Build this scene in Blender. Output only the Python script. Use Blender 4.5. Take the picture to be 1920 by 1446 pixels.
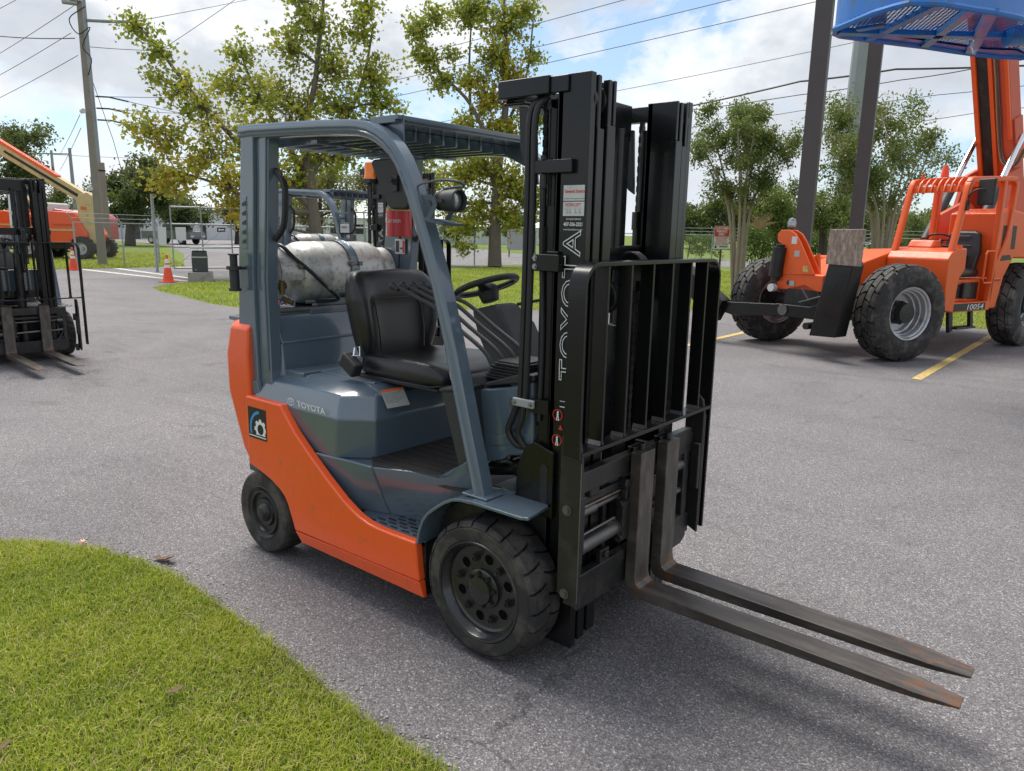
import bpy, bmesh, math, random
import numpy as np
from mathutils import Vector, Matrix, Euler
R = math.radians
rnd = random.Random(7)
nrs = np.random.RandomState(11)
S = bpy.context.scene
C = S.collection
for o in list(bpy.data.objects):
    bpy.data.objects.remove(o)

# ---------------------------------------------------------------- camera
CAM = Vector((1.6603, -2.3932, 1.5503))
YAW, PITCH, ROLL, F = 2.2531, 0.2032, 0.0191, 1391.3
fw = Vector((math.cos(YAW) * math.cos(PITCH), math.sin(YAW) * math.cos(PITCH), -math.sin(PITCH)))
rt0 = Vector((math.sin(YAW), -math.cos(YAW), 0))
up0 = rt0.cross(fw)
rt = rt0 * math.cos(ROLL) + up0 * math.sin(ROLL)
up = -rt0 * math.sin(ROLL) + up0 * math.cos(ROLL)
cd = bpy.data.cameras.new('camera')
cam = bpy.data.objects.new('camera', cd)
C.objects.link(cam)
M = Matrix((rt, up, -fw)).transposed().to_4x4()
M.translation = CAM
cam.matrix_world = M
cd.sensor_width = 36.0
cd.lens = F / 1920 * 36
cd.clip_start = 0.05
cd.clip_end = 3000
S.camera = cam


def at(px, py, d):
    """World point seen at a photograph pixel at depth d (metres along the view axis)."""
    return CAM + (fw + rt * ((px - 960) / F) - up * ((py - 723) / F)) * d


# ---------------------------------------------------------------- light and sky
SUN_AZ, SUN_EL = 160.0, 62.0     # direction towards the sun
sd = bpy.data.lights.new('sun', 'SUN')
sd.energy = 2.8
sd.angle = R(34)
sd.color = (1.0, 0.955, 0.88)
sun = bpy.data.objects.new('sun', sd)
C.objects.link(sun)
sv = Vector((math.cos(R(SUN_AZ)) * math.cos(R(SUN_EL)), math.sin(R(SUN_AZ)) * math.cos(R(SUN_EL)), math.sin(R(SUN_EL))))
sun.rotation_euler = (-sv).to_track_quat('-Z', 'Y').to_euler()
W = bpy.data.worlds.new('World')
S.world = W
W.use_nodes = True
S.view_settings.view_transform = 'Standard'
S.view_settings.look = 'None'
S.view_settings.gamma = 1
S.view_settings.use_curve_mapping = False
S.view_settings.exposure = 0.80


class NT:
    """Tiny node-tree helper."""
    def __init__(s, tree):
        s.t = tree
        s.n = tree.nodes
        s.n.clear()

    def add(s, typ, **k):
        nd = s.n.new(typ)
        for a, b in k.items():
            if a.startswith('i_'):
                key = a[2:].replace('_', ' ')
                s.set(nd, key, b)
            else:
                setattr(nd, a, b)
        return nd

    def set(s, nd, key, b):
        inp = nd.inputs[int(key)] if key.isdigit() else nd.inputs[key]
        if isinstance(b, bpy.types.NodeSocket):
            s.t.links.new(b, inp)
        else:
            inp.default_value = b

    def math(s, op, a, b=0.0, c=None, clamp=False):
        nd = s.n.new('ShaderNodeMath')
        nd.operation = op
        nd.use_clamp = clamp
        s.set(nd, '0', a)
        s.set(nd, '1', b)
        if c is not None:
            s.set(nd, '2', c)
        return nd.outputs[0]

    def mix(s, f, a, b, blend='MIX'):
        nd = s.n.new('ShaderNodeMix')
        nd.data_type = 'RGBA'
        nd.blend_type = blend
        for i, v in ((0, f), (6, a), (7, b)):
            if isinstance(v, bpy.types.NodeSocket):
                s.t.links.new(v, nd.inputs[i])
            else:
                nd.inputs[i].default_value = v if i == 0 else (*v, 1)[:4]
        return nd.outputs[2]

    def ramp(s, f, stops, interp='LINEAR'):
        nd = s.n.new('ShaderNodeValToRGB')
        nd.color_ramp.interpolation = interp
        e = nd.color_ramp.elements
        while len(e) < len(stops):
            e.new(0.5)
        for q, (p, c) in zip(e, stops):
            q.position = p
            q.color = (*c, 1) if hasattr(c, '__len__') else (c, c, c, 1)
        s.t.links.new(f, nd.inputs[0])
        return nd.outputs[0]

    def noise(s, vec, scale, detail=3.0, rough=0.5, dist=0.0, out=0):
        nd = s.n.new('ShaderNodeTexNoise')
        if vec is not None:
            s.t.links.new(vec, nd.inputs['Vector'])
        nd.inputs['Scale'].default_value = scale
        nd.inputs['Detail'].default_value = detail
        nd.inputs['Roughness'].default_value = rough
        nd.inputs['Distortion'].default_value = dist
        return nd.outputs[out]

    def link(s, a, b):
        s.t.links.new(a, b)


w = NT(W.node_tree)
tc = w.add('ShaderNodeTexCoord').outputs['Generated']
sky = w.add('ShaderNodeTexSky', sky_type='NISHITA', sun_disc=False)
sky.sun_elevation = R(SUN_EL)
sky.sun_rotation = R(90 - SUN_AZ)
sky.air_density = 1.0
sky.dust_density = 0.6
sep = w.add('ShaderNodeSeparateXYZ', i_0=tc)
zc = w.math('MAXIMUM', sep.outputs[2], 0.0)
den = w.math('ADD', zc, 0.22)
ux = w.math('DIVIDE', sep.outputs[0], den)
uy = w.math('DIVIDE', sep.outputs[1], den)
uv = w.add('ShaderNodeCombineXYZ', i_0=sep.outputs[0], i_1=sep.outputs[1], i_2=w.math('MULTIPLY', sep.outputs[2], 1.75)).outputs[0]
uv = w.add('ShaderNodeVectorMath', operation='ADD', i_0=uv, i_1=(3.1, 1.7, 0.4)).outputs[0]
n1 = w.noise(uv, 3.1, 10, 0.58, 0.15)
uvo = w.add('ShaderNodeVectorMath', operation='ADD', i_0=uv, i_1=(0.02, -0.02, 0.085)).outputs[0]
n2 = w.noise(uvo, 3.1, 10, 0.58, 0.15)
n3 = w.noise(uv, 1.1, 3, 0.5)
cover = w.math('ADD', n1, w.math('MULTIPLY', w.math('SUBTRACT', n3, 0.5), 0.5))
mask = w.ramp(cover, [(0.385, 0.0), (0.415, 0.55), (0.47, 1.0)])
# thickness towards the light: edges bright, cores and undersides grey
thick = w.math('ADD', w.math('MULTIPLY', cover, 0.35), w.math('MULTIPLY', n2, 0.85))
shade = w.ramp(thick, [(0.50, (1.0, 1.0, 1.0)), (0.565, (0.88, 0.90, 0.93)), (0.63, (0.60, 0.64, 0.70)), (0.75, (0.42, 0.46, 0.53))])
hz = w.ramp(sep.outputs[2], [(0.0, 0.0), (0.10, 0.55), (0.3, 1.0)])
cl = w.mix(hz, (0.77, 0.81, 0.86), shade)
bgc = w.add('ShaderNodeBackground', i_Color=cl, i_Strength=0.66)
skc = w.mix(0.35, sky.outputs[0], (2.6, 3.8, 5.4))
bgs = w.add('ShaderNodeBackground', i_Color=skc, i_Strength=0.10)
mx = w.add('ShaderNodeMixShader', i_0=mask, i_1=bgs.outputs[0], i_2=bgc.outputs[0])
w.add('ShaderNodeOutputWorld', i_Surface=mx.outputs[0])

# ---------------------------------------------------------------- materials
MATS = {}


def srgb(r, g, b):
    f = lambda v: (v / 255 / 12.92) if v / 255 <= 0.04045 else ((v / 255 + 0.055) / 1.055) ** 2.4
    return (f(r), f(g), f(b))


def mat(name, col, rough=0.5, metal=0.0, coat=0.0, var=0.0, vscale=6.0, bump=0.0, bscale=60.0, spec=0.5, dirt=None,
        dirt_amt=0.5, dirt_scale=4.0, rvar=0.0):
    m = bpy.data.materials.new(name)
    m.use_nodes = True
    t = NT(m.node_tree)
    out = t.add('ShaderNodeOutputMaterial')
    b = t.add('ShaderNodeBsdfPrincipled')
    t.link(b.outputs[0], out.inputs[0])
    tcn = t.add('ShaderNodeTexCoord').outputs['Object']
    c = (*col, 1)
    cs = None
    if var > 0:
        n = t.noise(tcn, vscale, 5, 0.6)
        cs = t.mix(n, [x * (1 - var) for x in col], [min(1, x * (1 + var)) for x in col])
    if dirt:
        n = t.noise(tcn, dirt_scale, 8, 0.65)
        f = t.ramp(n, [(0.62 - 0.3 * dirt_amt, 0.0), (0.78 - 0.3 * dirt_amt, 1.0)])
        cs = t.mix(f, cs if cs is not None else col, dirt)
    if cs is not None:
        t.link(cs, b.inputs['Base Color'])
    else:
        b.inputs['Base Color'].default_value = c
    b.inputs['Roughness'].default_value = rough
    if rvar:
        n = t.noise(tcn, vscale * 1.7, 4, 0.6)
        t.link(t.math('MULTIPLY_ADD', n, rvar * 2, rough - rvar), b.inputs['Roughness'])
    b.inputs['Metallic'].default_value = metal
    b.inputs['Coat Weight'].default_value = coat
    b.inputs['Coat Roughness'].default_value = 0.06
    b.inputs['Specular IOR Level'].default_value = spec
    if bump:
        n = t.noise(tcn, bscale, 4, 0.6)
        bp = t.add('ShaderNodeBump', i_Strength=bump, i_Height=n, i_Distance=0.01)
        t.link(bp.outputs[0], b.inputs['Normal'])
    MATS[name] = m
    return m


mat('orange_paint', (0.88, 0.108, 0.020), 0.32, coat=0.3, var=0.05, bump=0.006, bscale=9, rvar=0.06, dirt=(0.60, 0.115, 0.05), dirt_amt=0.16, dirt_scale=22)
mat('grey_paint', (0.096, 0.134, 0.174), 0.22, coat=0.85, var=0.05, bump=0.006, bscale=8, rvar=0.08, dirt=(0.125, 0.145, 0.165), dirt_amt=0.16, dirt_scale=18)
mat('grey_matte', (0.060, 0.085, 0.110), 0.5, var=0.1)
mat('black_paint', (0.0060, 0.0062, 0.0064), 0.30, coat=0.12, var=0.3, vscale=3, bump=0.03, bscale=25, rvar=0.12, spec=0.35)
mat('rim_black', (0.016, 0.016, 0.017), 0.28, coat=0.4, var=0.2, rvar=0.1)
mat('shade_black', (0.002, 0.002, 0.002), 0.9, spec=0.1)  # painted dark standing for the depth of the wheel rim holes
mat('black_worn', (0.012, 0.012, 0.0125), 0.42, var=0.3, bump=0.06, bscale=40, dirt=(0.035, 0.033, 0.030), dirt_amt=0.4, dirt_scale=9, rvar=0.1)
mat('black_plastic', (0.018, 0.018, 0.020), 0.5, var=0.15, bump=0.1, bscale=400)
mat('dark_plastic', (0.028, 0.030, 0.034), 0.55, var=0.1, bump=0.08, bscale=500)
mat('vinyl', (0.017, 0.016, 0.018), 0.31, var=0.12, bump=0.06, bscale=350)
mat('rubber', (0.020, 0.019, 0.019), 0.72, var=0.25, vscale=8, bump=0.15, bscale=90, dirt=(0.075, 0.066, 0.058), dirt_amt=0.5, dirt_scale=9)
mat('rubber_dusty', (0.045, 0.042, 0.040), 0.8, var=0.3, vscale=6, bump=0.15, bscale=60, dirt=(0.15, 0.14, 0.13), dirt_amt=0.5, dirt_scale=3)
mat('hose_rubber', (0.014, 0.014, 0.016), 0.45)
mat('steel', (0.35, 0.35, 0.36), 0.32, metal=1.0, var=0.2)
mat('dull_steel', (0.16, 0.155, 0.15), 0.45, metal=0.8, var=0.3, vscale=12)
mat('galvanised', (0.36, 0.38, 0.40), 0.5, metal=0.35, var=0.15)
mat('silver_rim', (0.50, 0.50, 0.52), 0.35, metal=0.5, var=0.15, vscale=5, dirt=(0.2, 0.18, 0.16), dirt_amt=0.25)
mat('chrome', (0.75, 0.76, 0.78), 0.12, metal=1.0)
mat('white_print', (0.78, 0.79, 0.80), 0.5)
mat('red_print', (0.55, 0.03, 0.03), 0.45)
mat('orange_print', (0.75, 0.14, 0.03), 0.5)
mat('black_print', (0.01, 0.01, 0.012), 0.45)
mat('blue_print', (0.04, 0.30, 0.62), 0.5)
mat('grey_print', (0.40, 0.41, 0.40), 0.55)
mat('label_white', (0.62, 0.63, 0.62), 0.5, var=0.06, dirt=(0.42, 0.42, 0.40), dirt_amt=0.2)
mat('amber', (0.85, 0.20, 0.01), 0.25, coat=0.5)
mat('red_tube', (0.60, 0.02, 0.03), 0.35, coat=0.3)
mat('yellow_paint', (0.60, 0.42, 0.12), 0.75, var=0.15, vscale=12, bump=0.2, bscale=150, dirt=(0.24, 0.21, 0.17), dirt_amt=0.45, dirt_scale=22)
mat('white_line', (0.60, 0.59, 0.55), 0.75, var=0.15, dirt=(0.24, 0.23, 0.22), dirt_amt=0.45, dirt_scale=8)
mat('concrete', (0.34, 0.32, 0.29), 0.85, var=0.2, vscale=3, bump=0.25, bscale=50, dirt=(0.20, 0.18, 0.16), dirt_amt=0.4, dirt_scale=4)
mat('pole_concrete', (0.26, 0.235, 0.205), 0.9, var=0.2, vscale=2, bump=0.2, bscale=30)
mat('pole_steel', (0.27, 0.29, 0.31), 0.55, metal=0.3, var=0.12, vscale=1.5)
mat('dark_post', (0.075, 0.068, 0.072), 0.55, var=0.2, vscale=2)
mat('cream_paint', (0.62, 0.47, 0.24), 0.45, var=0.08, dirt=(0.40, 0.30, 0.17), dirt_amt=0.3)
mat('boom_orange', (0.76, 0.105, 0.012), 0.42, coat=0.1, var=0.08, dirt=(0.50, 0.10, 0.04), dirt_amt=0.18, dirt_scale=3, rvar=0.1)
mat('faded_orange', (0.58, 0.10, 0.045), 0.5, var=0.12, vscale=2)
mat('lift_blue', (0.012, 0.17, 0.56), 0.38, coat=0.3, var=0.15, vscale=3, dirt=(0.06, 0.13, 0.22), dirt_amt=0.35, dirt_scale=6, rvar=0.1)
mat('cone_orange', (0.85, 0.09, 0.03), 0.55, var=0.06)
mat('cone_white', (0.75, 0.74, 0.72), 0.5)
mat('box_grey', (0.055, 0.057, 0.062), 0.6, var=0.1)
mat('white_wall', (0.62, 0.64, 0.65), 0.7, var=0.06, vscale=1)
mat('roof_metal', (0.55, 0.57, 0.58), 0.5, var=0.05)
mat('car_black', (0.012, 0.013, 0.016), 0.2, coat=0.6)
mat('car_white', (0.6, 0.61, 0.62), 0.3, coat=0.6)
mat('truck_grey', (0.13, 0.135, 0.14), 0.35, coat=0.5)
mat('truck_red', (0.42, 0.015, 0.02), 0.3, coat=0.6)
mat('glass_dark', (0.015, 0.018, 0.02), 0.08, coat=0.5)
mat('wire', (0.02, 0.02, 0.022), 0.6)
mat('street_green', (0.02, 0.25, 0.16), 0.5)
mat('sign_post', (0.09, 0.05, 0.035), 0.7, var=0.3)
mat('bark_brown', (0.15, 0.125, 0.10), 0.95, var=0.35, vscale=5, bump=0.5, bscale=14)
mat('bark_pale', (0.30, 0.25, 0.19), 0.9, var=0.35, vscale=3, bump=0.2, bscale=12)
mat('bark_dark', (0.055, 0.045, 0.038), 0.95, var=0.3, vscale=4)
mat('dead_leaf', (0.13, 0.075, 0.045), 0.8, var=0.3, vscale=20)
mat('straw', (0.42, 0.33, 0.16), 0.8, var=0.2)
mat('dead_frond', (0.36, 0.23, 0.13), 0.85, var=0.25)
mat('brass', (0.22, 0.17, 0.08), 0.45, metal=0.7)
mat('floor_mat', (0.030, 0.026, 0.025), 0.65, var=0.2, bump=0.1, bscale=100)

# glass
m = bpy.data.materials.new('lens_glass')
m.use_nodes = True
b = m.node_tree.nodes['Principled BSDF']
b.inputs['Base Color'].default_value = (0.35, 0.37, 0.38, 1)
b.inputs['Metallic'].default_value = 0.8
b.inputs['Roughness'].default_value = 0.2
MATS['lens_glass'] = m


def leaf_mat(name, cols, trans=0.35, rough=0.5):
    """Leaves: colour picked per leaf from the mesh attribute 'tint'."""
    m = bpy.data.materials.new(name)
    m.use_nodes = True
    t = NT(m.node_tree)
    out = t.add('ShaderNodeOutputMaterial')
    a = t.add('ShaderNodeAttribute', attribute_name='tint')
    n = len(cols)
    c = t.ramp(a.outputs['Fac'], [(i / (n - 1), q) for i, q in enumerate(cols)])
    b = t.add('ShaderNodeBsdfPrincipled', i_Base_Color=c, i_Roughness=rough)
    b.inputs['Specular IOR Level'].default_value = 0.35
    tr = t.add('ShaderNodeBsdfTranslucent', i_Color=t.mix(0.5, c, (0.30, 0.34, 0.03)))
    mxs = t.add('ShaderNodeMixShader', i_0=trans, i_1=b.outputs[0], i_2=tr.outputs[0])
    t.link(mxs.outputs[0], out.inputs[0])
    MATS[name] = m


leaf_mat('leaf_sycamore', [(0.15, 0.21, 0.035), (0.28, 0.34, 0.05), (0.40, 0.42, 0.06), (0.55, 0.45, 0.06), (0.60, 0.38, 0.05)])
leaf_mat('leaf_green', [(0.06, 0.10, 0.03), (0.11, 0.16, 0.045), (0.16, 0.20, 0.06), (0.20, 0.16, 0.08)])
leaf_mat('leaf_oak', [(0.030, 0.055, 0.024), (0.055, 0.085, 0.036), (0.085, 0.11, 0.046)])
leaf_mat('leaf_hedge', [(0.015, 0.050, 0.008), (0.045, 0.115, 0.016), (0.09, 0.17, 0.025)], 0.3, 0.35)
leaf_mat('blade', [(0.14, 0.23, 0.02), (0.30, 0.40, 0.03), (0.47, 0.53, 0.05), (0.60, 0.54, 0.18), (0.66, 0.56, 0.32)], 0.4, 0.5)


def asphalt(name='asphalt', tone=1.0):
    m = bpy.data.materials.new(name)
    m.use_nodes = True
    t = NT(m.node_tree)
    out = t.add('ShaderNodeOutputMaterial')
    tcn = t.add('ShaderNodeTexCoord').outputs['Object']
    v = t.add('ShaderNodeTexVoronoi', feature='F1', i_Vector=tcn, i_Scale=190.0)
    sepc = t.add('ShaderNodeSeparateColor', i_0=v.outputs['Color'])
    spk = t.ramp(sepc.outputs[0], [(0.0, (0.092, 0.086, 0.088)), (0.45, (0.140, 0.132, 0.135)), (0.80, (0.205, 0.195, 0.197)), (0.94, (0.255, 0.245, 0.243)), (1.0, (0.42, 0.41, 0.40))])
    v2 = t.add('ShaderNodeTexVoronoi', feature='F1', i_Vector=tcn, i_Scale=420.0)
    s2 = t.add('ShaderNodeSeparateColor', i_0=v2.outputs['Color'])
    fine = t.ramp(s2.outputs[1], [(0.0, 0.70), (0.7, 1.05), (1.0, 1.6)])
    c = t.mix(1.0, spk, fine, 'MULTIPLY')
    big = t.noise(tcn, 0.55, 7, 0.62, 0.6)
    c = t.mix(1.0, c, t.ramp(big, [(0.3, (0.76 * tone, 0.75 * tone, 0.77 * tone)), (0.5, (0.98 * tone, 0.965 * tone, 0.98 * tone)), (0.72, (1.14 * tone, 1.11 * tone, 1.12 * tone))]), 'MULTIPLY')
    # darker oil stains and long tyre scuffs with shapes of their own
    mp = t.add('ShaderNodeMapping', i_Vector=tcn)
    mp.inputs['Scale'].default_value = (0.25, 1.6, 1)
    mp.inputs['Rotation'].default_value = (0, 0, R(25))
    sc = t.noise(mp.outputs[0], 1.3, 6, 0.7, 1.0)
    c = t.mix(t.ramp(sc, [(0.56, 0.0), (0.70, 0.42)]), c, (0.075, 0.072, 0.072))
    st = t.noise(tcn, 1.7, 5, 0.55, 0.4)
    c = t.mix(t.ramp(st, [(0.63, 0.0), (0.74, 0.50)]), c, (0.055, 0.052, 0.052))
    # hairline cracks, present only in patches
    wob = t.add('ShaderNodeVectorMath', operation='ADD', i_0=tcn, i_1=t.add('ShaderNodeVectorMath', operation='SCALE', i_0=t.noise(tcn, 2.2, 5, 0.6, out=1), i_Scale=0.55).outputs[0]).outputs[0]
    ed = t.add('ShaderNodeTexVoronoi', feature='DISTANCE_TO_EDGE', i_Vector=wob, i_Scale=0.42)
    crk = t.ramp(ed.outputs['Distance'], [(0.0, 1.0), (0.0022, 0.6), (0.0045, 0.0)])
    pm = t.ramp(t.noise(tcn, 0.33, 3, 0.5), [(0.50, 0.0), (0.60, 0.65)])
    c = t.mix(t.math('MULTIPLY', crk, pm), c, (0.035, 0.033, 0.033))
    dst = t.ramp(t.noise(tcn, 3.7, 6, 0.7), [(0.62, 0.0), (0.75, 0.30)])
    c = t.mix(dst, c, (0.30, 0.27, 0.24))
    b = t.add('ShaderNodeBsdfPrincipled', i_Base_Color=c, i_Roughness=0.82)
    b.inputs['Specular IOR Level'].default_value = 0.4
    bp = t.add('ShaderNodeBump', i_Strength=0.4, i_Height=v.outputs['Distance'], i_Distance=0.004)
    t.link(bp.outputs[0], b.inputs['Normal'])
    t.link(b.outputs[0], out.inputs[0])
    MATS[name] = m


asphalt()
asphalt('asphalt_road', 1.25)


def turf(name, cols, sc=1.0):
    m = bpy.data.materials.new(name)
    m.use_nodes = True
    t = NT(m.node_tree)
    out = t.add('ShaderNodeOutputMaterial')
    tcn = t.add('ShaderNodeTexCoord').outputs['Object']
    n = t.noise(tcn, 28 * sc, 6, 0.75)
    n2 = t.noise(tcn, 0.7, 5, 0.6)
    k = t.math('ADD', t.math('MULTIPLY', n, 0.7), t.math('MULTIPLY', n2, 0.3))
    c = t.ramp(k, [(0.33, cols[0]), (0.47, cols[1]), (0.6, cols[2]), (0.7, cols[3])])
    b = t.add('ShaderNodeBsdfPrincipled', i_Base_Color=c, i_Roughness=0.9)
    b.inputs['Specular IOR Level'].default_value = 0.2
    bp = t.add('ShaderNodeBump', i_Strength=0.9, i_Height=n, i_Distance=0.03)
    t.link(bp.outputs[0], b.inputs['Normal'])
    t.link(b.outputs[0], out.inputs[0])
    MATS[name] = m


turf('turf', [(0.07, 0.10, 0.022), (0.13, 0.18, 0.035), (0.20, 0.25, 0.05), (0.30, 0.29, 0.11)])
turf('soil', [(0.05, 0.05, 0.022), (0.08, 0.09, 0.03), (0.12, 0.13, 0.045), (0.17, 0.15, 0.07)])


def metal_worn(name, base, rust, tip0=None):
    """Fork steel: dark bare steel with rust patches."""
    m = bpy.data.materials.new(name)
    m.use_nodes = True
    t = NT(m.node_tree)
    out = t.add('ShaderNodeOutputMaterial')
    tcn = t.add('ShaderNodeTexCoord').outputs['Object']
    mp = t.add('ShaderNodeMapping', i_Vector=tcn)
    mp.inputs['Scale'].default_value = (0.35, 2.5, 1)
    n = t.noise(mp.outputs[0], 9, 8, 0.7)
    c = t.ramp(n, [(0.3, [x * 0.5 for x in base]), (0.5, base), (0.68, [x * 1.9 for x in base])])
    sp = t.add('ShaderNodeSeparateXYZ', i_0=tcn)
    n2 = t.noise(tcn, 24, 8, 0.72)
    if tip0:
        gx = t.math('DIVIDE', t.math('SUBTRACT', sp.outputs[0], 0.35), 1.15, clamp=True)
        heel = t.math('MULTIPLY', t.ramp(sp.outputs[2], [(0.28, 1.0), (0.36, 0.0)]), t.ramp(sp.outputs[0], [(0.385, 0.0), (0.40, 1.0), (0.44, 1.0), (0.50, 0.0)]))
        k = t.math('ADD', n2, t.ramp(gx, [(0.0, 0.0), (0.55, 0.02), (0.72, 0.10), (0.88, 0.22), (1.0, 0.27)]))
        k = t.math('ADD', t.math('SUBTRACT', k, 0.17), t.math('MULTIPLY', heel, 0.22))
    else:
        k = n2
    f = t.ramp(k, [(0.53, 0.0), (0.66, 0.8)])
    c = t.mix(f, c, rust)
    b = t.add('ShaderNodeBsdfPrincipled', i_Base_Color=c, i_Metallic=0.35)
    t.link(t.math('MULTIPLY_ADD', n, 0.4, 0.22), b.inputs['Roughness'])
    bp = t.add('ShaderNodeBump', i_Strength=0.15, i_Height=n, i_Distance=0.005)
    t.link(bp.outputs[0], b.inputs['Normal'])
    t.link(b.outputs[0], out.inputs[0])
    MATS[name] = m


metal_worn('fork_steel', (0.080, 0.069, 0.061), (0.20, 0.085, 0.035), 1.2)
metal_worn('rust_plate', (0.27, 0.21, 0.175), (0.30, 0.17, 0.06))
mat('tank_paint', (0.50, 0.49, 0.47), 0.42, metal=0.45, var=0.10, vscale=7, bump=0.06, bscale=25, dirt=(0.27, 0.265, 0.26), dirt_amt=0.40, dirt_scale=38)

# perforated mesh floor of the blue platform
m = bpy.data.materials.new('fence_mesh')
m.use_nodes = True
t = NT(m.node_tree)
out = t.add('ShaderNodeOutputMaterial')
b = t.add('ShaderNodeBsdfPrincipled', i_Base_Color=(0.30, 0.31, 0.32, 1), i_Roughness=0.5, i_Metallic=0.5)
t.link(b.outputs[0], out.inputs[0])
MATS['fence_mesh'] = m


# ---------------------------------------------------------------- mesh helpers
class B:
    """Collects shapes in one bmesh; build() links them as one object."""
    def __init__(s):
        s.bm = bmesh.new()

    def _add(s, verts, faces):
        vs = [s.bm.verts.new(v) for v in verts]
        for f in faces:
            try:
                s.bm.faces.new([vs[i] for i in f])
            except ValueError:
                pass
        return vs

    def box(s, a, b, rot=None, piv=None):
        """Box between corners a and b, optionally rotated (Euler degrees) about its centre or piv."""
        xs = [(a[0], b[0]), (a[1], b[1]), (a[2], b[2])]
        v = [Vector((xs[0][i], xs[1][j], xs[2][k])) for i in (0, 1) for j in (0, 1) for k in (0, 1)]
        if rot:
            c = Vector(piv) if piv else (Vector(a) + Vector(b)) / 2
            m = Euler([R(q) for q in rot]).to_matrix()
            v = [m @ (p - c) + c for p in v]
        s._add(v, [(0, 1, 3, 2), (4, 6, 7, 5), (0, 4, 5, 1), (2, 3, 7, 6), (0, 2, 6, 4), (1, 5, 7, 3)])
        return s

    def prism(s, pts, a, b, axis='y'):
        """Polygon extruded along an axis. pts are the two other coordinates in order (x,z) / (y,z) / (x,y)."""
        n = len(pts)
        def P(p, h):
            return {'y': (p[0], h, p[1]), 'x': (h, p[0], p[1]), 'z': (p[0], p[1], h)}[axis]
        v = [P(p, a) for p in pts] + [P(p, b) for p in pts]
        s._add(v, [tuple(range(n))[::-1], tuple(range(n, 2 * n))] + [(i, (i + 1) % n, n + (i + 1) % n, n + i) for i in range(n)])
        return s

    def rings(s, rs, cap=True, closed=True):
        """Skin a list of rings (equal counts)."""
        n = len(rs[0])
        vs = s._add([p for r in rs for p in r], [])
        for k in range(len(rs) - 1):
            for i in range(n if closed else n - 1):
                j = (i + 1) % n
                try:
                    s.bm.faces.new((vs[k * n + i], vs[k * n + j], vs[(k + 1) * n + j], vs[(k + 1) * n + i]))
                except ValueError:
                    pass
        if cap:
            try:
                s.bm.faces.new(vs[:n][::-1])
                s.bm.faces.new(vs[-n:])
            except ValueError:
                pass
        return s

    def tube(s, path, r, n=8, r2=None, cap=True, closed=False):
        path = [Vector(p) for p in path]
        N = len(path)
        rs = []
        prev = None
        for i, p in enumerate(path):
            if closed:
                t_ = (path[(i + 1) % N] - path[i - 1]).normalized()
            else:
                t_ = (path[min(i + 1, N - 1)] - path[max(i - 1, 0)]).normalized()
            if prev is None:
                a = t_.cross(Vector((0, 0, 1)))
                if a.length < 0.05:
                    a = t_.cross(Vector((0, 1, 0)))
                a.normalize()
            else:
                a = (prev - t_ * prev.dot(t_)).normalized()
            prev = a
            bb = t_.cross(a)
            rr = r if r2 is None else r + (r2 - r) * i / max(1, N - 1)
            if hasattr(r, '__len__'):
                rr = r[i]
            rs.append([p + a * (rr * math.cos(2 * math.pi * k / n)) + bb * (rr * math.sin(2 * math.pi * k / n)) for k in range(n)])
        if closed:
            rs.append(rs[0])
        s.rings(rs, cap and not closed)
        return s

    def cyl(s, p0, p1, r, n=16, r2=None):
        return s.tube([p0, p1], r, n, r2)

    def sweep(s, path, prof, side):
        """Sweep a closed 2D profile (side, normal) along a path; side is a fixed vector."""
        path = [Vector(p) for p in path]
        side = Vector(side).normalized()
        N = len(path)
        rs = []
        for i, p in enumerate(path):
            t_ = (path[min(i + 1, N - 1)] - path[max(i - 1, 0)]).normalized()
            nn = side.cross(t_).normalized()
            rs.append([p + side * u + nn * v for u, v in prof])
        s.rings(rs)
        return s

    def lathe(s, prof, c=(0, 0, 0), axis='y', n=32, cap=False):
        """prof: list of (radius, height along axis)."""
        c = Vector(c)
        rs = []
        for r, h in prof:
            ring = []
            for k in range(n):
                a = 2 * math.pi * k / n
                u, v = r * math.cos(a), r * math.sin(a)
                ring.append(c + Vector({'y': (u, h, v), 'x': (h, u, v), 'z': (u, v, h)}[axis]))
            rs.append(ring)
        s.rings(rs, cap)
        return s

    def build(s, name, m, parent=None, bevel=0.0, seg=2, smooth=True, sub=0, angle=35):
        bm = s.bm
        bmesh.ops.remove_doubles(bm, verts=bm.verts, dist=1e-5)
        bmesh.ops.recalc_face_normals(bm, faces=bm.faces)
        me = bpy.data.meshes.new(name)
        if smooth:
            for f in bm.faces:
                f.smooth = True
        bm.to_mesh(me)
        bm.free()
        if smooth and not bevel and not sub:
            me.set_sharp_from_angle(angle=R(angle))
        me.materials.append(MATS[m])
        o = bpy.data.objects.new(name, me)
        C.objects.link(o)
        o.parent = parent
        if bevel:
            md = o.modifiers.new('bevel', 'BEVEL')
            md.width = bevel
            md.segments = seg
            md.limit_method = 'ANGLE'
            md.angle_limit = R(30)
            md.harden_normals = True
        if sub:
            md = o.modifiers.new('sub', 'SUBSURF')
            md.levels = md.render_levels = sub
        return o


def tag(o, label=None, cat=None, group=None, kind=None):
    for k, v in (('label', label), ('category', cat), ('group', group), ('kind', kind)):
        if v:
            o[k] = v
    return o


def thing(name, label, cat, loc=(0, 0, 0), rz=0.0, group=None):
    o = bpy.data.objects.new(name, None)
    C.objects.link(o)
    o.empty_display_size = 0.2
    o.location = loc
    o.rotation_euler = (0, 0, R(rz))
    return tag(o, label, cat, group)


def copy_tree(o, parent=None, dz=None):
    c = o.copy()
    C.objects.link(c)
    c.parent = parent
    for ch in list(o.children):
        copy_tree(ch, c)
    return c


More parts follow.
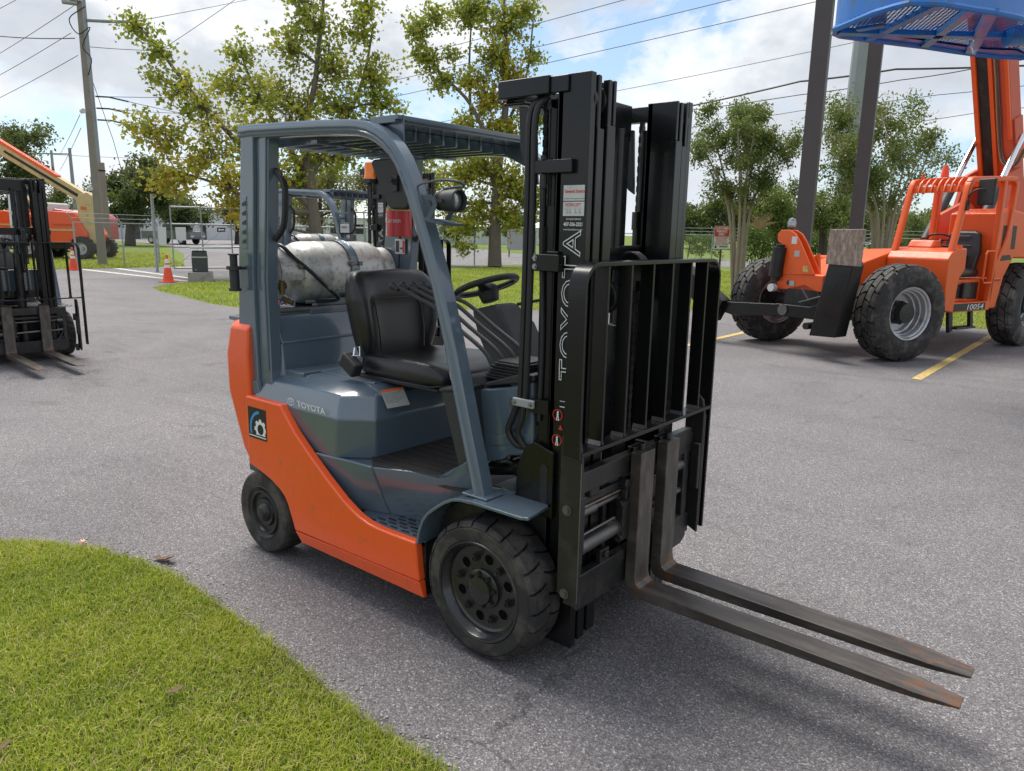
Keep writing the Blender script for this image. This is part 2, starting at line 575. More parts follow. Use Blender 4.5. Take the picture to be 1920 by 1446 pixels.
def text(s, size, loc, mx, m, parent, name='lettering', outline=0.0, sx=1.0, align='LEFT', depth=0.0, spacing=1.0, bold=0.0):
    """Flat lettering. mx: three column vectors (text right, text up, normal)."""
    cu = bpy.data.curves.new(name, 'FONT')
    cu.body = s
    cu.size = size
    cu.align_x = align
    cu.space_character = spacing
    cu.resolution_u = 3
    cu.offset = bold
    if outline:
        cu.fill_mode = 'NONE'
        cu.bevel_depth = outline
        cu.bevel_resolution = 0
    else:
        cu.extrude = depth
    ob = bpy.data.objects.new('tmp', cu)
    C.objects.link(ob)
    bpy.context.view_layer.update()
    me = bpy.data.meshes.new_from_object(ob.evaluated_get(bpy.context.evaluated_depsgraph_get()))
    bpy.data.objects.remove(ob)
    me.materials.clear()
    me.materials.append(MATS[m])
    o = bpy.data.objects.new(name, me)
    C.objects.link(o)
    Mx = Matrix([Vector(q) for q in mx]).transposed().to_4x4() @ Matrix.Diagonal((sx, 1, 1, 1))
    for v in me.vertices:
        v.co = Mx @ v.co + Vector(loc)
    o.parent = parent
    return o


X_, Y_, Z_ = Vector((1, 0, 0)), Vector((0, 1, 0)), Vector((0, 0, 1))
NEAR = (X_, Z_, -Y_)          # lettering on a face that looks to -y
VERT = (Z_, -X_, -Y_)         # the same, read from bottom to top


def arc(cx, cz, r, a0, a1, n):
    return [(cx + r * math.cos(R(a0 + (a1 - a0) * i / n)), cz + r * math.sin(R(a0 + (a1 - a0) * i / n))) for i in range(n + 1)]


def rrect(w, h, r, n=3):
    """Closed rounded rectangle profile, centred."""
    pts = []
    for cx, cy, a in ((w / 2 - r, h / 2 - r, 0), (-w / 2 + r, h / 2 - r, 90), (-w / 2 + r, -h / 2 + r, 180), (w / 2 - r, -h / 2 + r, 270)):
        pts += arc(cx, cy, r, a, a + 90, n)
    return pts


def smooth_path(pts, k=4):
    """Catmull-Rom through the points."""
    P = [Vector(p) for p in pts]
    P = [P[0] * 2 - P[1]] + P + [P[-1] * 2 - P[-2]]
    out = []
    for i in range(1, len(P) - 2):
        for j in range(k):
            t_ = j / k
            out.append(0.5 * ((2 * P[i]) + (P[i + 1] - P[i - 1]) * t_ + (2 * P[i - 1] - 5 * P[i] + 4 * P[i + 1] - P[i + 2]) * t_ ** 2 + (3 * P[i] - P[i - 1] - 3 * P[i + 1] + P[i + 2]) * t_ ** 3))
    out.append(P[-2])
    return out

# ---------------------------------------------------------------- the setting: ground
def sheet(name, pts, z, m, kind='structure'):
    me = bpy.data.meshes.new(name)
    me.from_pydata([(x, y, z) for x, y in pts], [], [tuple(range(len(pts)))])
    me.materials.append(MATS[m])
    o = bpy.data.objects.new(name, me)
    C.objects.link(o)
    bm = bmesh.new()
    bm.from_mesh(me)
    bmesh.ops.recalc_face_normals(bm, faces=bm.faces)
    for f in bm.faces:
        if f.normal.z < 0:
            f.normal_flip()
    bmesh.ops.triangulate(bm, faces=bm.faces)
    bm.to_mesh(me)
    bm.free()
    if kind:
        o['kind'] = kind
    return o


sheet('ground', [(-900, -900), (900, -900), (900, 900), (-900, 900)], -0.012, 'turf')
LOT = [(-27.2, -30), (-27.2, 7.6), (-27.1, 10), (-27.2, 12.4), (-25.5, 14.2), (-19.5, 13.0), (-18.9, 9.6), (-18.6, 7.6), (-17.6, 6.6), (-16.4, 6.2), (-15.0, 5.95), (-12.8, 5.55), (-11.2, 5.5),
       (-10.0, 6.3), (-9.0, 8.2), (-8.2, 9.4), (-7.2, 9.9), (-6.2, 11.6), (-5.3, 12.3), (-4.2, 12.5), (-2.5, 12.9), (-0.9, 13.35), (2, 13.6), (30, 15), (30, -30)]
sheet('parking_lot', LOT, -0.004, 'asphalt')
# driveway through the gate and the street beyond the fence
sheet('driveway', [(-27.2, 12.4), (-25.5, 14.2), (-19.5, 13.0), (-22.5, 19.0), (-44, 40), (-56, 26), (-40, 19)], -0.006, 'asphalt')
sheet('street', [(-160, 42), (-66, 29.5), (-44, 22.5), (-32, 21), (-22.3, 21.0), (-21.6, 26.8), (-16.2, 33.4), (-6, 44), (30, 70), (90, 100), (86, 108), (20, 78), (-22, 52), (-40, 48.5), (-70, 52), (-160, 60)], -0.003, 'asphalt_road')
sheet('verge', [(-50, 58), (-38, 43), (-30, 41), (-24, 44), (-16, 50), (-20, 52.5), (-34, 50)], 0.0, 'turf')
LAWN = [(-7, -1.9), (-2.485, -1.311), (-2.245, -1.16), (-2.012, -1.04), (-1.729, -0.965), (-1.469, -0.935), (-1.115, -0.94), (-0.691, -0.965), (-0.297, -1.005), (0.017, -1.035), (0.343, -1.02), (0.8, -1.1), (2.6, -1.9), (3.4, -4.5), (-7, -6)]
lawn_o = sheet('lawn', LAWN, 0.002, 'soil')
for nm, p in (('parking_line', [(-0.06, 6.97), (0.045, 6.95), (0.13, 13.0), (0.02, 13.0)]), ('parking_line', [(-3.15, 7.0), (-3.04, 7.0), (-3.04, 12.5), (-3.15, 12.5)]), ('parking_line', [(3.05, 6.97), (3.16, 6.97), (3.2, 13.0), (3.09, 13.0)])):
    sheet(nm, p, 0.001, 'yellow_paint')
sheet('road_line', [(-27.0, 8.35), (-26.9, 8.62), (-19.3, 8.50), (-19.3, 8.33)], 0.001, 'white_line')
sheet('road_line', [(-26.9, 9.55), (-26.8, 9.80), (-19.5, 9.10), (-19.5, 8.94)], 0.001, 'white_line')


# ---------------------------------------------------------------- grass blades
def inside(px, py, poly):
    n = len(poly)
    r = np.zeros(len(px), bool)
    j = n - 1
    for i in range(n):
        xi, yi = poly[i]
        xj, yj = poly[j]
        c = ((yi > py) != (yj > py)) & (px < (xj - xi) * (py - yi) / (yj - yi + 1e-12) + xi)
        r ^= c
        j = i
    return r


def lowfreq(x, y, seed, s):
    rs = np.random.RandomState(seed)
    v = np.zeros(len(x))
    for k in range(7):
        a = rs.uniform(0, 6.28)
        f = s * rs.uniform(0.5, 2.2)
        v += np.sin((x * math.cos(a) + y * math.sin(a)) * f + rs.uniform(0, 6.28))
    return v / 4.0


def blades(name, poly, n, h, wd, z0, seed, straw=0.04, lean=0.7, box=None, edge=0.0):
    rs = np.random.RandomState(seed)
    P = np.array(poly)
    lo, hi = P.min(0), P.max(0)
    if box:
        lo, hi = np.maximum(lo, box[0]), np.minimum(hi, box[1])
    x = rs.uniform(lo[0], hi[0], n)
    y = rs.uniform(lo[1], hi[1], n)
    k = inside(x, y, poly)
    x, y = x[k], y[k]
    n = len(x)
    x = x + rs.normal(0, h * 0.45, n)
    y = y + rs.normal(0, h * 0.45, n)
    lf = lowfreq(x, y, seed + 1, 3.0 if h < 0.1 else 1.0)
    lf2 = lowfreq(x, y, seed + 2, 14.0)
    ht = h * rs.uniform(0.40, 1.2, n) * np.clip(1 + 0.22 * lf2 + 0.18 * lf, 0.45, 1.8)
    a = rs.uniform(0, 2 * np.pi, n)
    ln = rs.uniform(0.15, 1.0, n) * lean
    wdt = wd * rs.uniform(0.6, 1.2, n)
    dx, dy = np.cos(a), np.sin(a)
    sx, sy = -dy * wdt / 2, dx * wdt / 2
    b = np.stack([x, y, np.full(n, z0)], 1)
    mid = b + np.stack([dx * ln * ht * 0.35, dy * ln * ht * 0.35, ht * 0.6], 1)
    tip = b + np.stack([dx * ln * ht * 1.05, dy * ln * ht * 1.05, ht * (1 - 0.25 * ln)], 1)
    sd_ = np.stack([sx, sy, np.zeros(n)], 1)
    V = np.stack([b - sd_, b + sd_, mid + sd_ * 0.8, mid - sd_ * 0.8, tip], 1).reshape(-1, 3)
    base = np.arange(n)[:, None] * 5
    quads = (base + np.array([[0, 1, 2, 3]]))
    tris = (base + np.array([[3, 2, 4]]))
    me = bpy.data.meshes.new(name)
    me.vertices.add(n * 5)
    me.vertices.foreach_set('co', V.astype(np.float32).ravel())
    li = np.concatenate([quads, tris], 1).ravel()
    me.loops.add(len(li))
    me.loops.foreach_set('vertex_index', li.astype(np.int32))
    me.polygons.add(2 * n)
    st = np.empty(2 * n, np.int32)
    st[0::2] = np.arange(n) * 7
    st[1::2] = np.arange(n) * 7 + 4
    me.polygons.foreach_set('loop_start', st)
    me.polygons.foreach_set('use_smooth', np.ones(2 * n, bool))
    me.update()
    tint = np.clip(0.30 + 0.15 * lf + 0.12 * lf2 + rs.normal(0, 0.17, n), 0.0, 0.64)
    dead = rs.uniform(0, 1, n) < straw * (1.4 + lf - lf2 * 0.5)
    tint[dead] = rs.uniform(0.72, 1.0, dead.sum())
    at_ = me.attributes.new('tint', 'FLOAT', 'POINT')
    at_.data.foreach_set('value', np.repeat(tint, 5).astype(np.float32))
    me.materials.append(MATS['blade'])
    me.validate()
    o = bpy.data.objects.new(name, me)
    C.objects.link(o)
    return o


g = blades('grass', LAWN, 430000, 0.031, 0.0034, 0.0, 5, 0.11, 1.1, box=((-3.6, -3.2), (1.5, -0.85)))
tag(g, 'mown green lawn grass in the left foreground', 'grass', kind='stuff')
ISL = [(-18.4, 9.6), (-18.9, 8.3), (-18.3, 7.4), (-17.6, 6.7), (-16.4, 6.25), (-15.0, 6.0), (-12.8, 5.6), (-11.2, 5.55), (-10.0, 6.3), (-9.0, 8.2), (-8.2, 9.4), (-7.2, 9.9), (-6.2, 11.6), (-5.3, 12.3), (-4.2, 12.5), (-2.5, 12.9),
       (-0.9, 13.35), (2, 13.6), (2, 20), (-6, 27), (-16, 32), (-20, 22), (-18.5, 14)]
g = blades('grass', ISL, 200000, 0.07, 0.016, -0.01, 15, 0.12, 0.9)
tag(g, 'green grass on the raised island beyond the parking area', 'grass', kind='stuff')
STR = [(-60, 2), (-27.3, 2), (-27.2, 12.4), (-29, 13.2), (-45, 20), (-60, 22)]
g = blades('grass', STR, 60000, 0.09, 0.04, -0.01, 16, 0.12, 0.9, box=((-42, 6), (-26, 20)))
tag(g, 'green grass behind the fence around the two utility poles', 'grass', kind='stuff')

# ---------------------------------------------------------------- forklift
def wheel_front(parent, s):
    """Cushion drive wheel with lugged tyre. s=-1 near side, +1 far side. Outer face at y = s*0.5335."""
    yo, yi = s * 0.5335, s * 0.356
    t = B()
    d = -s  # inwards
    t.lathe([(0.193, yo + d * 0.004), (0.215, yo + d * 0.001), (0.236, yo + d * 0.002), (0.246, yo + d * 0.010), (0.2485, yo + d * 0.030), (0.2485, yi - d * 0.030), (0.246, yi - d * 0.01), (0.215, yi), (0.193, yi)], (0, 0, 0.2665), 'y', 72)
    N = 22
    for k in range(N):
        for side in (0, 1):
            a0 = 2 * math.pi * (k + 0.5 * side) / N
            a1 = a0 + 2 * math.pi / N * 0.87
            sh = 2 * math.pi / N * 0.42
            if side == 0:
                ys = [yo + d * 0.004, yo + d * 0.018, yo + d * 0.055, yo + d * 0.090]
                rr = [0.2455, 0.2615, 0.2665, 0.2665]
                off = [0, 0, sh * 0.18, sh * 0.55]
            else:
                ys = [yi - d * 0.004, yi - d * 0.018, yi - d * 0.055, yi - d * 0.086]
                rr = [0.2455, 0.2615, 0.2665, 0.2665]
                off = [0, 0, sh * 0.18, sh * 0.55]
            rings = []
            for y, r, f in zip(ys, rr, off):
                ring = []
                for q in range(4):
                    a = a0 + f + (a1 - a0) * q / 3
                    ring.append((r * math.cos(a), y, 0.2665 + r * math.sin(a)))
                for q in range(3, -1, -1):
                    a = a0 + f + (a1 - a0) * q / 3
                    ring.append((0.243 * math.cos(a), y, 0.2665 + 0.243 * math.sin(a)))
                rings.append(ring)
            t.rings(rings)
    w_ = bpy.data.objects.new('front_wheel', None)
    C.objects.link(w_)
    w_.parent = parent
    t.build('tyre', 'rubber', w_, angle=30)
    rim = B()
    c0 = (0, 0, 0.2665)
    rim.lathe([(0.193, yo + d * 0.006), (0.189, yo + d * 0.0), (0.183, yo + d * 0.002), (0.180, yo + d * 0.012), (0.170, yo + d * 0.022), (0.163, yo + d * 0.040), (0.156, yo + d * 0.044), (0.150, yo + d * 0.046), (0.078, yo + d * 0.046), (0.075, yo + d * 0.034), (0.068, yo + d * 0.030), (0.054, yo + d * 0.030), (0.051, yo + d * 0.014), (0.020, yo + d * 0.010), (0.0, yo + d * 0.010)], c0, 'y', 48)
    rim.build('rim', 'rim_black', w_)
    for k in range(6):
        a = R(60 * k + 20)
        x, z = 0.118 * math.cos(a), 0.2665 + 0.118 * math.sin(a)
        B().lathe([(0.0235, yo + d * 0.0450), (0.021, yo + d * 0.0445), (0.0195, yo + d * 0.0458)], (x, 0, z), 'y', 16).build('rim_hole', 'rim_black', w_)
        B().lathe([(0.0200, yo + d * 0.0455), (0.0, yo + d * 0.0455)], (x, 0, z), 'y', 16).build('rim_hole_shade', 'shade_black', w_)  # black disc paints the shade inside a hole, the rim is not pierced
    nut = None
    for ring_r, cnt, r_, h_, ph in ((0.117, 6, 0.0125, 0.030, 50), (0.062, 8, 0.0075, 0.018, 10)):
        nut = None
        for k in range(cnt):
            a = R(360 / cnt * k + ph)
            x, z = ring_r * math.cos(a), 0.2665 + ring_r * math.sin(a)
            yb = yo + d * (0.046 if ring_r > 0.1 else 0.032)
            if nut is None:
                q = B()
                q.cyl((0, 0, 0), (0, -d * h_ * 0.6, 0), r_, 6)
                q.cyl((0, -d * h_ * 0.6, 0), (0, -d * h_, 0), r_ * 0.5, 8)
                q.cyl((0, 0, 0), (0, -d * 0.003, 0), r_ * 1.4, 12)
                nut = q.build('lug_nut' if ring_r > 0.1 else 'hub_bolt', 'black_worn', w_, smooth=False)
                nut.location = (x, yb, z)
            else:
                c = nut.copy()
                C.objects.link(c)
                c.location = (x, yb, z)
    return w_


def wheel_rear(parent, s):
    w_ = bpy.data.objects.new('rear_wheel', None)
    C.objects.link(w_)
    w_.parent = parent
    yo, yi = s * 0.52, s * 0.375
    d = -s
    c = (-1.4, 0, 0.203)
    t = B().lathe([(0.130, yo + d * 0.004), (0.160, yo), (0.190, yo + d * 0.002), (0.199, yo + d * 0.010), (0.203, yo + d * 0.022), (0.203, yi - d * 0.02), (0.195, yi), (0.13, yi)], c, 'y', 64)
    t.build('tyre', 'rubber', w_)
    B().lathe([(0.133, yo + d * 0.005), (0.128, yo + d * 0.001), (0.122, yo + d * 0.010), (0.112, yo + d * 0.014), (0.108, yo + d * 0.006), (0.098, yo + d * 0.006), (0.092, yo + d * 0.02), (0.072, yo + d * 0.022), (0.066, yo + d * 0.010), (0.046, yo + d * 0.012), (0.042, yo + d * 0.002), (0.034, yo - d * 0.004), (0.028, yo - d * 0.012), (0.020, yo - d * 0.014), (0, yo - d * 0.014)], c, 'y', 48).build('rim', 'black_worn', w_)
    return w_


def hex_bolt(q, p, axis, r, h):
    p = Vector(p)
    q.cyl(p, p + Vector(axis) * h * 0.3, r * 1.5, 14)
    q.cyl(p + Vector(axis) * h * 0.3, p + Vector(axis) * h, r, 6)


def chain(name, p0, p1, parent, wdt=0.022, axis=(0, 1, 0), pitch=0.019):
    """Leaf chain: alternating plate packs between two points."""
    q = B()
    p0, p1 = Vector(p0), Vector(p1)
    L = (p1 - p0).length
    n = int(L / pitch)
    a = Vector(axis)
    dr = (p1 - p0).normalized()
    nn = a.cross(dr)
    for i in range(n):
        c = p0 + dr * (i + 0.5) * pitch
        ww = wdt / 2 if i % 2 else wdt / 2 * 0.62
        v = [c + a * (ww * sa) + nn * (0.0085 * sb) + dr * (pitch * 0.62 * sc) for sa in (-1, 1) for sb in (-1, 1) for sc in (-1, 1)]
        q._add(v, [(0, 1, 3, 2), (4, 6, 7, 5), (0, 4, 5, 1), (2, 3, 7, 6), (0, 2, 6, 4), (1, 5, 7, 3)])
    return q.build(name, 'black_worn', parent, smooth=False)


def make_forklift(label, group=None):
    T = thing('forklift', label, 'forklift', group=group)
    OP, GP, BP = 'orange_paint', 'grey_paint', 'black_paint'
    # ---- side panels with their S-curve
    top = [(-1.472, 0.774), (-1.189, 0.774), (-1.171, 0.75), (-1.087, 0.663), (-0.992, 0.589), (-0.876, 0.506), (-0.764, 0.434), (-0.700, 0.402), (-0.655, 0.384), (-0.60, 0.371), (-0.549, 0.366), (-0.446, 0.365), (-0.318, 0.367)]
    bot = [(-0.306, 0.258), (-0.288, 0.139), (-0.70, 0.139), (-1.088, 0.139), (-1.114, 0.193), (-1.140, 0.255), (-1.166, 0.312), (-1.190, 0.342), (-1.224, 0.366), (-1.28, 0.392), (-1.347, 0.412), (-1.472, 0.440)]
    for s in (-1, 1):
        q = B()
        # outer face is dished: lower band below the crease leans inwards
        q.prism(top + [(-0.306, 0.258), (-0.298, 0.208), (-0.70, 0.200), (-1.075, 0.197), (-1.114, 0.193), (-1.140, 0.255), (-1.166, 0.312), (-1.190, 0.342), (-1.224, 0.366), (-1.28, 0.392), (-1.347, 0.412), (-1.472, 0.440)], s * 0.535, s * 0.495)
        q.build('side_panel', OP, T, bevel=0.009, seg=3)
        q = B()
        q.rings([[(-1.1135, s * 0.534, 0.1925), (-1.1135, s * 0.50, 0.1925), (-1.086, s * 0.50, 0.139), (-1.087, s * 0.519, 0.139)],
                 [(-0.298, s * 0.534, 0.207), (-0.298, s * 0.50, 0.207), (-0.288, s * 0.50, 0.139), (-0.288, s * 0.519, 0.139)]])
        q.build('side_sill', OP, T, bevel=0.003)
    # ---- counterweight
    def cwring(z, x0, wd, ch, xf=-1.478):
        return [(xf, -wd, z), (xf, wd, z), (x0 + ch * 1.1, wd, z), (x0 + ch * 0.4, wd - ch * 0.45, z), (x0, wd - ch * 1.3, z), (x0, -wd + ch * 1.3, z), (x0 + ch * 0.4, -wd + ch * 0.45, z), (x0 + ch * 1.1, -wd, z)]
    q = B()
    q.rings([cwring(0.43, -1.62, 0.50, 0.10), cwring(0.50, -1.70, 0.505, 0.13), cwring(0.77, -1.84, 0.51, 0.17), cwring(0.95, -1.84, 0.51, 0.17), cwring(1.085, -1.80, 0.50, 0.16), cwring(1.11, -1.76, 0.475, 0.14)])
    q.build('counterweight', OP, T, bevel=0.012, seg=3)
    B().box((-1.60, -0.46, 0.36), (-1.48, 0.46, 0.44)).prism([(-1.60, 0.44), (-1.48, 0.44), (-1.30, 0.40), (-1.22, 0.37), (-1.22, 0.30), (-1.30, 0.36), (-1.45, 0.385), (-1.56, 0.37)], -0.44, 0.44).build('rear_frame', 'grey_matte', T, bevel=0.01)
    B().box((-1.24, -0.34, 0.12), (-0.2, 0.34, 0.36)).box((-1.5, -0.25, 0.15), (-1.2, 0.25, 0.40)).build('chassis', 'black_worn', T)
    B().cyl((-1.4, -0.38, 0.203), (-1.4, 0.38, 0.203), 0.045, 12).box((-1.46, -0.30, 0.16), (-1.34, 0.30, 0.26)).build('steer_axle', 'black_worn', T)
    # ---- hood
    def hring(z, xb, yb, xc, yc, xf, yf):
        return [(xb, -yb, z), (xc, -yb, z), (xf, -yf, z), (xf, yf, z), (xc, yb, z), (xb, yb, z)]
    q = B()
    q.rings([hring(0.582, -1.46, 0.485, -0.86, 0.485, -0.722, 0.375), hring(0.765, -1.46, 0.503, -0.82, 0.503, -0.690, 0.405), hring(0.852, -1.40, 0.455, -0.855, 0.455, -0.735, 0.362), hring(0.888, -1.38, 0.375, -0.90, 0.375, -0.80, 0.30)])
    q.build('hood', GP, T, bevel=0.009, seg=3)
    B().box((-1.30, -0.30, 0.884), (-0.82, 0.30, 0.896)).build('seat_deck', GP, T, bevel=0.006)
    q = B()
    q.rings([[(-1.40, -0.44, 0.86), (-1.40, 0.44, 0.86), (-1.33, 0.41, 0.86), (-1.33, -0.41, 0.86)], [(-1.42, -0.42, 1.03), (-1.42, 0.42, 1.03), (-1.36, 0.40, 1.03), (-1.36, -0.40, 1.03)], [(-1.43, -0.42, 1.15), (-1.43, 0.42, 1.15), (-1.41, 0.40, 1.15), (-1.41, -0.40, 1.15)]])
    q.build('radiator_cover', GP, T, bevel=0.012)
    B().box((-1.40, -0.40, 0.87), (-1.20, 0.40, 0.90)).box((-1.385, -0.40, 1.015), (-1.352, 0.40, 1.03)).build('hood_ledge', GP, T, bevel=0.012, seg=3)
    B().cyl((-1.42, -0.40, 1.165), (-1.42, 0.42, 1.165), 0.014, 10).build('hood_rail', 'dull_steel', T)
    B().box((-1.76, -0.43, 1.100), (-1.44, 0.43, 1.122)).build('deck_plate', GP, T, bevel=0.005)
    # ---- body side below the floor, one apron in front of the seam and one behind
    for s in (-1, 1):
        q = B()
        q.rings([[(-1.12, s * 0.50, 0.578), (-0.755, s * 0.485, 0.592), (-0.650, s * 0.470, 0.585), (-0.650, s * 0.28, 0.585), (-1.12, s * 0.28, 0.578)],
                 [(-1.12, s * 0.50, 0.545), (-0.755, s * 0.478, 0.560), (-0.650, s * 0.458, 0.555), (-0.650, s * 0.28, 0.555), (-1.12, s * 0.28, 0.545)],
                 [(-1.0, s * 0.50, 0.42), (-0.745, s * 0.445, 0.42), (-0.635, s * 0.415, 0.42), (-0.635, s * 0.38, 0.42), (-1.0, s * 0.38, 0.42)],
                 [(-0.9, s * 0.50, 0.358), (-0.735, s * 0.430, 0.358), (-0.625, s * 0.392, 0.358), (-0.625, s * 0.36, 0.358), (-0.9, s * 0.36, 0.358)]])
        q.build('body_apron', GP, T, bevel=0.010, seg=3)
        q = B()
        q.rings([[(-0.646, s * 0.468, 0.585), (-0.44, s * 0.45, 0.610), (-0.29, s * 0.45, 0.622), (-0.225, s * 0.455, 0.645), (-0.12, s * 0.46, 0.722), (-0.12, s * 0.40, 0.722), (-0.29, s * 0.40, 0.60), (-0.646, s * 0.40, 0.585)],
                 [(-0.646, s * 0.456, 0.555), (-0.44, s * 0.440, 0.575), (-0.29, s * 0.440, 0.587), (-0.225, s * 0.445, 0.610), (-0.118, s * 0.45, 0.68), (-0.118, s * 0.39, 0.68), (-0.29, s * 0.39, 0.56), (-0.646, s * 0.39, 0.555)],
                 [(-0.631, s * 0.413, 0.42), (-0.46, s * 0.385, 0.44), (-0.33, s * 0.385, 0.46), (-0.24, s * 0.39, 0.49), (-0.10, s * 0.40, 0.59), (-0.10, s * 0.36, 0.59), (-0.33, s * 0.36, 0.44), (-0.631, s * 0.36, 0.42)],
                 [(-0.621, s * 0.390, 0.358), (-0.47, s * 0.352, 0.358), (-0.35, s * 0.352, 0.37), (-0.28, s * 0.352, 0.42), (-0.10, s * 0.36, 0.57), (-0.10, s * 0.34, 0.57), (-0.33, s * 0.33, 0.36), (-0.621, s * 0.33, 0.358)]])
        q.build('body_apron', GP, T, bevel=0.010, seg=3)
        # step plate with slots
        q = B()
        q.prism([(-0.72, s * 0.50), (-0.30, s * 0.50), (-0.33, s * 0.33), (-0.75, s * 0.33)][::-1 if s > 0 else 1], 0.345, 0.362, 'z')
        st = q.build('step_plate', GP, T)
        q = B()
        for i, yy in enumerate((0.478, 0.453, 0.428, 0.403, 0.378)):
            for k in range(5):
                x0 = -0.655 + k * 0.066 + (0.030 if i % 2 else 0)
                if x0 + 0.04 < -0.335 and x0 > -0.67 + (0.49 - yy) * 0.6:
                    q.box((x0, s * yy - 0.0055, 0.3622), (x0 + 0.040, s * yy + 0.0055, 0.3645))
        q.build('step_slot', 'hose_rubber', st, bevel=0.0015)
        # mudguard
        path = [(-0.318, 0.362), (-0.306, 0.42), (-0.285, 0.470), (-0.258, 0.505), (-0.215, 0.540), (-0.17, 0.572), (-0.125, 0.595), (-0.085, 0.604), (-0.03, 0.607)]
        q = B()
        q.sweep([(x, s * 0.441, z) for x, z in path], [(0.092, 0.0), (0.092, 0.012), (-0.092, 0.012), (-0.092, 0.0)], (0, 1, 0))
        q.prism([(-0.04, s * 0.533), (0.195, s * 0.533), (0.221, s * 0.520), (0.205, s * 0.385), (0.19, s * 0.372), (0.04, s * 0.372), (0.03, s * 0.345), (-0.04, s * 0.345)][::-1 if s > 0 else 1], 0.597, 0.609, 'z')
        q.build('mudguard', GP, T, bevel=0.003)
        q = B()
        q.sweep([(x + 0.012, s * 0.40, z - 0.012) for x, z in path[:-1]], [(0.02, 0.0), (0.02, 0.10), (-0.02, 0.10), (-0.02, 0.0)], (0, 1, 0))
        q.box((-0.325, s * 0.36 - 0.02, 0.14), (-0.295, s * 0.50, 0.36))
        q.build('wheel_housing', 'black_worn', T)
        wheel_front(T, s)
        wheel_rear(T, s)
    # ---- floor
    q = B().prism([(-0.74, -0.385), (-0.66, -0.452), (-0.45, -0.437), (-0.30, -0.437), (-0.235, -0.44), (-0.14, -0.42), (-0.10, -0.35), (-0.02, -0.3), (-0.02, 0.3), (-0.235, 0.44), (-0.66, 0.452), (-0.74, 0.385)], 0.580, 0.594, 'z')
    fm = q.build('floor_mat', 'floor_mat', T)
    q = B()
    for i in range(15):
        q.box((-0.70, -0.40 + i * 0.055, 0.5942), (-0.24, -0.392 + i * 0.055, 0.598))
    q.build('mat_rib', 'floor_mat', fm)
    # ---- front cowl and dashboard
    q = B()
    q.prism([(-0.19, 0.69), (-0.19, 0.965), (-0.02, 1.0), (0.09, 1.035), (0.10, 0.76), (-0.02, 0.735), (-0.05, 0.70)], -0.343, 0.343)
    q.build('front_cowl', GP, T, bevel=0.012, seg=3)
    B().prism([(-0.10, 0.80), (0.08, 0.84), (0.08, 0.80), (-0.10, 0.76)], -0.347, -0.32).build('cowl_rib', GP, T, bevel=0.004)
    B().prism([(-0.13, 1.0), (-0.13, 0.985), (0.10, 1.035), (0.10, 1.06), (0.02, 1.05)], -0.35, -0.05).build('dash_tray', 'dark_plastic', T, bevel=0.006)
    B().box((-0.27, -0.33, 0.955), (-0.14, -0.18, 1.015), (0, -10, 0)).build('switch_box', 'dark_plastic', T, bevel=0.01)
    q = B()
    q.rings([[(-0.285, -0.43, 0.965), (-0.16, -0.43, 0.985), (-0.16, -0.33, 0.985), (-0.285, -0.33, 0.965)], [(-0.19, -0.43, 0.68), (-0.125, -0.43, 0.705), (-0.125, -0.33, 0.705), (-0.19, -0.33, 0.68)]])
    q.build('cup_holder', 'dark_plastic', T, bevel=0.008)
    B().box((-0.29, -0.435, 0.962), (-0.155, -0.325, 0.978), (0, -9, 0)).build('cup_holder_lip', 'black_plastic', T, bevel=0.006)
    # steering column, wheel
    q = B()
    q.rings([[(-0.475, -0.055, 1.225), (-0.475, 0.075, 1.225), (-0.33, 0.075, 1.262), (-0.33, -0.055, 1.262)],
             [(-0.415, -0.085, 1.13), (-0.415, 0.105, 1.13), (-0.245, 0.105, 1.18), (-0.245, -0.085, 1.18)],
             [(-0.26, -0.10, 0.90), (-0.26, 0.12, 0.90), (-0.10, 0.12, 0.92), (-0.10, -0.10, 0.92)],
             [(-0.15, -0.10, 0.62), (-0.15, 0.12, 0.62), (-0.02, 0.12, 0.62), (-0.02, -0.10, 0.62)]])
    q.build('steering_column', 'dark_plastic', T, bevel=0.018, seg=3)
    sw = bpy.data.objects.new('steering_wheel', None)
    C.objects.link(sw)
    sw.parent = T
    sw.location = (-0.442, 0.01, 1.325)
    sw.rotation_euler = (0, R(-21), 0)
    B().tube([(0.132 * math.cos(R(a)), 0.132 * math.sin(R(a)), 0) for a in range(0, 360, 12)], 0.0135, 10, closed=True).build('wheel_rim', 'black_plastic', sw)
    q = B()
    q.lathe([(0.0, 0.006), (0.032, 0.004), (0.043, -0.008), (0.046, -0.03), (0.036, -0.07), (0.0, -0.07)], (0, 0, 0), 'z', 24)
    for a in (180, -60, 60):
        ca, sa = math.cos(R(a)), math.sin(R(a))
        nx, ny = -sa, ca
        q.rings([[(ca * 0.03 + nx * 0.026, sa * 0.03 + ny * 0.026, -0.012), (ca * 0.03 - nx * 0.026, sa * 0.03 - ny * 0.026, -0.012), (ca * 0.03 - nx * 0.026, sa * 0.03 - ny * 0.026, -0.03), (ca * 0.03 + nx * 0.026, sa * 0.03 + ny * 0.026, -0.03)],
                 [(ca * 0.13 + nx * 0.012, sa * 0.14 + ny * 0.012, 0.006), (ca * 0.13 - nx * 0.012, sa * 0.14 - ny * 0.012, 0.006), (ca * 0.13 - nx * 0.012, sa * 0.14 - ny * 0.012, -0.006), (ca * 0.13 + nx * 0.012, sa * 0.14 + ny * 0.012, -0.006)]])
    q.build('wheel_hub', 'black_plastic', sw, bevel=0.004)
    B().tube([(-0.33, 0.08, 1.25), (-0.26, 0.15, 1.27), (-0.23, 0.18, 1.28)], 0.007, 8).cyl((-0.23, 0.18, 1.28), (-0.205, 0.205, 1.29), 0.012, 8).build('turn_lever', 'black_plastic', T)
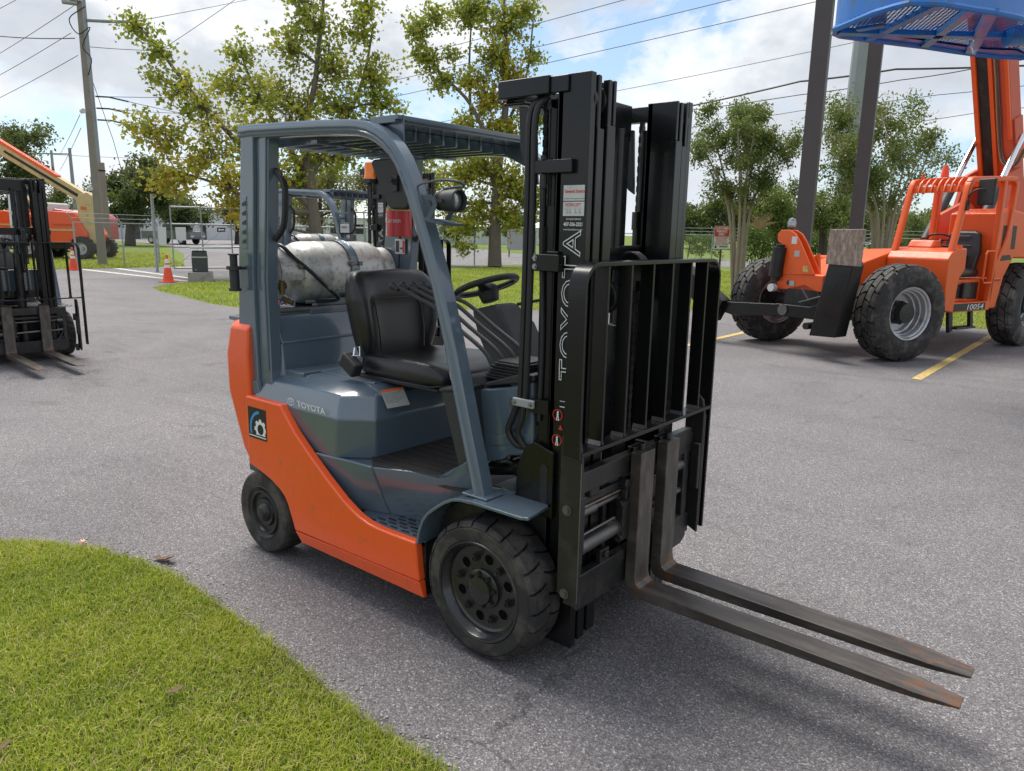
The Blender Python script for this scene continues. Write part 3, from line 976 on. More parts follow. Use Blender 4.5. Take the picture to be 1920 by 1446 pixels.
    # levers
    for i, y in enumerate((-0.325, -0.285, -0.245, -0.205)):
        dx = 0.030 * i
        kx = -0.645 + dx * 0.6
        lv = B().tube(smooth_path([(kx + 0.03, y - 0.01, 1.327), (-0.50 + dx, y, 1.283), (-0.43 + dx, y, 1.262), (-0.30 + dx, y, 1.19), (-0.16 + dx, y, 1.115), (-0.115 + dx, y, 1.06)], 3), 0.0085, 8).build('control_lever', 'dark_plastic', T)
        B().lathe([(0.0, 0), (0.011, 0.001), (0.0165, 0.010), (0.0165, 0.020), (0.011, 0.036), (0.009, 0.050), (0, 0.05)], (0, 0, 0), 'x', 14).build('knob', 'black_plastic', lv)
        k_ = [c for c in lv.children][0]
        k_.location = (kx - 0.015, y - 0.012, 1.333)
        k_.rotation_euler = (0, R(22), 0)
    q = B()
    for k in range(6):
        z = 1.020 + k * 0.0115
        sh = 0.010 - k * 0.0012
        q.prism([(-0.145 + 0.01 * k, -0.345), (0.025 + 0.004 * k, -0.345), (0.025 + 0.004 * k, -0.16), (-0.145 + 0.01 * k, -0.16)], z, z + 0.0045, 'z')
        q.prism([(-0.135 + 0.01 * k, -0.335), (0.015 + 0.004 * k, -0.335), (0.015 + 0.004 * k, -0.17), (-0.135 + 0.01 * k, -0.17)], z + 0.0045, z + 0.0115, 'z')
    q.build('lever_boot', 'black_plastic', T, bevel=0.0015)
    # ---- seat
    st = bpy.data.objects.new('seat', None)
    C.objects.link(st)
    st.parent = T
    st.location = (0, -0.025, 0)
    def pad(name, rings, m='vinyl', sub=2):
        return B().rings(rings).build(name, m, st, sub=sub)
    def sec(x, z0, z1, hw, bul=0.0, drop=0.0):
        """cross-section of the cushion at x: flat bottom, bolstered top"""
        return [(x, -hw, z0), (x, -hw * 0.5, z0), (x, hw * 0.5, z0), (x, hw, z0), (x, hw * 1.04, (z0 + z1) / 2), (x, hw, z1 + bul), (x, hw * 0.74, z1 + bul * 0.9), (x, hw * 0.55, z1), (x, 0, z1 - 0.004), (x, -hw * 0.55, z1), (x, -hw * 0.74, z1 + bul * 0.9), (x, -hw, z1 + bul), (x, -hw * 1.04, (z0 + z1) / 2)]
    pad('cushion', [sec(-0.985, 0.905, 0.975, 0.20, 0.01), sec(-0.97, 0.900, 0.985, 0.225, 0.02), sec(-0.80, 0.900, 0.982, 0.240, 0.024), sec(-0.62, 0.900, 0.995, 0.245, 0.020), sec(-0.50, 0.902, 1.000, 0.245, 0.010), sec(-0.445, 0.915, 0.975, 0.225, 0.0), sec(-0.43, 0.93, 0.955, 0.20, 0.0)])
    B().box((-0.99, -0.235, 0.893), (-0.47, 0.235, 0.908)).build('seat_pan', 'black_plastic', st, bevel=0.006)
    B().tube([(-0.96, -0.243, 0.914), (-0.70, -0.253, 0.914), (-0.50, -0.252, 0.916), (-0.435, -0.20, 0.924), (-0.425, 0, 0.928), (-0.435, 0.20, 0.924), (-0.50, 0.252, 0.916), (-0.96, 0.243, 0.914)], 0.004, 6).build('piping', 'vinyl', st)
    def bsec(z, xf, th, hw, bul, cen=0.0):
        """cross-section of the backrest at height z; front at xf"""
        hw *= 1.0
        return [(xf - th, -hw * 0.75, z), (xf - th, 0, z), (xf - th, hw * 0.75, z), (xf - th * 0.7, hw, z), (xf + bul * 0.4, hw * 1.05, z), (xf + bul, hw * 0.90, z), (xf + bul * 0.8, hw * 0.74, z), (xf - cen, hw * 0.58, z), (xf - cen, 0, z), (xf - cen, -hw * 0.58, z), (xf + bul * 0.8, -hw * 0.74, z), (xf + bul, -hw * 0.90, z), (xf + bul * 0.4, -hw * 1.05, z), (xf - th * 0.7, -hw, z)]
    pad('backrest', [bsec(0.955, -0.965, 0.07, 0.16, 0.0), bsec(0.97, -0.96, 0.09, 0.20, 0.01), bsec(1.05, -0.962, 0.10, 0.225, 0.045), bsec(1.15, -0.975, 0.105, 0.240, 0.065), bsec(1.235, -0.988, 0.11, 0.245, 0.06), bsec(1.245, -0.980, 0.115, 0.246, 0.055, -0.012), bsec(1.32, -0.995, 0.11, 0.238, 0.03, -0.018), bsec(1.362, -1.015, 0.09, 0.205, 0.0, -0.01), bsec(1.370, -1.03, 0.05, 0.17, -0.01, 0)])
    B().tube([(-0.978, -0.135, 1.243), (-0.972, 0, 1.243), (-0.978, 0.135, 1.243)], 0.0035, 6).build('piping', 'vinyl', st)
    B().tube([(-0.93, -0.135, 1.0), (-0.935, -0.14, 1.10), (-0.955, -0.142, 1.20), (-0.978, -0.13, 1.243)], 0.0035, 6).build('piping', 'vinyl', st)
    B().tube([(-0.93, 0.135, 1.0), (-0.935, 0.14, 1.10), (-0.955, 0.142, 1.20), (-0.978, 0.13, 1.243)], 0.0035, 6).build('piping', 'vinyl', st)
    for s in (-1,):
        B().box((-1.005, s * 0.29 - 0.03, 0.925), (-0.90, s * 0.29 + 0.025, 0.995), (0, 30, 0)).build('belt_reel', 'black_plastic', st, bevel=0.012, seg=3)
        B().tube([(-0.945, s * 0.285, 1.0), (-0.955, s * 0.27, 1.035), (-0.93, s * 0.262, 1.04), (-0.92, s * 0.27, 1.0)], 0.004, 6, closed=True).build('belt_clip', 'chrome', st)
    bk = B().box((-0.80, 0.170, 0.990), (-0.74, 0.212, 1.026), (0, -25, 20)).build('belt_buckle', 'label_white', st, bevel=0.004)
    B().box((-0.785, 0.176, 1.025), (-0.76, 0.206, 1.031), (0, -25, 20)).build('buckle_button', 'red_print', bk)
    # ---- gas tank on its bracket
    gt = bpy.data.objects.new('gas_tank', None)
    C.objects.link(gt)
    gt.parent = T
    gt.location = (-1.545, 0.03, 1.335)
    r0 = 0.153
    B().lathe([(0, -0.28), (0.05, -0.278), (0.10, -0.262), (0.135, -0.235), (0.149, -0.205), (r0, -0.175), (r0, -0.10), (r0 + 0.0015, -0.095), (r0, -0.09), (r0, 0.20), (0.149, 0.235), (0.135, 0.265), (0.10, 0.295), (0.0, 0.31)], (0, 0, 0), 'y', 48).build('tank_body', 'tank_paint', gt)
    q = B()
    col = [(0.128, -0.245), (0.132, -0.26), (0.132, -0.37), (0.136, -0.375), (0.128, -0.378), (0.124, -0.37), (0.124, -0.25)]
    rs = []
    for k in range(41):
        a = R(-52 + 284 * k / 40 + 40)
        rs.append([(r * math.cos(a), h, r * math.sin(a)) for r, h in col])
    q.rings(rs)
    q.build('tank_collar', 'tank_paint', gt)
    B().lathe([(0.118, 0.25), (0.122, 0.345), (0.116, 0.35), (0.112, 0.345), (0.108, 0.25)], (0, 0, 0), 'y', 40).build('foot_ring', 'tank_paint', gt)
    q = B()
    q.sweep([(r0 * 1.02 * math.cos(R(a)), 0.045, r0 * 1.02 * math.sin(R(a))) for a in range(-30, 215, 7)], [(0.026, 0.0), (0.026, 0.006), (0.018, 0.006), (0.016, 0.003), (-0.016, 0.003), (-0.018, 0.006), (-0.026, 0.006), (-0.026, 0.0)], (0, 1, 0))
    q.box((0.125, 0.018, -0.12), (0.160, 0.072, 0.02))
    q.build('tank_strap', GP, gt, bevel=0.002)
    B().box((0.135, 0.010, 0.035), (0.160, 0.035, 0.06)).cyl((0.15, 0.005, 0.045), (0.15, 0.085, 0.045), 0.008, 10).box((0.14, 0.06, 0.035), (0.165, 0.085, 0.058)).build('strap_latch', 'dull_steel', gt, bevel=0.003)
    q = B()
    q.cyl((0.04, -0.30, -0.06), (0.04, -0.36, -0.06), 0.018, 12)
    q.cyl((0.055, -0.33, -0.10), (0.055, -0.33, -0.03), 0.016, 12)
    q.cyl((0.055, -0.33, -0.12), (0.10, -0.30, -0.14), 0.012, 10)
    q.build('valve', 'brass', gt)
    B().tube(smooth_path([(0.02, -0.33, 0.135), (0.07, -0.325, 0.13), (0.115, -0.29, 0.075), (0.145, -0.22, 0.01), (0.16, -0.13, -0.075), (0.165, -0.08, -0.115), (0.15, -0.09, -0.135), (0.12, -0.2, -0.135)], 4), 0.0095, 8).build('gas_hose', 'hose_rubber', gt)
    q = B()
    for k in range(6):
        a = R(k * 0 + 62 - k * 18)
    q.cyl((0.125, -0.28, 0.045), (0.135, -0.262, 0.03), 0.0105, 8)
    q.cyl((0.158, -0.14, -0.065), (0.160, -0.125, -0.08), 0.0105, 8)
    q.cyl((0.14, -0.20, -0.135), (0.12, -0.24, -0.136), 0.010, 8)
    q.build('hose_fitting', 'dull_steel', gt)
    text('QSI', 0.052, (0.118, -0.085, -0.102), (Vector((0.12, 1, 0.05)).normalized(), Vector((0.70, -0.1, 0.72)).normalized(), Vector((0.74, 0, -0.67))), 'white_print', gt, 'chalk_lettering', sx=1.2)
    B().box((-1.66, -0.20, 1.14), (-1.40, 0.30, 1.165)).box((-1.64, -0.15, 1.165), (-1.60, 0.25, 1.22)).box((-1.46, -0.15, 1.165), (-1.42, 0.25, 1.21)).box((-1.60, 0.0, 1.05), (-1.50, 0.12, 1.14)).build('tank_bracket', GP, T, bevel=0.004)
    B().cyl((-1.515, -0.53, 1.275), (-1.515, -0.53, 1.37), 0.022, 14).cyl((-1.515, -0.53, 1.36), (-1.515, -0.53, 1.376), 0.034, 16).cyl((-1.515, -0.53, 1.37), (-1.515, -0.53, 1.43), 0.017, 12).cyl((-1.515, -0.53, 1.425), (-1.515, -0.53, 1.432), 0.024, 12).cyl((-1.515, -0.53, 1.275), (-1.515, -0.53, 1.262), 0.028, 12).box((-1.53, -0.53, 1.36), (-1.49, -0.46, 1.372)).build('tank_pivot', 'dark_plastic', T)
    B().tube([(-1.37, -0.41, 1.22), (-1.37, -0.41, 1.12)], 0.010, 8).cyl((-1.37, -0.41, 1.20), (-1.37, -0.41, 1.14), 0.017, 10).tube([(-1.37, -0.41, 1.12), (-1.375, -0.41, 0.93)], 0.007, 8).build('gas_line', 'dull_steel', T)
    # ---- overhead guard
    og = bpy.data.objects.new('overhead_guard', None)
    C.objects.link(og)
    og.parent = T
    outer = [(-1.492, 1.995), (-1.40, 1.996), (-1.137, 1.987), (-0.90, 1.977), (-0.72, 1.966), (-0.665, 1.960), (-0.61, 1.948), (-0.555, 1.927), (-0.505, 1.898), (-0.46, 1.862), (-0.42, 1.815), (-0.385, 1.755), (-0.35, 1.685), (-0.29, 1.54), (-0.22, 1.36), (-0.150, 1.13), (-0.075, 0.85), (-0.004, 0.60)]
    prof = [(-0.026, -0.030), (-0.032, -0.022), (-0.034, -0.004), (-0.028, 0.002), (-0.034, 0.008), (-0.031, 0.020), (-0.022, 0.028), (0.0, 0.031), (0.024, 0.028), (0.032, 0.018), (0.033, -0.020), (0.026, -0.030)]
    for s in (-1, 1):
        P = [Vector((x, s * 0.455, z)) for x, z in outer]
        cen = []
        for i, p in enumerate(P):
            t_ = (P[min(i + 1, len(P) - 1)] - P[max(i - 1, 0)]).normalized()
            nn = Vector((0, 1, 0)).cross(t_)
            if nn.z < 0 or (abs(nn.z) < 0.05 and nn.x < 0):
                nn = -nn
            cen.append(p - nn * 0.032)
        B().sweep(cen, [(s * -1 * u, v) for u, v in prof], (0, 1, 0)).build('guard_frame', GP, og)
        q = B()
        q.prism([(-1.480, 1.950), (-1.385, 1.950), (-1.398, 1.75), (-1.437, 1.33), (-1.440, 0.850), (-1.405, 0.742), (-1.592, 0.745), (-1.588, 0.85), (-1.580, 1.10), (-1.545, 1.45)], s * 0.483, s * 0.40)
        q.prism([(-1.386, 1.950), (-1.290, 1.948), (-1.320, 1.60), (-1.350, 1.33), (-1.352, 0.852), (-1.315, 0.740), (-1.404, 0.742), (-1.439, 0.85), (-1.436, 1.33), (-1.397, 1.75)], s * 0.466, s * 0.41)
        q.prism([(-1.345, 1.94), (-1.30, 1.94), (-1.325, 1.65), (-1.362, 1.33), (-1.362, 0.90), (-1.395, 0.90), (-1.392, 1.33), (-1.365, 1.65)], s * 0.474, s * 0.42)
        q.build('rear_pillar', GP, og, bevel=0.005, seg=2)
        if s < 0:
            pl = B().prism([(-1.513, 1.455), (-1.468, 1.455), (-1.455, 1.690), (-1.498, 1.690)], -0.487, -0.480).build('vent_plate', GP, og, bevel=0.008)
            for k in range(5):
                z = 1.478 + k * 0.042
                B().prism([(-1.502 + 0.003 * k, z), (-1.472 + 0.003 * k, z), (-1.472 + 0.003 * k, z + 0.022), (-1.502 + 0.003 * k, z + 0.012)], -0.4885, -0.4868).build('vent_slot', 'hose_rubber', pl)
            B().prism([(-1.60, 0.823), (-1.44, 0.845), (-1.405, 0.760), (-1.60, 0.760)], -0.492, -0.482).build('pillar_foot', GP, og, bevel=0.006)
        q = B()
        q.box((-0.105, s * 0.455 - 0.048, 0.6095), (0.018, s * 0.455 + 0.048, 0.618))
        q.build('guard_foot', GP, og, bevel=0.004)
        # grab handle on the rear pillar
        B().sweep(smooth_path([(-1.30, s * 0.43, 1.80), (-1.27, s * 0.43, 1.775), (-1.235, s * 0.43, 1.72), (-1.25, s * 0.43, 1.58), (-1.285, s * 0.43, 1.53), (-1.325, s * 0.43, 1.50)], 3), rrect(0.026, 0.024, 0.009, 2), (0, 1, 0)).build('grab_handle', 'black_plastic', og)
    q = B()
    q.box((-1.48, -0.43, 1.925), (-1.42, 0.43, 1.985))
    q.build('rear_beam', GP, og, bevel=0.008)
    q = B()
    q.box((-0.665, -0.425, 1.945), (-0.64, 0.425, 1.975))
    q.prism([(-0.66, 1.972), (-0.505, 1.972), (-0.505, 1.955), (-0.52, 1.955), (-0.52, 1.945), (-0.66, 1.945)], -0.43, 0.43)
    q.prism([(-0.665, 1.974), (-0.500, 1.974), (-0.500, 1.852), (-0.56, 1.852), (-0.665, 1.90)], -0.405, -0.398)
    q.prism([(-0.665, 1.974), (-0.500, 1.974), (-0.500, 1.852), (-0.56, 1.852), (-0.665, 1.90)], 0.398, 0.405)
    q.build('front_beam', GP, og, bevel=0.002)
    slat = B().box((-1.42, -0.007, 1.905), (-0.65, 0.007, 1.962)).build('roof_slat', GP, og, bevel=0.002)
    slat.location.y = -0.36
    for k in range(1, 10):
        c = slat.copy()
        C.objects.link(c)
        c.location.y = -0.36 + k * 0.08
    B().box((-1.05, -0.42, 1.898), (-1.01, 0.42, 1.912)).box((-1.30, -0.42, 1.962), (-0.70, 0.42, 1.972)).build('roof_panel', GP, og)
    q = B().box((-1.35, 0.424, 1.915), (-0.66, 0.428, 1.955)).build('beam_plate', GP, og)
    for x0 in (-1.00, -0.84):
        B().box((x0, 0.4195, 1.920), (x0 + 0.10, 0.4215, 1.945)).build('warning_label', 'label_white', og)
        B().prism([(x0 - 0.034, 1.920), (x0 - 0.006, 1.920), (x0 - 0.020, 1.947)], 0.4195, 0.4215).build('warning_triangle', 'red_print', og)
    # small roof lamp bracket
    # ---- mirror
    mr = B().prism([(-0.742, 1.812), (-0.728, 1.826), (-0.605, 1.828), (-0.588, 1.816), (-0.512, 1.668), (-0.518, 1.646), (-0.540, 1.630), (-0.622, 1.631), (-0.648, 1.648)], -0.365, -0.335).build('mirror', 'black_plastic', T, bevel=0.013, seg=3)
    B().cyl((-0.60, -0.365, 1.735), (-0.58, -0.38, 1.735), 0.012, 10).tube([(-0.625, -0.375, 1.745), (-0.595, -0.385, 1.74), (-0.55, -0.42, 1.745)], 0.006, 8).box((-0.605, -0.375, 1.70), (-0.575, -0.362, 1.76)).build('mirror_arm', 'black_worn', mr)
    # ---- work light
    hl = B().lathe([(0.0, 0.0), (0.018, 0.001), (0.028, 0.010), (0.031, 0.028), (0.036, 0.034), (0.038, 0.060), (0.040, 0.100), (0.036, 0.104), (0.032, 0.09)], (-0.262, -0.46, 1.655), 'x', 28).build('headlight', 'dark_plastic', T)
    hl.location = (0, 0, 0)
    B().lathe([(0.0, 0.090), (0.018, 0.088), (0.032, 0.084)], (-0.262, -0.46, 1.655), 'x', 24).build('lens', 'lens_glass', hl)
    q = B()
    for k in range(5):
        q.lathe([(0.030, 0.0), (0.034, 0.001), (0.034, 0.004), (0.030, 0.005)], (-0.256 + k * 0.009, -0.46, 1.655), 'x', 20)
    q.box((-0.235, -0.508, 1.648), (-0.20, -0.503, 1.66))
    q.build('cooling_fin', 'dark_plastic', hl)
    q = B()
    q.sweep([(-0.245, -0.508, 1.668), (-0.232, -0.508, 1.64), (-0.258, -0.508, 1.60), (-0.272, -0.508, 1.585)], rrect(0.003, 0.022, 0.001, 1), (0, 1, 0))
    q.sweep([(-0.245, -0.412, 1.668), (-0.232, -0.412, 1.64), (-0.258, -0.412, 1.60), (-0.272, -0.412, 1.585)], rrect(0.003, 0.022, 0.001, 1), (0, 1, 0))
    q.box((-0.290, -0.51, 1.578), (-0.19, -0.41, 1.586), (0, 10, 0))
    q.box((-0.31, -0.50, 1.655), (-0.255, -0.43, 1.675))
    q.build('lamp_bracket', 'grey_matte', T, bevel=0.001)
    B().tube(smooth_path([(-0.295, -0.50, 1.645), (-0.322, -0.505, 1.695), (-0.30, -0.508, 1.712), (-0.20, -0.51, 1.722), (-0.135, -0.49, 1.716), (-0.150, -0.45, 1.704), (-0.20, -0.42, 1.706), (-0.29, -0.41, 1.70)], 4), 0.0042, 6).build('lamp_guard', 'grey_matte', T)
    # ---- lettering and stickers
    text('TOYOTA', 0.040, (-1.100, -0.5055, 0.777), (Vector((1, 0, -0.02)), Vector((0.04, -0.15, 0.99)).normalized(), -Y_), 'white_print', T, sx=1.22, bold=0.0008)
    q = B()
    def ell(cx, cz, a, b_, w_=0.0022):
        ring_o = [(cx + a * math.cos(R(t_)), cz + b_ * math.sin(R(t_))) for t_ in range(0, 360, 15)]
        ring_i = [(cx + (a - w_) * math.cos(R(t_)), cz + (b_ - w_) * math.sin(R(t_))) for t_ in range(0, 360, 15)]
        n_ = len(ring_o)
        vs = q._add([(x, -0.5050, z) for x, z in ring_o + ring_i], [])
        for i in range(n_):
            q.bm.faces.new((vs[i], vs[(i + 1) % n_], vs[n_ + (i + 1) % n_], vs[n_ + i]))
    ell(-1.148, 0.790, 0.026, 0.018)
    ell(-1.148, 0.797, 0.017, 0.0075, 0.0018)
    ell(-1.148, 0.789, 0.0075, 0.0165, 0.0018)
    q.build('emblem', 'white_print', T, smooth=False)
    dk = B().box((-1.452, -0.5365, 0.578), (-1.305, -0.5355, 0.728)).build('decal', 'black_print', T)
    q = B()
    ga = [(-1.362 + 0.044 * math.cos(R(a)), 0.622 + 0.044 * math.sin(R(a))) for a in range(0, 360, 15)]
    cx, cz = -1.352, 0.628
    pts = []
    for k in range(8):
        for a, r in ((k * 45 - 10, 0.050), (k * 45 + 10, 0.050), (k * 45 + 14, 0.041), (k * 45 + 31, 0.041)):
            pts.append((cx + r * math.cos(R(a)), cz + r * math.sin(R(a))))
    n_ = len(pts)
    inn = [(cx + 0.025 * math.cos(math.atan2(z - cz, x - cx)), cz + 0.025 * math.sin(math.atan2(z - cz, x - cx))) for x, z in pts]
    vs = q._add([(min(x, -1.309), -0.5372, max(z, 0.60)) for x, z in pts + inn], [])
    for i in range(n_):
        q.bm.faces.new((vs[i], vs[(i + 1) % n_], vs[n_ + (i + 1) % n_], vs[n_ + i]))
    q.box((-1.448, -0.5376, 0.588), (-1.309, -0.537, 0.593))
    q.build('gear_emblem', 'white_print', dk, smooth=False)
    q = B()
    oa = arc(-1.352, 0.628, 0.088, 95, 200, 10)
    ob = arc(-1.352, 0.628, 0.074, 95, 200, 10)
    vs = q._add([(x, -0.5372, z) for x, z in oa + ob], [])
    for i in range(10):
        q.bm.faces.new((vs[i], vs[i + 1], vs[12 + i], vs[11 + i]))
    q.build('arc_emblem', 'blue_print', dk, smooth=False)
    lb = B()
    lb._add([(-0.655, -0.384, 0.8945), (-0.50, -0.384, 0.8945)], [])
    # caution label on the sloping hood corner
    a0, a1 = Vector((-0.706, -0.352, 0.838)), Vector((-0.694, -0.248, 0.838))
    nrm = Vector((0.80, -0.08, 0.60)).normalized()
    u = (a1 - a0).normalized()
    v = nrm.cross(u).normalized()
    lb = B()
    def quad(o_, bb, m_, nm, off=0.002, w0=0.0, w1=0.118, h0=-0.042, h1=0.045, par=T):
        q2 = B()
        c_ = o_ + nrm * off
        q2._add([c_ + u * w0 + v * h0, c_ + u * w1 + v * h0, c_ + u * w1 + v * h1, c_ + u * w0 + v * h1], [(0, 1, 2, 3)])
        return q2.build(nm, m_, par, smooth=False)
    lab = quad(a0, None, 'grey_print', 'caution_label', 0.012)
    quad(a0, None, 'orange_print', 'label_header', 0.0135, 0, 0.118, 0.034, 0.045, lab)
    for k in range(6):
        quad(a0, None, 'dark_plastic', 'label_line', 0.0135, 0.006, 0.098 - 0.012 * (k % 3), 0.024 - 0.0085 * k, 0.0252 - 0.0085 * k, lab)
    B().box((-0.015, -0.3455, 0.925), (0.032, -0.3435, 0.958)).build('data_plate', 'dull_steel', T)
    # ---- drive axle and tilt cylinder
    B().box((-0.17, -0.34, 0.14), (0.14, 0.34, 0.44)).cyl((0, -0.45, 0.2665), (0, 0.45, 0.2665), 0.10, 20).box((-0.10, -0.33, 0.44), (0.12, 0.33, 0.60)).build('drive_axle', 'black_worn', T)
    for s in (-1, 1):
        q = B()
        q.cyl((-0.13, s * 0.30, 0.655), (0.02, s * 0.30, 0.69), 0.028, 16)
        q.cyl((0.0, s * 0.30, 0.685), (0.04, s * 0.30, 0.695), 0.036, 16)
        q.cyl((0.05, s * 0.335, 0.70), (0.05, s * 0.27, 0.70), 0.030, 16)
        q.cyl((-0.02, s * 0.335, 0.72), (-0.02, s * 0.325, 0.74), 0.012, 8)
        q.tube([(0.0, s * 0.32, 0.70), (-0.02, s * 0.34, 0.715), (-0.07, s * 0.34, 0.70)], 0.012, 8)
        q.build('tilt_cylinder', 'black_paint', T)
    # ---- mast
    mast = bpy.data.objects.new('mast', None)
    C.objects.link(mast)
    mast.parent = T
    for s in (-1, 1):
        # (outer |y| of web, inner |y| of flange)
        for nm, yo_, yi_, x0, x1, z0, z1, cut in (('outer_rail', 0.352, 0.320, 0.172, 0.295, 0.075, 2.047, 0), ('middle_rail', 0.312, 0.272, 0.176, 0.300, 0.095, 2.042, 0.16), ('inner_rail', 0.262, 0.212, 0.180, 0.305, 0.11, 2.036, 0.14)):
            q = B()
            wy0, wy1 = (yo_ - 0.014, yo_) if nm != 'inner_rail' else (yi_, yi_ + 0.014)
            q.box((x0, s * wy0, z0), (x1 - 0.02, s * wy1, z1))
            q.box((x1 - 0.024, s * yi_, z0), (x1, s * yo_, z1 - cut))
            if cut:
                q.box((x1 - 0.024, s * (yi_ + (yo_ - yi_) * 0.55), z1 - cut - 0.005), (x1 - 0.001, s * (yo_ - 0.001), z1 - 0.002))
                q.box((x1 - 0.030, s * (wy0 - 0.001), z1 - cut), (x1 - 0.002, s * (wy1 + 0.001), z1))
            q.box((x0 - 0.002, s * yi_, z0), (x0 + 0.022, s * yo_, z1))
            q.build(nm, 'black_paint', mast, bevel=0.003)
        q = B()
        for yy in (0.300, 0.245):
            q.cyl((0.250, s * yy, 1.97), (0.250, s * (yy + 0.028), 1.97), 0.048, 24)
        q.build('mast_roller', 'black_worn', mast)
        B().box((-0.068, s * 0.330, 1.990), (0.145, s * 0.372, 2.048)).box((0.135, s * 0.350, 1.992), (0.215, s * 0.362, 2.044)).build('top_bracket', 'black_paint', mast, bevel=0.004)
        B().box((0.095, s * 0.345, 1.742), (0.245, s * 0.372, 1.786)).build('mid_bracket', 'black_paint', mast, bevel=0.004)
        q = B().box((0.105, s * 0.335, 1.425), (0.215, s * 0.385, 1.482))
        q.box((0.15, s * 0.34, 1.482), (0.20, s * 0.37, 1.492))
        br = q.build('stop_block', 'black_paint', mast, bevel=0.004)
        for z in (1.440, 1.468):
            q = B()
            hex_bolt(q, (0.118, s * 0.385, z), (0, s, 0), 0.0065, 0.008)
            q.build('bolt', 'steel', br)
        q = B()
        q.cyl((0.130, s * 0.305, 0.10), (0.130, s * 0.305, 1.62), 0.040, 18)
        q.cyl((0.130, s * 0.305, 1.62), (0.130, s * 0.305, 1.95), 0.026, 12)
        q.cyl((0.130, s * 0.305, 1.57), (0.130, s * 0.305, 1.64), 0.045, 18)
        q.build('lift_cylinder', 'black_paint', mast)
        chain('lift_chain', (0.10, s * 0.315, 1.55), (0.10, s * 0.315, 1.99), mast)
        chain('lift_chain', (0.225, s * 0.10, 0.75), (0.225, s * 0.10, 1.38), mast)
        # lower mast plate with its slot
        q = B()
        q.prism([(0.085, 0.80), (0.125, 0.825), (0.21, 0.80), (0.21, 0.555), (0.085, 0.555), (0.045, 0.60), (0.045, 0.72)], s * 0.3545, s * 0.372)
        q.build('mast_plate', 'black_paint', mast, bevel=0.004)
        q = B()
        sl = [(0.172 + 0.016 * math.cos(R(a)), 0.735 + 0.016 * math.sin(R(a))) for a in range(0, 181, 30)] + [(0.172 + 0.016 * math.cos(R(a)), 0.62 + 0.016 * math.sin(R(a))) for a in range(180, 361, 30)]
        q.prism(sl, s * 0.3735, s * 0.3725)
        q.build('plate_slot', 'hose_rubber', mast)
        B().prism([(0.10, 0.10), (0.172, 0.08), (0.172, 0.60), (0.07, 0.60), (0.02, 0.45), (0.02, 0.30)], s * 0.33, s * 0.352).build('mast_foot', 'black_worn', mast, bevel=0.004)
    q = B().box((-0.070, -0.33, 1.985), (-0.035, 0.33, 2.052)).box((-0.07, -0.34, 1.972), (0.02, 0.34, 1.984))
    q.build('top_crossbar', 'black_paint', mast, bevel=0.005)
    B().prism(arc(0.06, 0, 0.13, 120, 240, 8) + [(0.10, -0.20), (0.12, -0.20), (0.12, 0.20), (0.10, 0.20)], 1.90, 2.03, 'z').build('top_crosshead', 'black_paint', mast, bevel=0.004)
    B().prism([(-0.01, 1.97), (0.06, 1.96), (0.075, 1.71), (0.045, 1.73), (0.0, 1.83)], -0.33, -0.315).build('hose_guard', 'black_paint', mast, bevel=0.003)
    B().prism([(-0.01, 1.97), (0.06, 1.96), (0.075, 1.71), (0.045, 1.73), (0.0, 1.83)], 0.315, 0.33).build('hose_guard', 'black_paint', mast, bevel=0.003)
    for z0, z1 in ((0.11, 0.25), (0.72, 0.80), (1.42, 1.50)):
        B().box((0.15, -0.335, z0), (0.172, 0.335, z1)).build('mast_crossbar', 'black_paint', mast, bevel=0.003)
    # free-lift cylinder with its pulleys and hoses
    q = B()
    q.cyl((0.215, 0.02, 0.16), (0.215, 0.02, 1.22), 0.045, 20)
    q.cyl((0.215, 0.02, 1.22), (0.215, 0.02, 1.30), 0.026, 14)
    q.box((0.18, -0.13, 1.30), (0.25, 0.15, 1.345))
    q.build('free_lift_cylinder', 'black_worn', mast, bevel=0.003)
    for y in (-0.10, 0.13):
        B().lathe([(0.0, -0.018), (0.058, -0.018), (0.062, -0.014), (0.050, -0.008), (0.050, 0.008), (0.062, 0.014), (0.058, 0.018), (0.020, 0.018), (0.0, 0.018)], (0.215, y, 1.39 if y > 0 else 1.33), 'y', 28).build('chain_pulley', 'black_worn', mast)
    q = B()
    for k in range(4):
        y = 0.075 + k * 0.013
        q.tube(smooth_path([(0.14, y, 1.0), (0.145, y, 1.38), (0.165, y, 1.455), (0.215, y, 1.485), (0.265, y, 1.455), (0.280, y, 1.38), (0.282, y, 1.10)], 4), 0.0058, 6)
    q.build('pulley_hose', 'hose_rubber', mast)
    chain('lift_chain', (0.120, 0.155, 1.40), (0.120, 0.155, 1.93), mast, 0.03)
    B().box((0.085, 0.105, 1.36), (0.105, 0.215, 1.96)).build('mast_gap_filler', 'black_worn', mast, bevel=0.003)  # plain block added in place of cylinder and hoses, closes the sky gap
    B().cyl((0.16, 0.10, 1.50), (0.16, 0.24, 1.50), 0.010, 8).cyl((0.155, 0.06, 1.50), (0.155, 0.06, 1.93), 0.018, 12).build('tie_rod', 'black_worn', mast)
    # hoses down the near side
    for i, (x, y) in enumerate(((0.062, -0.362), (0.088, -0.365))):
        B().tube(smooth_path([(x + 0.03, y + 0.03, 1.99), (x + 0.004, y, 1.93), (x, y, 1.70), (x - 0.004, y, 1.35), (x - 0.012, y, 1.0), (x - 0.018, y, 0.97), (x - 0.045 + 0.02 * i, y, 0.90), (x - 0.065 + 0.022 * i, y, 0.84), (x - 0.03 + 0.015 * i, y + 0.01, 0.79), (x + 0.02, y + 0.03, 0.80), (x + 0.05, y + 0.05, 0.86)], 5), 0.0115, 10).build('hydraulic_hose', 'hose_rubber', mast)
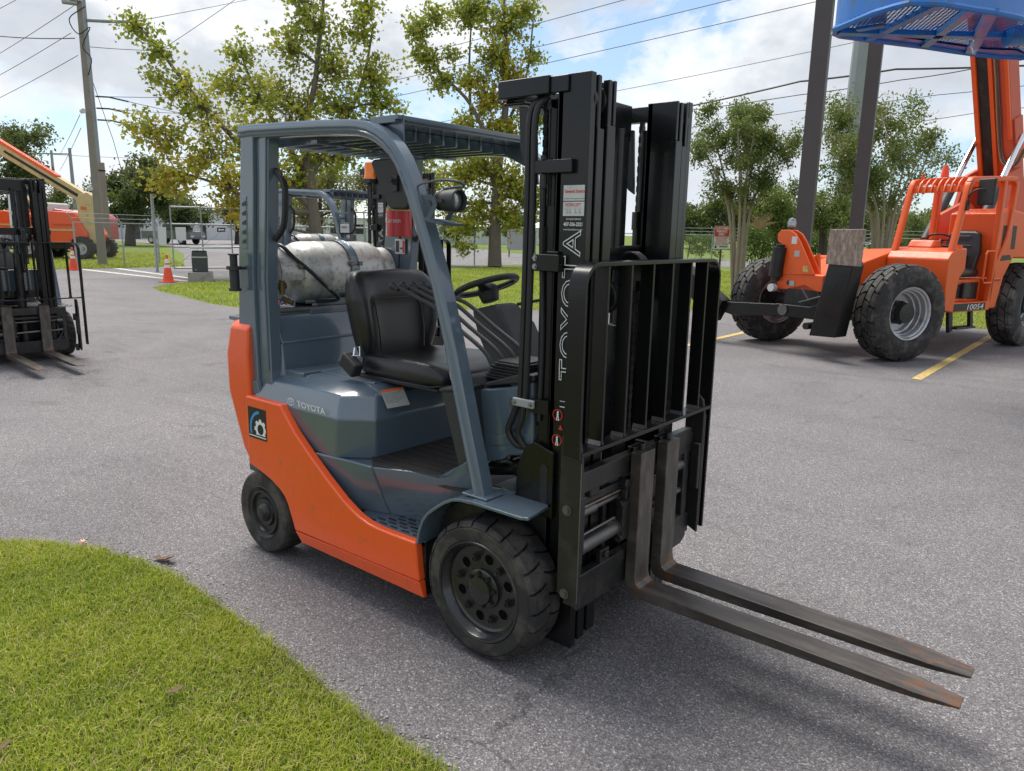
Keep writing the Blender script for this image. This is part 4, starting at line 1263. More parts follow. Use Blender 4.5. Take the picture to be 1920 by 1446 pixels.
    B().tube(smooth_path([(0.128, -0.365, 1.73), (0.125, -0.36, 1.5), (0.135, -0.355, 1.2), (0.13, -0.355, 0.9)], 4), 0.0085, 8).build('hydraulic_hose', 'hose_rubber', mast)
    B().tube(smooth_path([(0.02, -0.35, 0.85), (0.05, -0.33, 0.80), (0.10, -0.33, 0.82), (0.12, -0.34, 0.88)], 4), 0.0085, 8).build('hydraulic_hose', 'hose_rubber', mast)
    q = B().cyl((0.128, -0.365, 1.74), (0.128, -0.365, 1.695), 0.012, 8).cyl((0.128, -0.365, 1.69), (0.128, -0.365, 1.64), 0.009, 8).cyl((0.128, -0.365, 1.80), (0.128, -0.365, 1.787), 0.010, 8)
    q.build('hose_fitting', 'black_worn', mast)
    cl_ = B().box((0.030, -0.385, 0.945), (0.125, -0.372, 0.975)).build('hose_clamp', 'galvanised', mast, bevel=0.004)
    q = B()
    hex_bolt(q, (0.040, -0.385, 0.960), (0, -1, 0), 0.006, 0.008)
    hex_bolt(q, (0.113, -0.385, 0.960), (0, -1, 0), 0.006, 0.008)
    q.build('bolt', 'steel', cl_)
    B().box((0.10, -0.372, 0.93), (0.18, -0.355, 0.98)).build('clamp_plate', 'black_paint', mast)
    # mast lettering
    text('TOYOTA', 0.098, (0.278, -0.3545, 1.058), VERT, 'white_print', T, 'mast_lettering', outline=0.0017, sx=1.24, bold=0.0)
    sk = B().box((0.206, -0.3555, 1.655), (0.288, -0.3535, 1.704)).box((0.206, -0.3555, 1.607), (0.288, -0.3535, 1.652)).build('sticker', 'label_white', mast)
    text('General Source', 0.0150, (0.210, -0.3560, 1.680), NEAR, 'red_print', sk, sx=0.86, bold=0.0004)
    text('Rentals Your Equipment Rentals', 0.0065, (0.211, -0.3560, 1.660), NEAR, 'black_print', sk, sx=0.92)
    text('FORKLIFT', 0.0150, (0.215, -0.3560, 1.637), NEAR, 'red_print', sk, sx=0.94, bold=0.0002)
    q = B()
    for x in (0.218, 0.230, 0.252, 0.268):
        q.box((x, -0.3562, 1.614), (x + 0.006, -0.3558, 1.629))
        q.box((x + 0.006, -0.3562, 1.614), (x + 0.010, -0.3558, 1.620))
    q.box((0.211, -0.3562, 1.6315), (0.283, -0.3558, 1.6325))
    q.build('truck_symbol', 'grey_print', sk)
    text('24 HOUR SERVICE', 0.0085, (0.218, -0.3545, 1.594), NEAR, 'white_print', sk, sx=0.88)
    text('407-506-2021', 0.0165, (0.209, -0.3545, 1.575), NEAR, 'white_print', sk, sx=0.82, bold=0.0003)
    text('www.GeneralSource.com', 0.0085, (0.208, -0.3545, 1.561), NEAR, 'white_print', sk, sx=0.86)
    # two round prohibition signs
    for zc_ in (0.935, 0.845):
        q = B()
        q.rings([[(0.2100 + r * math.cos(R(a)), -0.3550, zc_ + r * 0.98 * math.sin(R(a))) for a in range(0, 360, 20)] for r in (0.0215, 0.0175)], cap=False)
        ps = q.build('warning_sign', 'red_print', mast, smooth=False)
        q = B()
        q.box((0.2070, -0.3552, zc_ - 0.008), (0.2140, -0.3547, zc_ + 0.006)).box((0.2050, -0.3552, zc_ - 0.020), (0.2090, -0.3547, zc_ - 0.008)).box((0.2120, -0.3552, zc_ - 0.020), (0.2160, -0.3547, zc_ - 0.008)).cyl((0.2105, -0.3552, zc_ + 0.010), (0.2105, -0.3547, zc_ + 0.010), 0.004, 10)
        q.build('pictogram', 'white_print', ps)
    B().prism([(0.2140, 0.884), (0.2340, 0.884), (0.2240, 0.902)], -0.3550, -0.3545).build('warning_triangle', 'red_print', mast)
    q = B()
    for a_, b_ in (((0.2400, 0.905), (0.2430, 0.985)), ((0.2480, 0.905), (0.2510, 0.985)), ((0.2400, 0.983), (0.2510, 0.986)), ((0.2400, 0.905), (0.2510, 0.908)), ((0.2180, 0.965), (0.2400, 0.968)), ((0.2400, 0.83), (0.2430, 0.890)), ((0.2180, 0.985), (0.2400, 0.987))):
        q.box((a_[0], -0.3552, a_[1]), (b_[0], -0.3547, b_[1]))
    q.build('mast_diagram', 'white_print', mast)
    # ---- carriage, backrest, forks
    car = bpy.data.objects.new('carriage', None)
    C.objects.link(car)
    car.parent = T
    B().prism([(-0.40, 0.690), (-0.40, 0.765), (0.42, 0.765), (0.42, 0.690)], 0.315, 0.352, 'x').box((0.30, -0.36, 0.640), (0.34, 0.40, 0.668)).build('upper_bar', 'black_worn', car, bevel=0.004)
    B().prism([(-0.42, 0.285), (-0.42, 0.392), (0.42, 0.392), (0.42, 0.285), (0.38, 0.262), (-0.38, 0.262)], 0.315, 0.352, 'x').build('lower_bar', 'black_worn', car, bevel=0.004)
    B().box((0.30, -0.40, 0.625), (0.335, -0.10, 0.632)).build('wear_strip', 'rust_plate', car)
    for s in (-1, 1):
        q = B()
        y = s * 0.395
        q.box((0.300, y - 0.022, 0.37), (0.350, y + 0.022, 0.72))
        q.box((0.300, s * 0.33 - 0.012, 0.66), (0.350, s * 0.33 + 0.05, 0.70))
        q.build('carriage_side', 'black_worn', car, bevel=0.008)
        B().box((0.22, s * 0.185 - 0.012, 0.30), (0.315, s * 0.185 + 0.012, 0.74)).build('carriage_web', 'black_worn', car, bevel=0.003)
        # side plate bolted to the carriage
        q = B()
        q.prism([(0.303, 0.345), (0.388, 0.300), (0.388, 0.83), (0.378, 0.885), (0.355, 0.906), (0.316, 0.906), (0.305, 0.895)], s * 0.462, s * 0.445)
        q.box((0.350, s * 0.447, 0.50), (0.386, s * 0.425, 0.70))
        q.box((0.320, s * 0.445, 0.66), (0.350, s * 0.41, 0.74)).box((0.320, s * 0.445, 0.30), (0.350, s * 0.41, 0.38))
        sp_ = q.build('side_plate', 'black_worn', car, bevel=0.004)
        for z in (0.645, 0.345):
            q = B()
            hex_bolt(q, (0.338, s * 0.462, z + 0.005), (0, s, 0), 0.012, 0.012)
            q.build('bolt', 'dull_steel', sp_)
        B().box((0.3868, s * 0.4635, 0.33), (0.3892, s * 0.4600, 0.82)).build('worn_edge', 'dull_steel', sp_)
    B().cyl((0.325, -0.40, 0.605), (0.325, 0.40, 0.615), 0.010, 12).cyl((0.325, -0.40, 0.605), (0.325, -0.28, 0.607), 0.017, 14).cyl((0.325, 0.32, 0.612), (0.325, 0.40, 0.613), 0.024, 14).build('shift_rod', 'dull_steel', car)
    B().cyl((0.330, -0.42, 0.482), (0.330, -0.13, 0.490), 0.027, 20).cyl((0.330, -0.15, 0.490), (0.330, -0.12, 0.490), 0.033, 20).cyl((0.330, -0.13, 0.49), (0.330, 0.38, 0.50), 0.012, 12).build('shift_cylinder', 'dull_steel', car)
    B().tube([(0.345, -0.42, 0.535), (0.345, -0.17, 0.54)], 0.005, 6).build('hydraulic_pipe', 'dull_steel', car)
    B().box((0.335, -0.145, 0.445), (0.368, -0.098, 0.595)).box((0.345, -0.125, 0.60), (0.365, -0.105, 0.66)).cyl((0.33, -0.12, 0.66), (0.37, -0.12, 0.66), 0.020, 12).cyl((0.35, -0.15, 0.585), (0.35, -0.09, 0.585), 0.016, 10).cyl((0.35, -0.15, 0.455), (0.35, -0.09, 0.455), 0.018, 10).build('shift_bracket', 'black_worn', car, bevel=0.004)
    B().box((0.330, -0.26, 0.39), (0.350, -0.20, 0.44)).cyl((0.335, -0.23, 0.42), (0.360, -0.23, 0.42), 0.014, 10).build('lower_hook', 'black_worn', car, bevel=0.003)
    # load backrest
    lb_ = bpy.data.objects.new('load_backrest', None)
    C.objects.link(lb_)
    lb_.parent = car
    rr_ = 0.075
    yl, yr, zt = -0.478, 0.498, 1.458
    path = [(yl, 0.84)] + [(yl, 1.30)] + [(yl + rr_ - rr_ * math.cos(R(a)), zt - rr_ + rr_ * math.sin(R(a))) for a in range(0, 91, 15)] + [(yr - rr_ + rr_ * math.sin(R(a)), zt - rr_ + rr_ * math.cos(R(a))) for a in range(0, 91, 15)] + [(yr, 0.90), (yr, 0.315)]
    B().sweep([(0.360, y, z) for y, z in path], [(0.032, 0.0065), (0.032, -0.0065), (-0.032, -0.0065), (-0.032, 0.0065)], (1, 0, 0)).build('backrest_frame', 'black_paint', lb_, bevel=0.002)
    B().box((0.328, -0.472, 0.843), (0.394, 0.492, 0.856)).build('backrest_crossbar', 'black_paint', lb_, bevel=0.002)
    bar = B().box((0.334, -0.006, 0.856), (0.386, 0.006, 1.452)).build('backrest_bar', 'black_paint', lb_, bevel=0.0015)
    ys = (-0.340, -0.195, -0.046, 0.098, 0.248, 0.386)
    wl_ = B().prism([(0.0065, 0.857), (0.013, 0.857), (0.0065, 0.872)], 0.336, 0.384, 'x').prism([(-0.0065, 0.857), (-0.013, 0.857), (-0.0065, 0.872)], 0.336, 0.384, 'x').build('weld_seam', 'dull_steel', lb_)
    wl_.location.y = ys[0]
    bar.location.y = ys[0]
    for y in ys[1:]:
        c = wl_.copy()
        C.objects.link(c)
        c.location.y = y
        c = bar.copy()
        C.objects.link(c)
        c.location.y = y
    # forks
    for y in (-0.044, 0.156):
        q = B()
        prof = [(0.360, 0.775), (0.403, 0.775), (0.403, 0.292), (0.409, 0.268), (0.426, 0.256), (0.50, 0.2545), (1.30, 0.240), (1.35, 0.238), (1.38, 0.236), (1.470, 0.230), (1.470, 0.222), (1.38, 0.217), (1.28, 0.214), (0.48, 0.212), (0.40, 0.214), (0.372, 0.228), (0.360, 0.250)]
        n_ = len(prof)
        def wd_(x):
            return 0.052 if x < 1.35 else 0.052 - (x - 1.35) / 0.12 * 0.019
        # two side profiles narrowed at the tip
        q.rings([[(x, y - wd_(x), z) for x, z in prof], [(x, y + wd_(x), z) for x, z in prof]])
        fk = q.build('fork', 'fork_steel', car, bevel=0.003)
        B().box((0.348, y - 0.04, 0.745), (0.362, y + 0.04, 0.790)).box((0.335, y - 0.04, 0.768), (0.365, y + 0.04, 0.790)).cyl((0.375, y, 0.775), (0.375, y, 0.80), 0.012, 10).build('fork_hook', 'black_worn', fk, bevel=0.003)
    return T, car


LK = 'orange and grey forklift in the foreground with black mast and two low forks'
FL, FLcar = make_forklift(LK)

# ---------------------------------------------------------------- the other forklifts
def part(p, nm):
    return [c for c in p.children if c.name.split('.')[0] == nm]


F2 = copy_tree(FL)
F2.location = (-4.559, 3.154, 0)
F2.rotation_euler = (0, 0, R(-2.45))
F2['label'] = 'forklift parked behind the foreground one, seen through its overhead guard'
part(F2, 'mast')[0].location.z = 0.12
for nm in ('mirror', 'headlight'):
    for c in part(F2, nm):
        for d in list(c.children):
            bpy.data.objects.remove(d)
        bpy.data.objects.remove(c)
mr2 = B().box((-0.52, -0.40, 1.50), (-0.36, -0.36, 1.60)).build('mirror', 'black_plastic', F2, bevel=0.02, seg=3)
hl2 = B().box((-0.26, -0.52, 1.50), (-0.20, -0.40, 1.62), (0, 0, -25)).build('headlight', 'black_plastic', F2, bevel=0.02, seg=3)
B().box((-0.203, -0.51, 1.515), (-0.196, -0.415, 1.605), (0, 0, -25), (-0.23, -0.46, 1.56)).build('lens', 'label_white', hl2, bevel=0.01)
bc = B().lathe([(0.0, 2.15), (0.045, 2.148), (0.056, 2.135), (0.060, 2.02), (0.066, 2.01), (0.066, 1.98), (0.0, 1.98)], (0.11, -0.37, 0.08), 'z', 24).build('beacon', 'amber', F2)
B().box((0.05, -0.43, 2.02), (0.17, -0.31, 2.06)).tube([(0.11, -0.37, 2.0), (0.11, -0.37, 1.75)], 0.012, 8).build('beacon_base', 'black_plastic', bc, bevel=0.005)
# document tube and notices on the far rear pillar of the foreground forklift
tb = B().cyl((0, 0, -0.07), (0, 0, 0.07), 0.068, 30).build('document_tube', 'red_tube', None, bevel=0.004)
tb.location = (-1.358, 0.345, 1.588)
tag(tb, 'red document tube with white label strapped inside the far rear pillar of the forklift', 'document tube')
def wrap(r_, a0, a1, z0, z1, m_, nm):
    q = B()
    q.rings([[(r_ * math.cos(R(a)), r_ * math.sin(R(a)), z) for a in np.linspace(a0, a1, 9)] for z in (z0, z1)], cap=False, closed=False)
    return q.build(nm, m_, tb, smooth=False)
lbl = wrap(0.0686, -150, -112, -0.066, 0.050, 'label_white', 'tube_label')
for k in range(7):
    wrap(0.0690, -146, -118 - 3 * (k % 2), 0.036 - 0.014 * k, 0.039 - 0.014 * k, 'grey_print', 'label_line')
wrap(0.0695, -115, 10, 0.062, 0.080, 'yellow_paint', 'tube_cap')
ta = R(-62)
tdir = Vector((-math.sin(ta), math.cos(ta), 0))
tnv = Vector((math.cos(ta), math.sin(ta), 0))
text('Larsen', 0.034, tnv * 0.0705 - tdir * 0.052 + Z_ * 0.002, (tdir, Z_, tnv), 'white_print', tb, 'tube_lettering', sx=0.95)
og_ = part(FL, 'overhead_guard')[0]
nb_ = B().box((-1.452, 0.3985, 1.425), (-1.372, 0.3995, 1.505)).build('notice', 'label_white', og_)
B().box((-1.446, 0.3975, 1.435), (-1.418, 0.3985, 1.495)).box((-1.41, 0.3975, 1.45), (-1.378, 0.3985, 1.46)).build('notice_print', 'dark_plastic', nb_)
B().box((-1.39, 0.3965, 1.43), (-1.376, 0.3985, 1.495)).build('notice_print', 'red_print', nb_)
B().box((-1.44, 0.398, 1.655), (-1.36, 0.3995, 1.70)).build('notice', 'label_white', og_)
B().box((-1.255, 0.40, 1.765), (-1.205, 0.407, 1.815)).build('rusty_tab', 'rust_plate', og_)

F3 = copy_tree(FL)
F3.location = (-8.2, 0.62, 0)
F3.rotation_euler = (0, 0, R(-4))
F3['label'] = 'dusty black masted forklift at the left edge with forks pointing right'
c3 = part(F3, 'carriage')[0]
c3.location.z = -0.155
lb3 = part(c3, 'load_backrest')[0]
lb3.scale = (1, 1.16, 1.04)
lb3.location = (0, 0.03, -0.02)
for c in part(c3, 'side_plate'):
    c.location.y = 0.08 if c.data.vertices[0].co.y > 0 else -0.08
    c.location.z = -0.06
fk = part(c3, 'fork')
fk[0].location.y = -0.136
fk[1].location.y = 0.03
for f in fk:
    f.location.z = 0.02
for nm in ('headlight', 'lamp_guard', 'lamp_bracket', 'decal', 'side_panel', 'side_sill', 'caution_label', 'lettering', 'emblem', 'mast_lettering'):
    for c in part(F3, nm):
        if nm in ('side_panel', 'side_sill'):
            c.data = c.data.copy()
            c.data.materials[0] = MATS['grey_matte']
        else:
            for d in list(c.children):
                bpy.data.objects.remove(d)
            bpy.data.objects.remove(c)
q = B()
for k in range(4):
    y0 = 0.30 + 0.03 * k
    q.tube(smooth_path([(0.25, 0.33, 0.80 - 0.01 * k), (0.32, y0, 0.66), (0.33, y0 + 0.08, 0.50 - 0.04 * k), (0.33, y0 - 0.02, 0.36 + 0.02 * k), (0.33, 0.22, 0.34)], 4), 0.008, 6)
q.build('hydraulic_hose', 'hose_rubber', c3)


# ---------------------------------------------------------------- telehandler
def big_wheel(name, parent, loc, rz, tyre_m, w=0.42, r=0.625, rr=0.335, s=1):
    """Off-road wheel; outer face on +y when s=1."""
    e = bpy.data.objects.new(name, None)
    C.objects.link(e)
    e.parent = parent
    e.location = loc
    e.rotation_euler = (0, 0, R(rz))
    h = w / 2
    q = B()
    q.lathe([(rr, h - 0.04), (rr + 0.03, h - 0.005), (rr + 0.10, h + 0.012), (r - 0.10, h), (r - 0.045, h - 0.03), (r - 0.038, h - 0.06), (r - 0.035, 0), (r - 0.038, -h + 0.06), (r - 0.045, -h + 0.03), (r - 0.10, -h), (rr + 0.10, -h - 0.012), (rr + 0.03, -h + 0.005), (rr, -h + 0.04)], (0, 0, 0), 'y', 60)
    N = 20
    for k in range(N):
        for side in (-1, 1):
            a0 = 2 * math.pi * (k + (0.5 if side > 0 else 0)) / N
            da = 2 * math.pi / N
            # a hooked block: shoulder part and centre part
            for ys, rads, offs, wid in (((h - 0.012, h - 0.05, h - 0.10), (r - 0.085, r - 0.012, r), (0.0, 0.0, 0.10), 0.80), ((h - 0.115, h - 0.155, h - 0.20), (r, r, r), (0.25, 0.42, 0.50), 0.86)):
                rs = []
                for y, ra, of in zip(ys, rads, offs):
                    am = a0 + of * da
                    n_ = 4
                    ring = [(ra * math.cos(am + wid * da * i / (n_ - 1)), y * side, ra * math.sin(am + wid * da * i / (n_ - 1))) for i in range(n_)]
                    ring += [((r - 0.09 if ra < r - 0.05 else r - 0.045) * math.cos(am + wid * da * i / (n_ - 1)), y * side, (r - 0.09 if ra < r - 0.05 else r - 0.045) * math.sin(am + wid * da * i / (n_ - 1))) for i in range(n_ - 1, -1, -1)]
                    rs.append(ring)
                q.rings(rs)
    q.build('tyre', tyre_m, e, bevel=0.006, seg=1)
    q = B()
    q.lathe([(rr + 0.012, h - 0.035), (rr + 0.006, h - 0.022), (rr - 0.012, h - 0.030), (rr - 0.022, h - 0.06), (rr - 0.036, h - 0.065), (rr - 0.045, h - 0.13), (rr - 0.06, h - 0.135), (rr - 0.065, h - 0.20), (rr - 0.085, h - 0.21), (rr - 0.09, h - 0.27), (0.16, h - 0.285), (0.0, h - 0.29)], (0, 0, 0), 'y', 48)
    q.lathe([(rr + 0.012, -h + 0.035), (rr - 0.012, -h + 0.030), (rr - 0.03, -h + 0.08), (0.24, -h + 0.12), (0.12, -h + 0.13), (0, -h + 0.13)], (0, 0, 0), 'y', 40)
    q.build('rim', 'silver_rim' if tyre_m == 'rubber' else 'silver_rim', e)
    q = B()
    q.lathe([(0.155, h - 0.283), (0.15, h - 0.18), (0.135, h - 0.165), (0.13, h - 0.10), (0.125, h - 0.075), (0.0, h - 0.07)], (0, 0, 0), 'y', 28)
    for k in range(8):
        a = R(45 * k)
        q.cyl((0.14 * math.cos(a), h - 0.20, 0.14 * math.sin(a)), (0.14 * math.cos(a), h - 0.15, 0.14 * math.sin(a)), 0.014, 6)
    q.build('hub', 'black_worn', e)
    return e


TH = thing('telehandler', 'large orange telehandler with raised boom and open cab parked at right', 'telehandler', (-1.52, 8.62, 0), 251.6)
OR = 'boom_orange'
rt_ = 0.625
big_wheel('front_wheel', TH, (0, 1.02, rt_), -13, 'rubber')
big_wheel('front_wheel', TH, (0, -1.02, rt_), -13 , 'rubber')
big_wheel('rear_wheel', TH, (-3.2, 1.02, rt_), 0, 'rubber_dusty')
big_wheel('rear_wheel', TH, (-3.2, -1.02, rt_), 180, 'rubber_dusty')
B().cyl((0, -0.85, rt_), (0, 0.85, rt_), 0.11, 14).box((-0.16, -0.35, 0.45), (0.16, 0.35, 0.80)).build('front_axle', 'black_worn', TH)
B().cyl((-3.2, -0.85, rt_), (-3.2, 0.85, rt_), 0.11, 14).build('rear_axle', 'black_worn', TH)
q = B()
q.prism([(0.62, 0.84), (0.62, 1.07), (0.20, 1.10), (-0.25, 1.24), (-0.95, 1.40), (-4.3, 1.45), (-4.3, 0.75), (-0.75, 0.70), (-0.2, 0.95), (0.10, 0.98), (0.3, 0.84)], -0.44, 0.30)
q.build('chassis', OR, TH, bevel=0.02)
B().box((-0.9, -0.85, 1.0), (-0.15, -0.45, 1.30)).prism([(-0.15, -0.85), (0.02, -0.82), (0.06, -0.46), (-0.15, -0.45)], 1.0, 1.30, 'z').build('side_box', OR, TH, bevel=0.06, seg=3)
# front tower plates with the tilt cylinder
for x0 in (0.46, 0.60):
    B().prism([(-0.34, 1.05), (-0.37, 1.20), (-0.36, 1.40), (-0.40, 1.46), (-0.475, 1.50), (-0.49, 1.60), (-0.44, 1.655), (-0.30, 1.66), (-0.20, 1.61), (-0.11, 1.50), (0.16, 1.07)], x0, x0 + 0.03, 'x').build('tower_plate', OR, TH, bevel=0.006)
B().prism([(0.10, 1.08), (-0.34, 1.08), (-0.30, 1.10), (0.06, 1.35)], 0.40, 0.44, 'x').build('tower_gusset', OR, TH)
q = B().cyl((0.58, -0.40, 1.50), (0.58, -0.43, 1.46), 0.05, 16).cyl((0.66, -0.405, 1.42), (0.66, -0.44, 1.02), 0.095, 22).cyl((0.66, -0.40, 1.46), (0.66, -0.405, 1.41), 0.06, 16).cyl((0.66, -0.44, 1.02), (0.66, -0.445, 0.96), 0.06, 16)
q.build('level_cylinder', 'black_worn', TH)
B().cyl((0.66, -0.445, 0.86), (0.74, -0.445, 0.86), 0.055, 18).build('gauge', 'label_white', TH)
B().lathe([(0.0, 1.665), (0.02, 1.67), (0.055, 1.70), (0.06, 1.76), (0.04, 1.81), (0.0, 1.83)], (0.55, -0.33, 0), 'z', 16).build('work_lamp', 'lens_glass', TH)
B().cyl((0.622, -0.24, 0.94), (0.60, -0.24, 0.94), 0.035, 16).build('tow_hole', 'hose_rubber', TH)
for y, z, h_, m_ in ((-0.20, 1.47, 0.10, 'label_white'), (-0.14, 1.30, 0.08, 'grey_print'), (0.02, 1.10, 0.08, 'yellow_paint'), (-0.18, 0.90, 0.07, 'grey_print')):
    B().box((0.6305, y - 0.045, z), (0.632, y + 0.04, z + h_)).build('warning_label', m_, TH)
# front axle frame, stabilisers
q = B()
q.prism([(-0.25, 0.66), (0.30, 0.66), (0.42, 0.70), (0.42, 0.50), (-0.10, 0.50)], 0.66, 0.86, 'x')
q.prism([(-1.25, 0.60), (-0.08, 0.66), (-0.04, 0.60), (-0.08, 0.50), (-1.0, 0.42), (-1.25, 0.46)], 0.70, 0.84, 'x')
q.build('stabiliser_beam', 'black_paint', TH, bevel=0.01)
B().cyl((0.68, -0.11, 0.585), (0.88, -0.11, 0.585), 0.075, 20).build('beam_pin', 'dull_steel', TH)
B().prism([(-0.30, 0.66), (-0.26, 0.86), (0.02, 0.94), (0.22, 0.86), (0.36, 0.70), (0.36, 0.62), (-0.30, 0.62)], 0.48, 0.62, 'x').build('beam_bracket', 'black_worn', TH, bevel=0.008)
B().sweep([(0.70, 0.02, 0.69), (0.70, 0.36, 0.80)], rrect(0.04, 0.02, 0.004, 1), (1, 0, 0)).sweep([(0.70, 0.04, 0.88), (0.70, 0.18, 0.72)], rrect(0.03, 0.015, 0.004, 1), (1, 0, 0)).build('brace', 'dull_steel', TH)
q = B()
q.rings([[(0.98, 0.42, 0.30), (0.98, 0.80, 0.32), (0.74, 0.80, 0.32), (0.74, 0.34, 0.36)], [(0.98, 0.60, 1.23), (0.98, 0.94, 1.23), (0.74, 0.94, 1.23), (0.74, 0.52, 1.23)], [(0.86, 0.60, 1.66), (0.86, 0.70, 1.66), (0.74, 0.70, 1.66), (0.74, 0.57, 1.66)]])
q.build('stabiliser_leg', 'black_paint', TH, bevel=0.012)
B().cyl((0.99, 0.36, 0.42), (0.75, 0.36, 0.42), 0.045, 14).build('leg_pin', 'black_worn', TH)
B().prism([(0.585, 1.235), (1.06, 1.225), (1.075, 1.668), (0.60, 1.665)], 0.99, 1.02, 'x').build('stabiliser_pad', 'rust_plate', TH, bevel=0.004)
q = B()
q.rings([[(0.94, -1.30, 0.30), (0.94, -1.12, 0.62), (0.74, -1.12, 0.62), (0.74, -1.30, 0.30)], [(0.94, -2.12, 0.86), (0.94, -1.98, 1.12), (0.74, -1.98, 1.12), (0.74, -2.12, 0.86)]])
q.build('stabiliser_leg', 'black_paint', TH, bevel=0.012)
B().box((0.73, -2.35, 1.02), (0.95, -2.02, 1.05), (30, 0, 0)).build('stabiliser_pad', 'rust_plate', TH)
# cab
q = B()
q.prism([(-0.765, 1.18), (-0.765, 1.31), (-0.84, 1.40), (-0.98, 1.45), (-1.20, 1.46), (-1.22, 1.18), (-1.10, 1.05), (-1.06, 0.72), (-1.06, 0.59), (-0.82, 0.62), (-0.775, 0.95)], 0.30, 1.17)
q.build('cab_front', OR, TH, bevel=0.02, seg=3)
B().prism([(-1.02, 1.45), (-1.10, 1.56), (-1.25, 1.56), (-1.30, 1.45)], 0.42, 0.78).build('dash_hump', OR, TH, bevel=0.03, seg=3)
q = B()
q.box((-2.05, 0.34, 0.59), (-1.0, 1.15, 0.715))
q.build('cab_floor', OR, TH, bevel=0.008)
B().box((-1.93, 1.1515, 0.605), (-1.08, 1.1545, 0.705)).build('number_plate', 'black_print', TH)
nb = text('10054', 0.108, (-1.95, 1.1555, 0.615), (X_, Z_, Y_), 'white_print', TH, 'number', sx=1.0)
me = nb.data
for v in me.vertices:   # face +y: lettering runs towards -x
    v.co.x = -1.40 - (v.co.x + 1.95) * 1.75 - (v.co.z - 0.615) * 0.25
me.flip_normals()
q = B()
rp = rrect(0.075, 0.075, 0.012, 2)
def post(pts, side=(0, 1, 0), pr=rp):
    q.sweep(smooth_path(pts, 3) if len(pts) > 2 else pts, pr, side)
post([(-0.86, 1.11, 1.22), (-1.02, 1.11, 1.85), (-1.10, 1.11, 2.20), (-1.15, 1.11, 2.31), (-1.26, 1.11, 2.36), (-2.25, 1.11, 2.42), (-2.34, 1.11, 2.38), (-2.38, 1.11, 2.28), (-2.30, 1.11, 1.60), (-2.10, 1.11, 1.20), (-2.02, 1.11, 0.62)])
post([(-0.88, 0.34, 1.40), (-1.10, 0.34, 2.20), (-1.15, 0.34, 2.31), (-1.26, 0.34, 2.36), (-2.30, 0.34, 2.42)])
post([(-1.80, 0.34, 1.0), (-1.80, 0.34, 2.38)])
post([(-2.06, 1.11, 0.62), (-2.04, 1.11, 2.38)])
q.box((-1.17, 0.34, 2.20), (-1.11, 1.11, 2.28))
q.box((-2.36, 0.34, 2.34), (-2.28, 1.11, 2.42))
q.box((-1.84, 0.34, 0.62), (-1.78, 0.40, 2.38))
q.box((-1.06, 1.08, 1.22), (-1.0, 1.16, 1.50), (0, -14, 0))
q.build('cab_frame', OR, TH, bevel=0.004)
sl = B().sweep([(-1.10, 0.37, 2.21), (-1.13, 0.37, 2.31), (-1.20, 0.37, 2.37), (-1.32, 0.37, 2.392), (-2.28, 0.37, 2.412)], [(-0.008, -0.022), (0.008, -0.022), (0.008, 0.022), (-0.008, 0.022)], (0, 1, 0)).build('roof_slat', OR, TH)
for k in range(1, 9):
    c = sl.copy()
    C.objects.link(c)
    c.location.y = 0.088 * k
B().box((-2.02, 0.40, 0.715), (-1.35, 1.0, 1.02)).build('seat_box', OR, TH, bevel=0.01)
B().box((-1.345, 0.45, 0.73), (-1.335, 0.72, 1.0)).box((-1.96, 0.995, 0.74), (-1.70, 1.005, 0.98)).box((-1.62, 0.995, 0.76), (-1.40, 1.01, 0.96)).build('seat_box_opening', 'hose_rubber', TH, bevel=0.01)
B().box((-1.66, 1.0, 0.76), (-1.48, 1.06, 0.98)).build('cab_box', 'black_plastic', TH, bevel=0.02, seg=3)
st2 = B()
st2.rings([[(-1.40, 0.50, 1.05), (-1.40, 0.98, 1.05), (-1.95, 0.98, 1.05), (-1.95, 0.50, 1.05)], [(-1.38, 0.48, 1.10), (-1.38, 1.0, 1.10), (-1.97, 1.0, 1.12), (-1.97, 0.48, 1.12)], [(-1.42, 0.50, 1.18), (-1.42, 0.98, 1.18), (-1.95, 0.98, 1.17), (-1.95, 0.50, 1.17)]])
ts = st2.build('seat', 'vinyl', TH, bevel=0.03, seg=3)
q = B()
q.rings([[(-1.82, 0.50, 1.14), (-1.82, 0.96, 1.14), (-1.93, 0.96, 1.14), (-1.93, 0.50, 1.14)], [(-1.86, 0.47, 1.40), (-1.86, 0.99, 1.40), (-1.98, 0.99, 1.40), (-1.98, 0.47, 1.40)], [(-1.93, 0.52, 1.66), (-1.93, 0.94, 1.66), (-2.02, 0.94, 1.66), (-2.02, 0.52, 1.66)], [(-1.97, 0.60, 1.70), (-1.97, 0.86, 1.70), (-2.02, 0.86, 1.70), (-2.02, 0.60, 1.70)]])
q.build('backrest', 'vinyl', ts, bevel=0.025, seg=3)
q = B()
q.box((-1.845, 0.60, 1.20), (-1.82, 0.86, 1.36)).box((-1.895, 0.58, 1.42), (-1.87, 0.88, 1.50)).box((-1.925, 0.62, 1.53), (-1.90, 0.84, 1.63))
q.build('backrest_pad', 'dark_plastic', ts, bevel=0.02, seg=2)
twl = B().tube([(-1.36 + 0.15 * math.cos(R(a)) * 0.75, 0.72 + 0.19 * math.sin(R(a)), 1.56 + 0.15 * math.cos(R(a)) * 0.55) for a in range(0, 360, 15)], 0.014, 8, closed=True).cyl((-1.36, 0.72, 1.56), (-1.24, 0.72, 1.40), 0.03, 10).box((-1.37, 0.54, 1.55), (-1.35, 0.90, 1.57)).build('steering_wheel', 'black_plastic', TH)
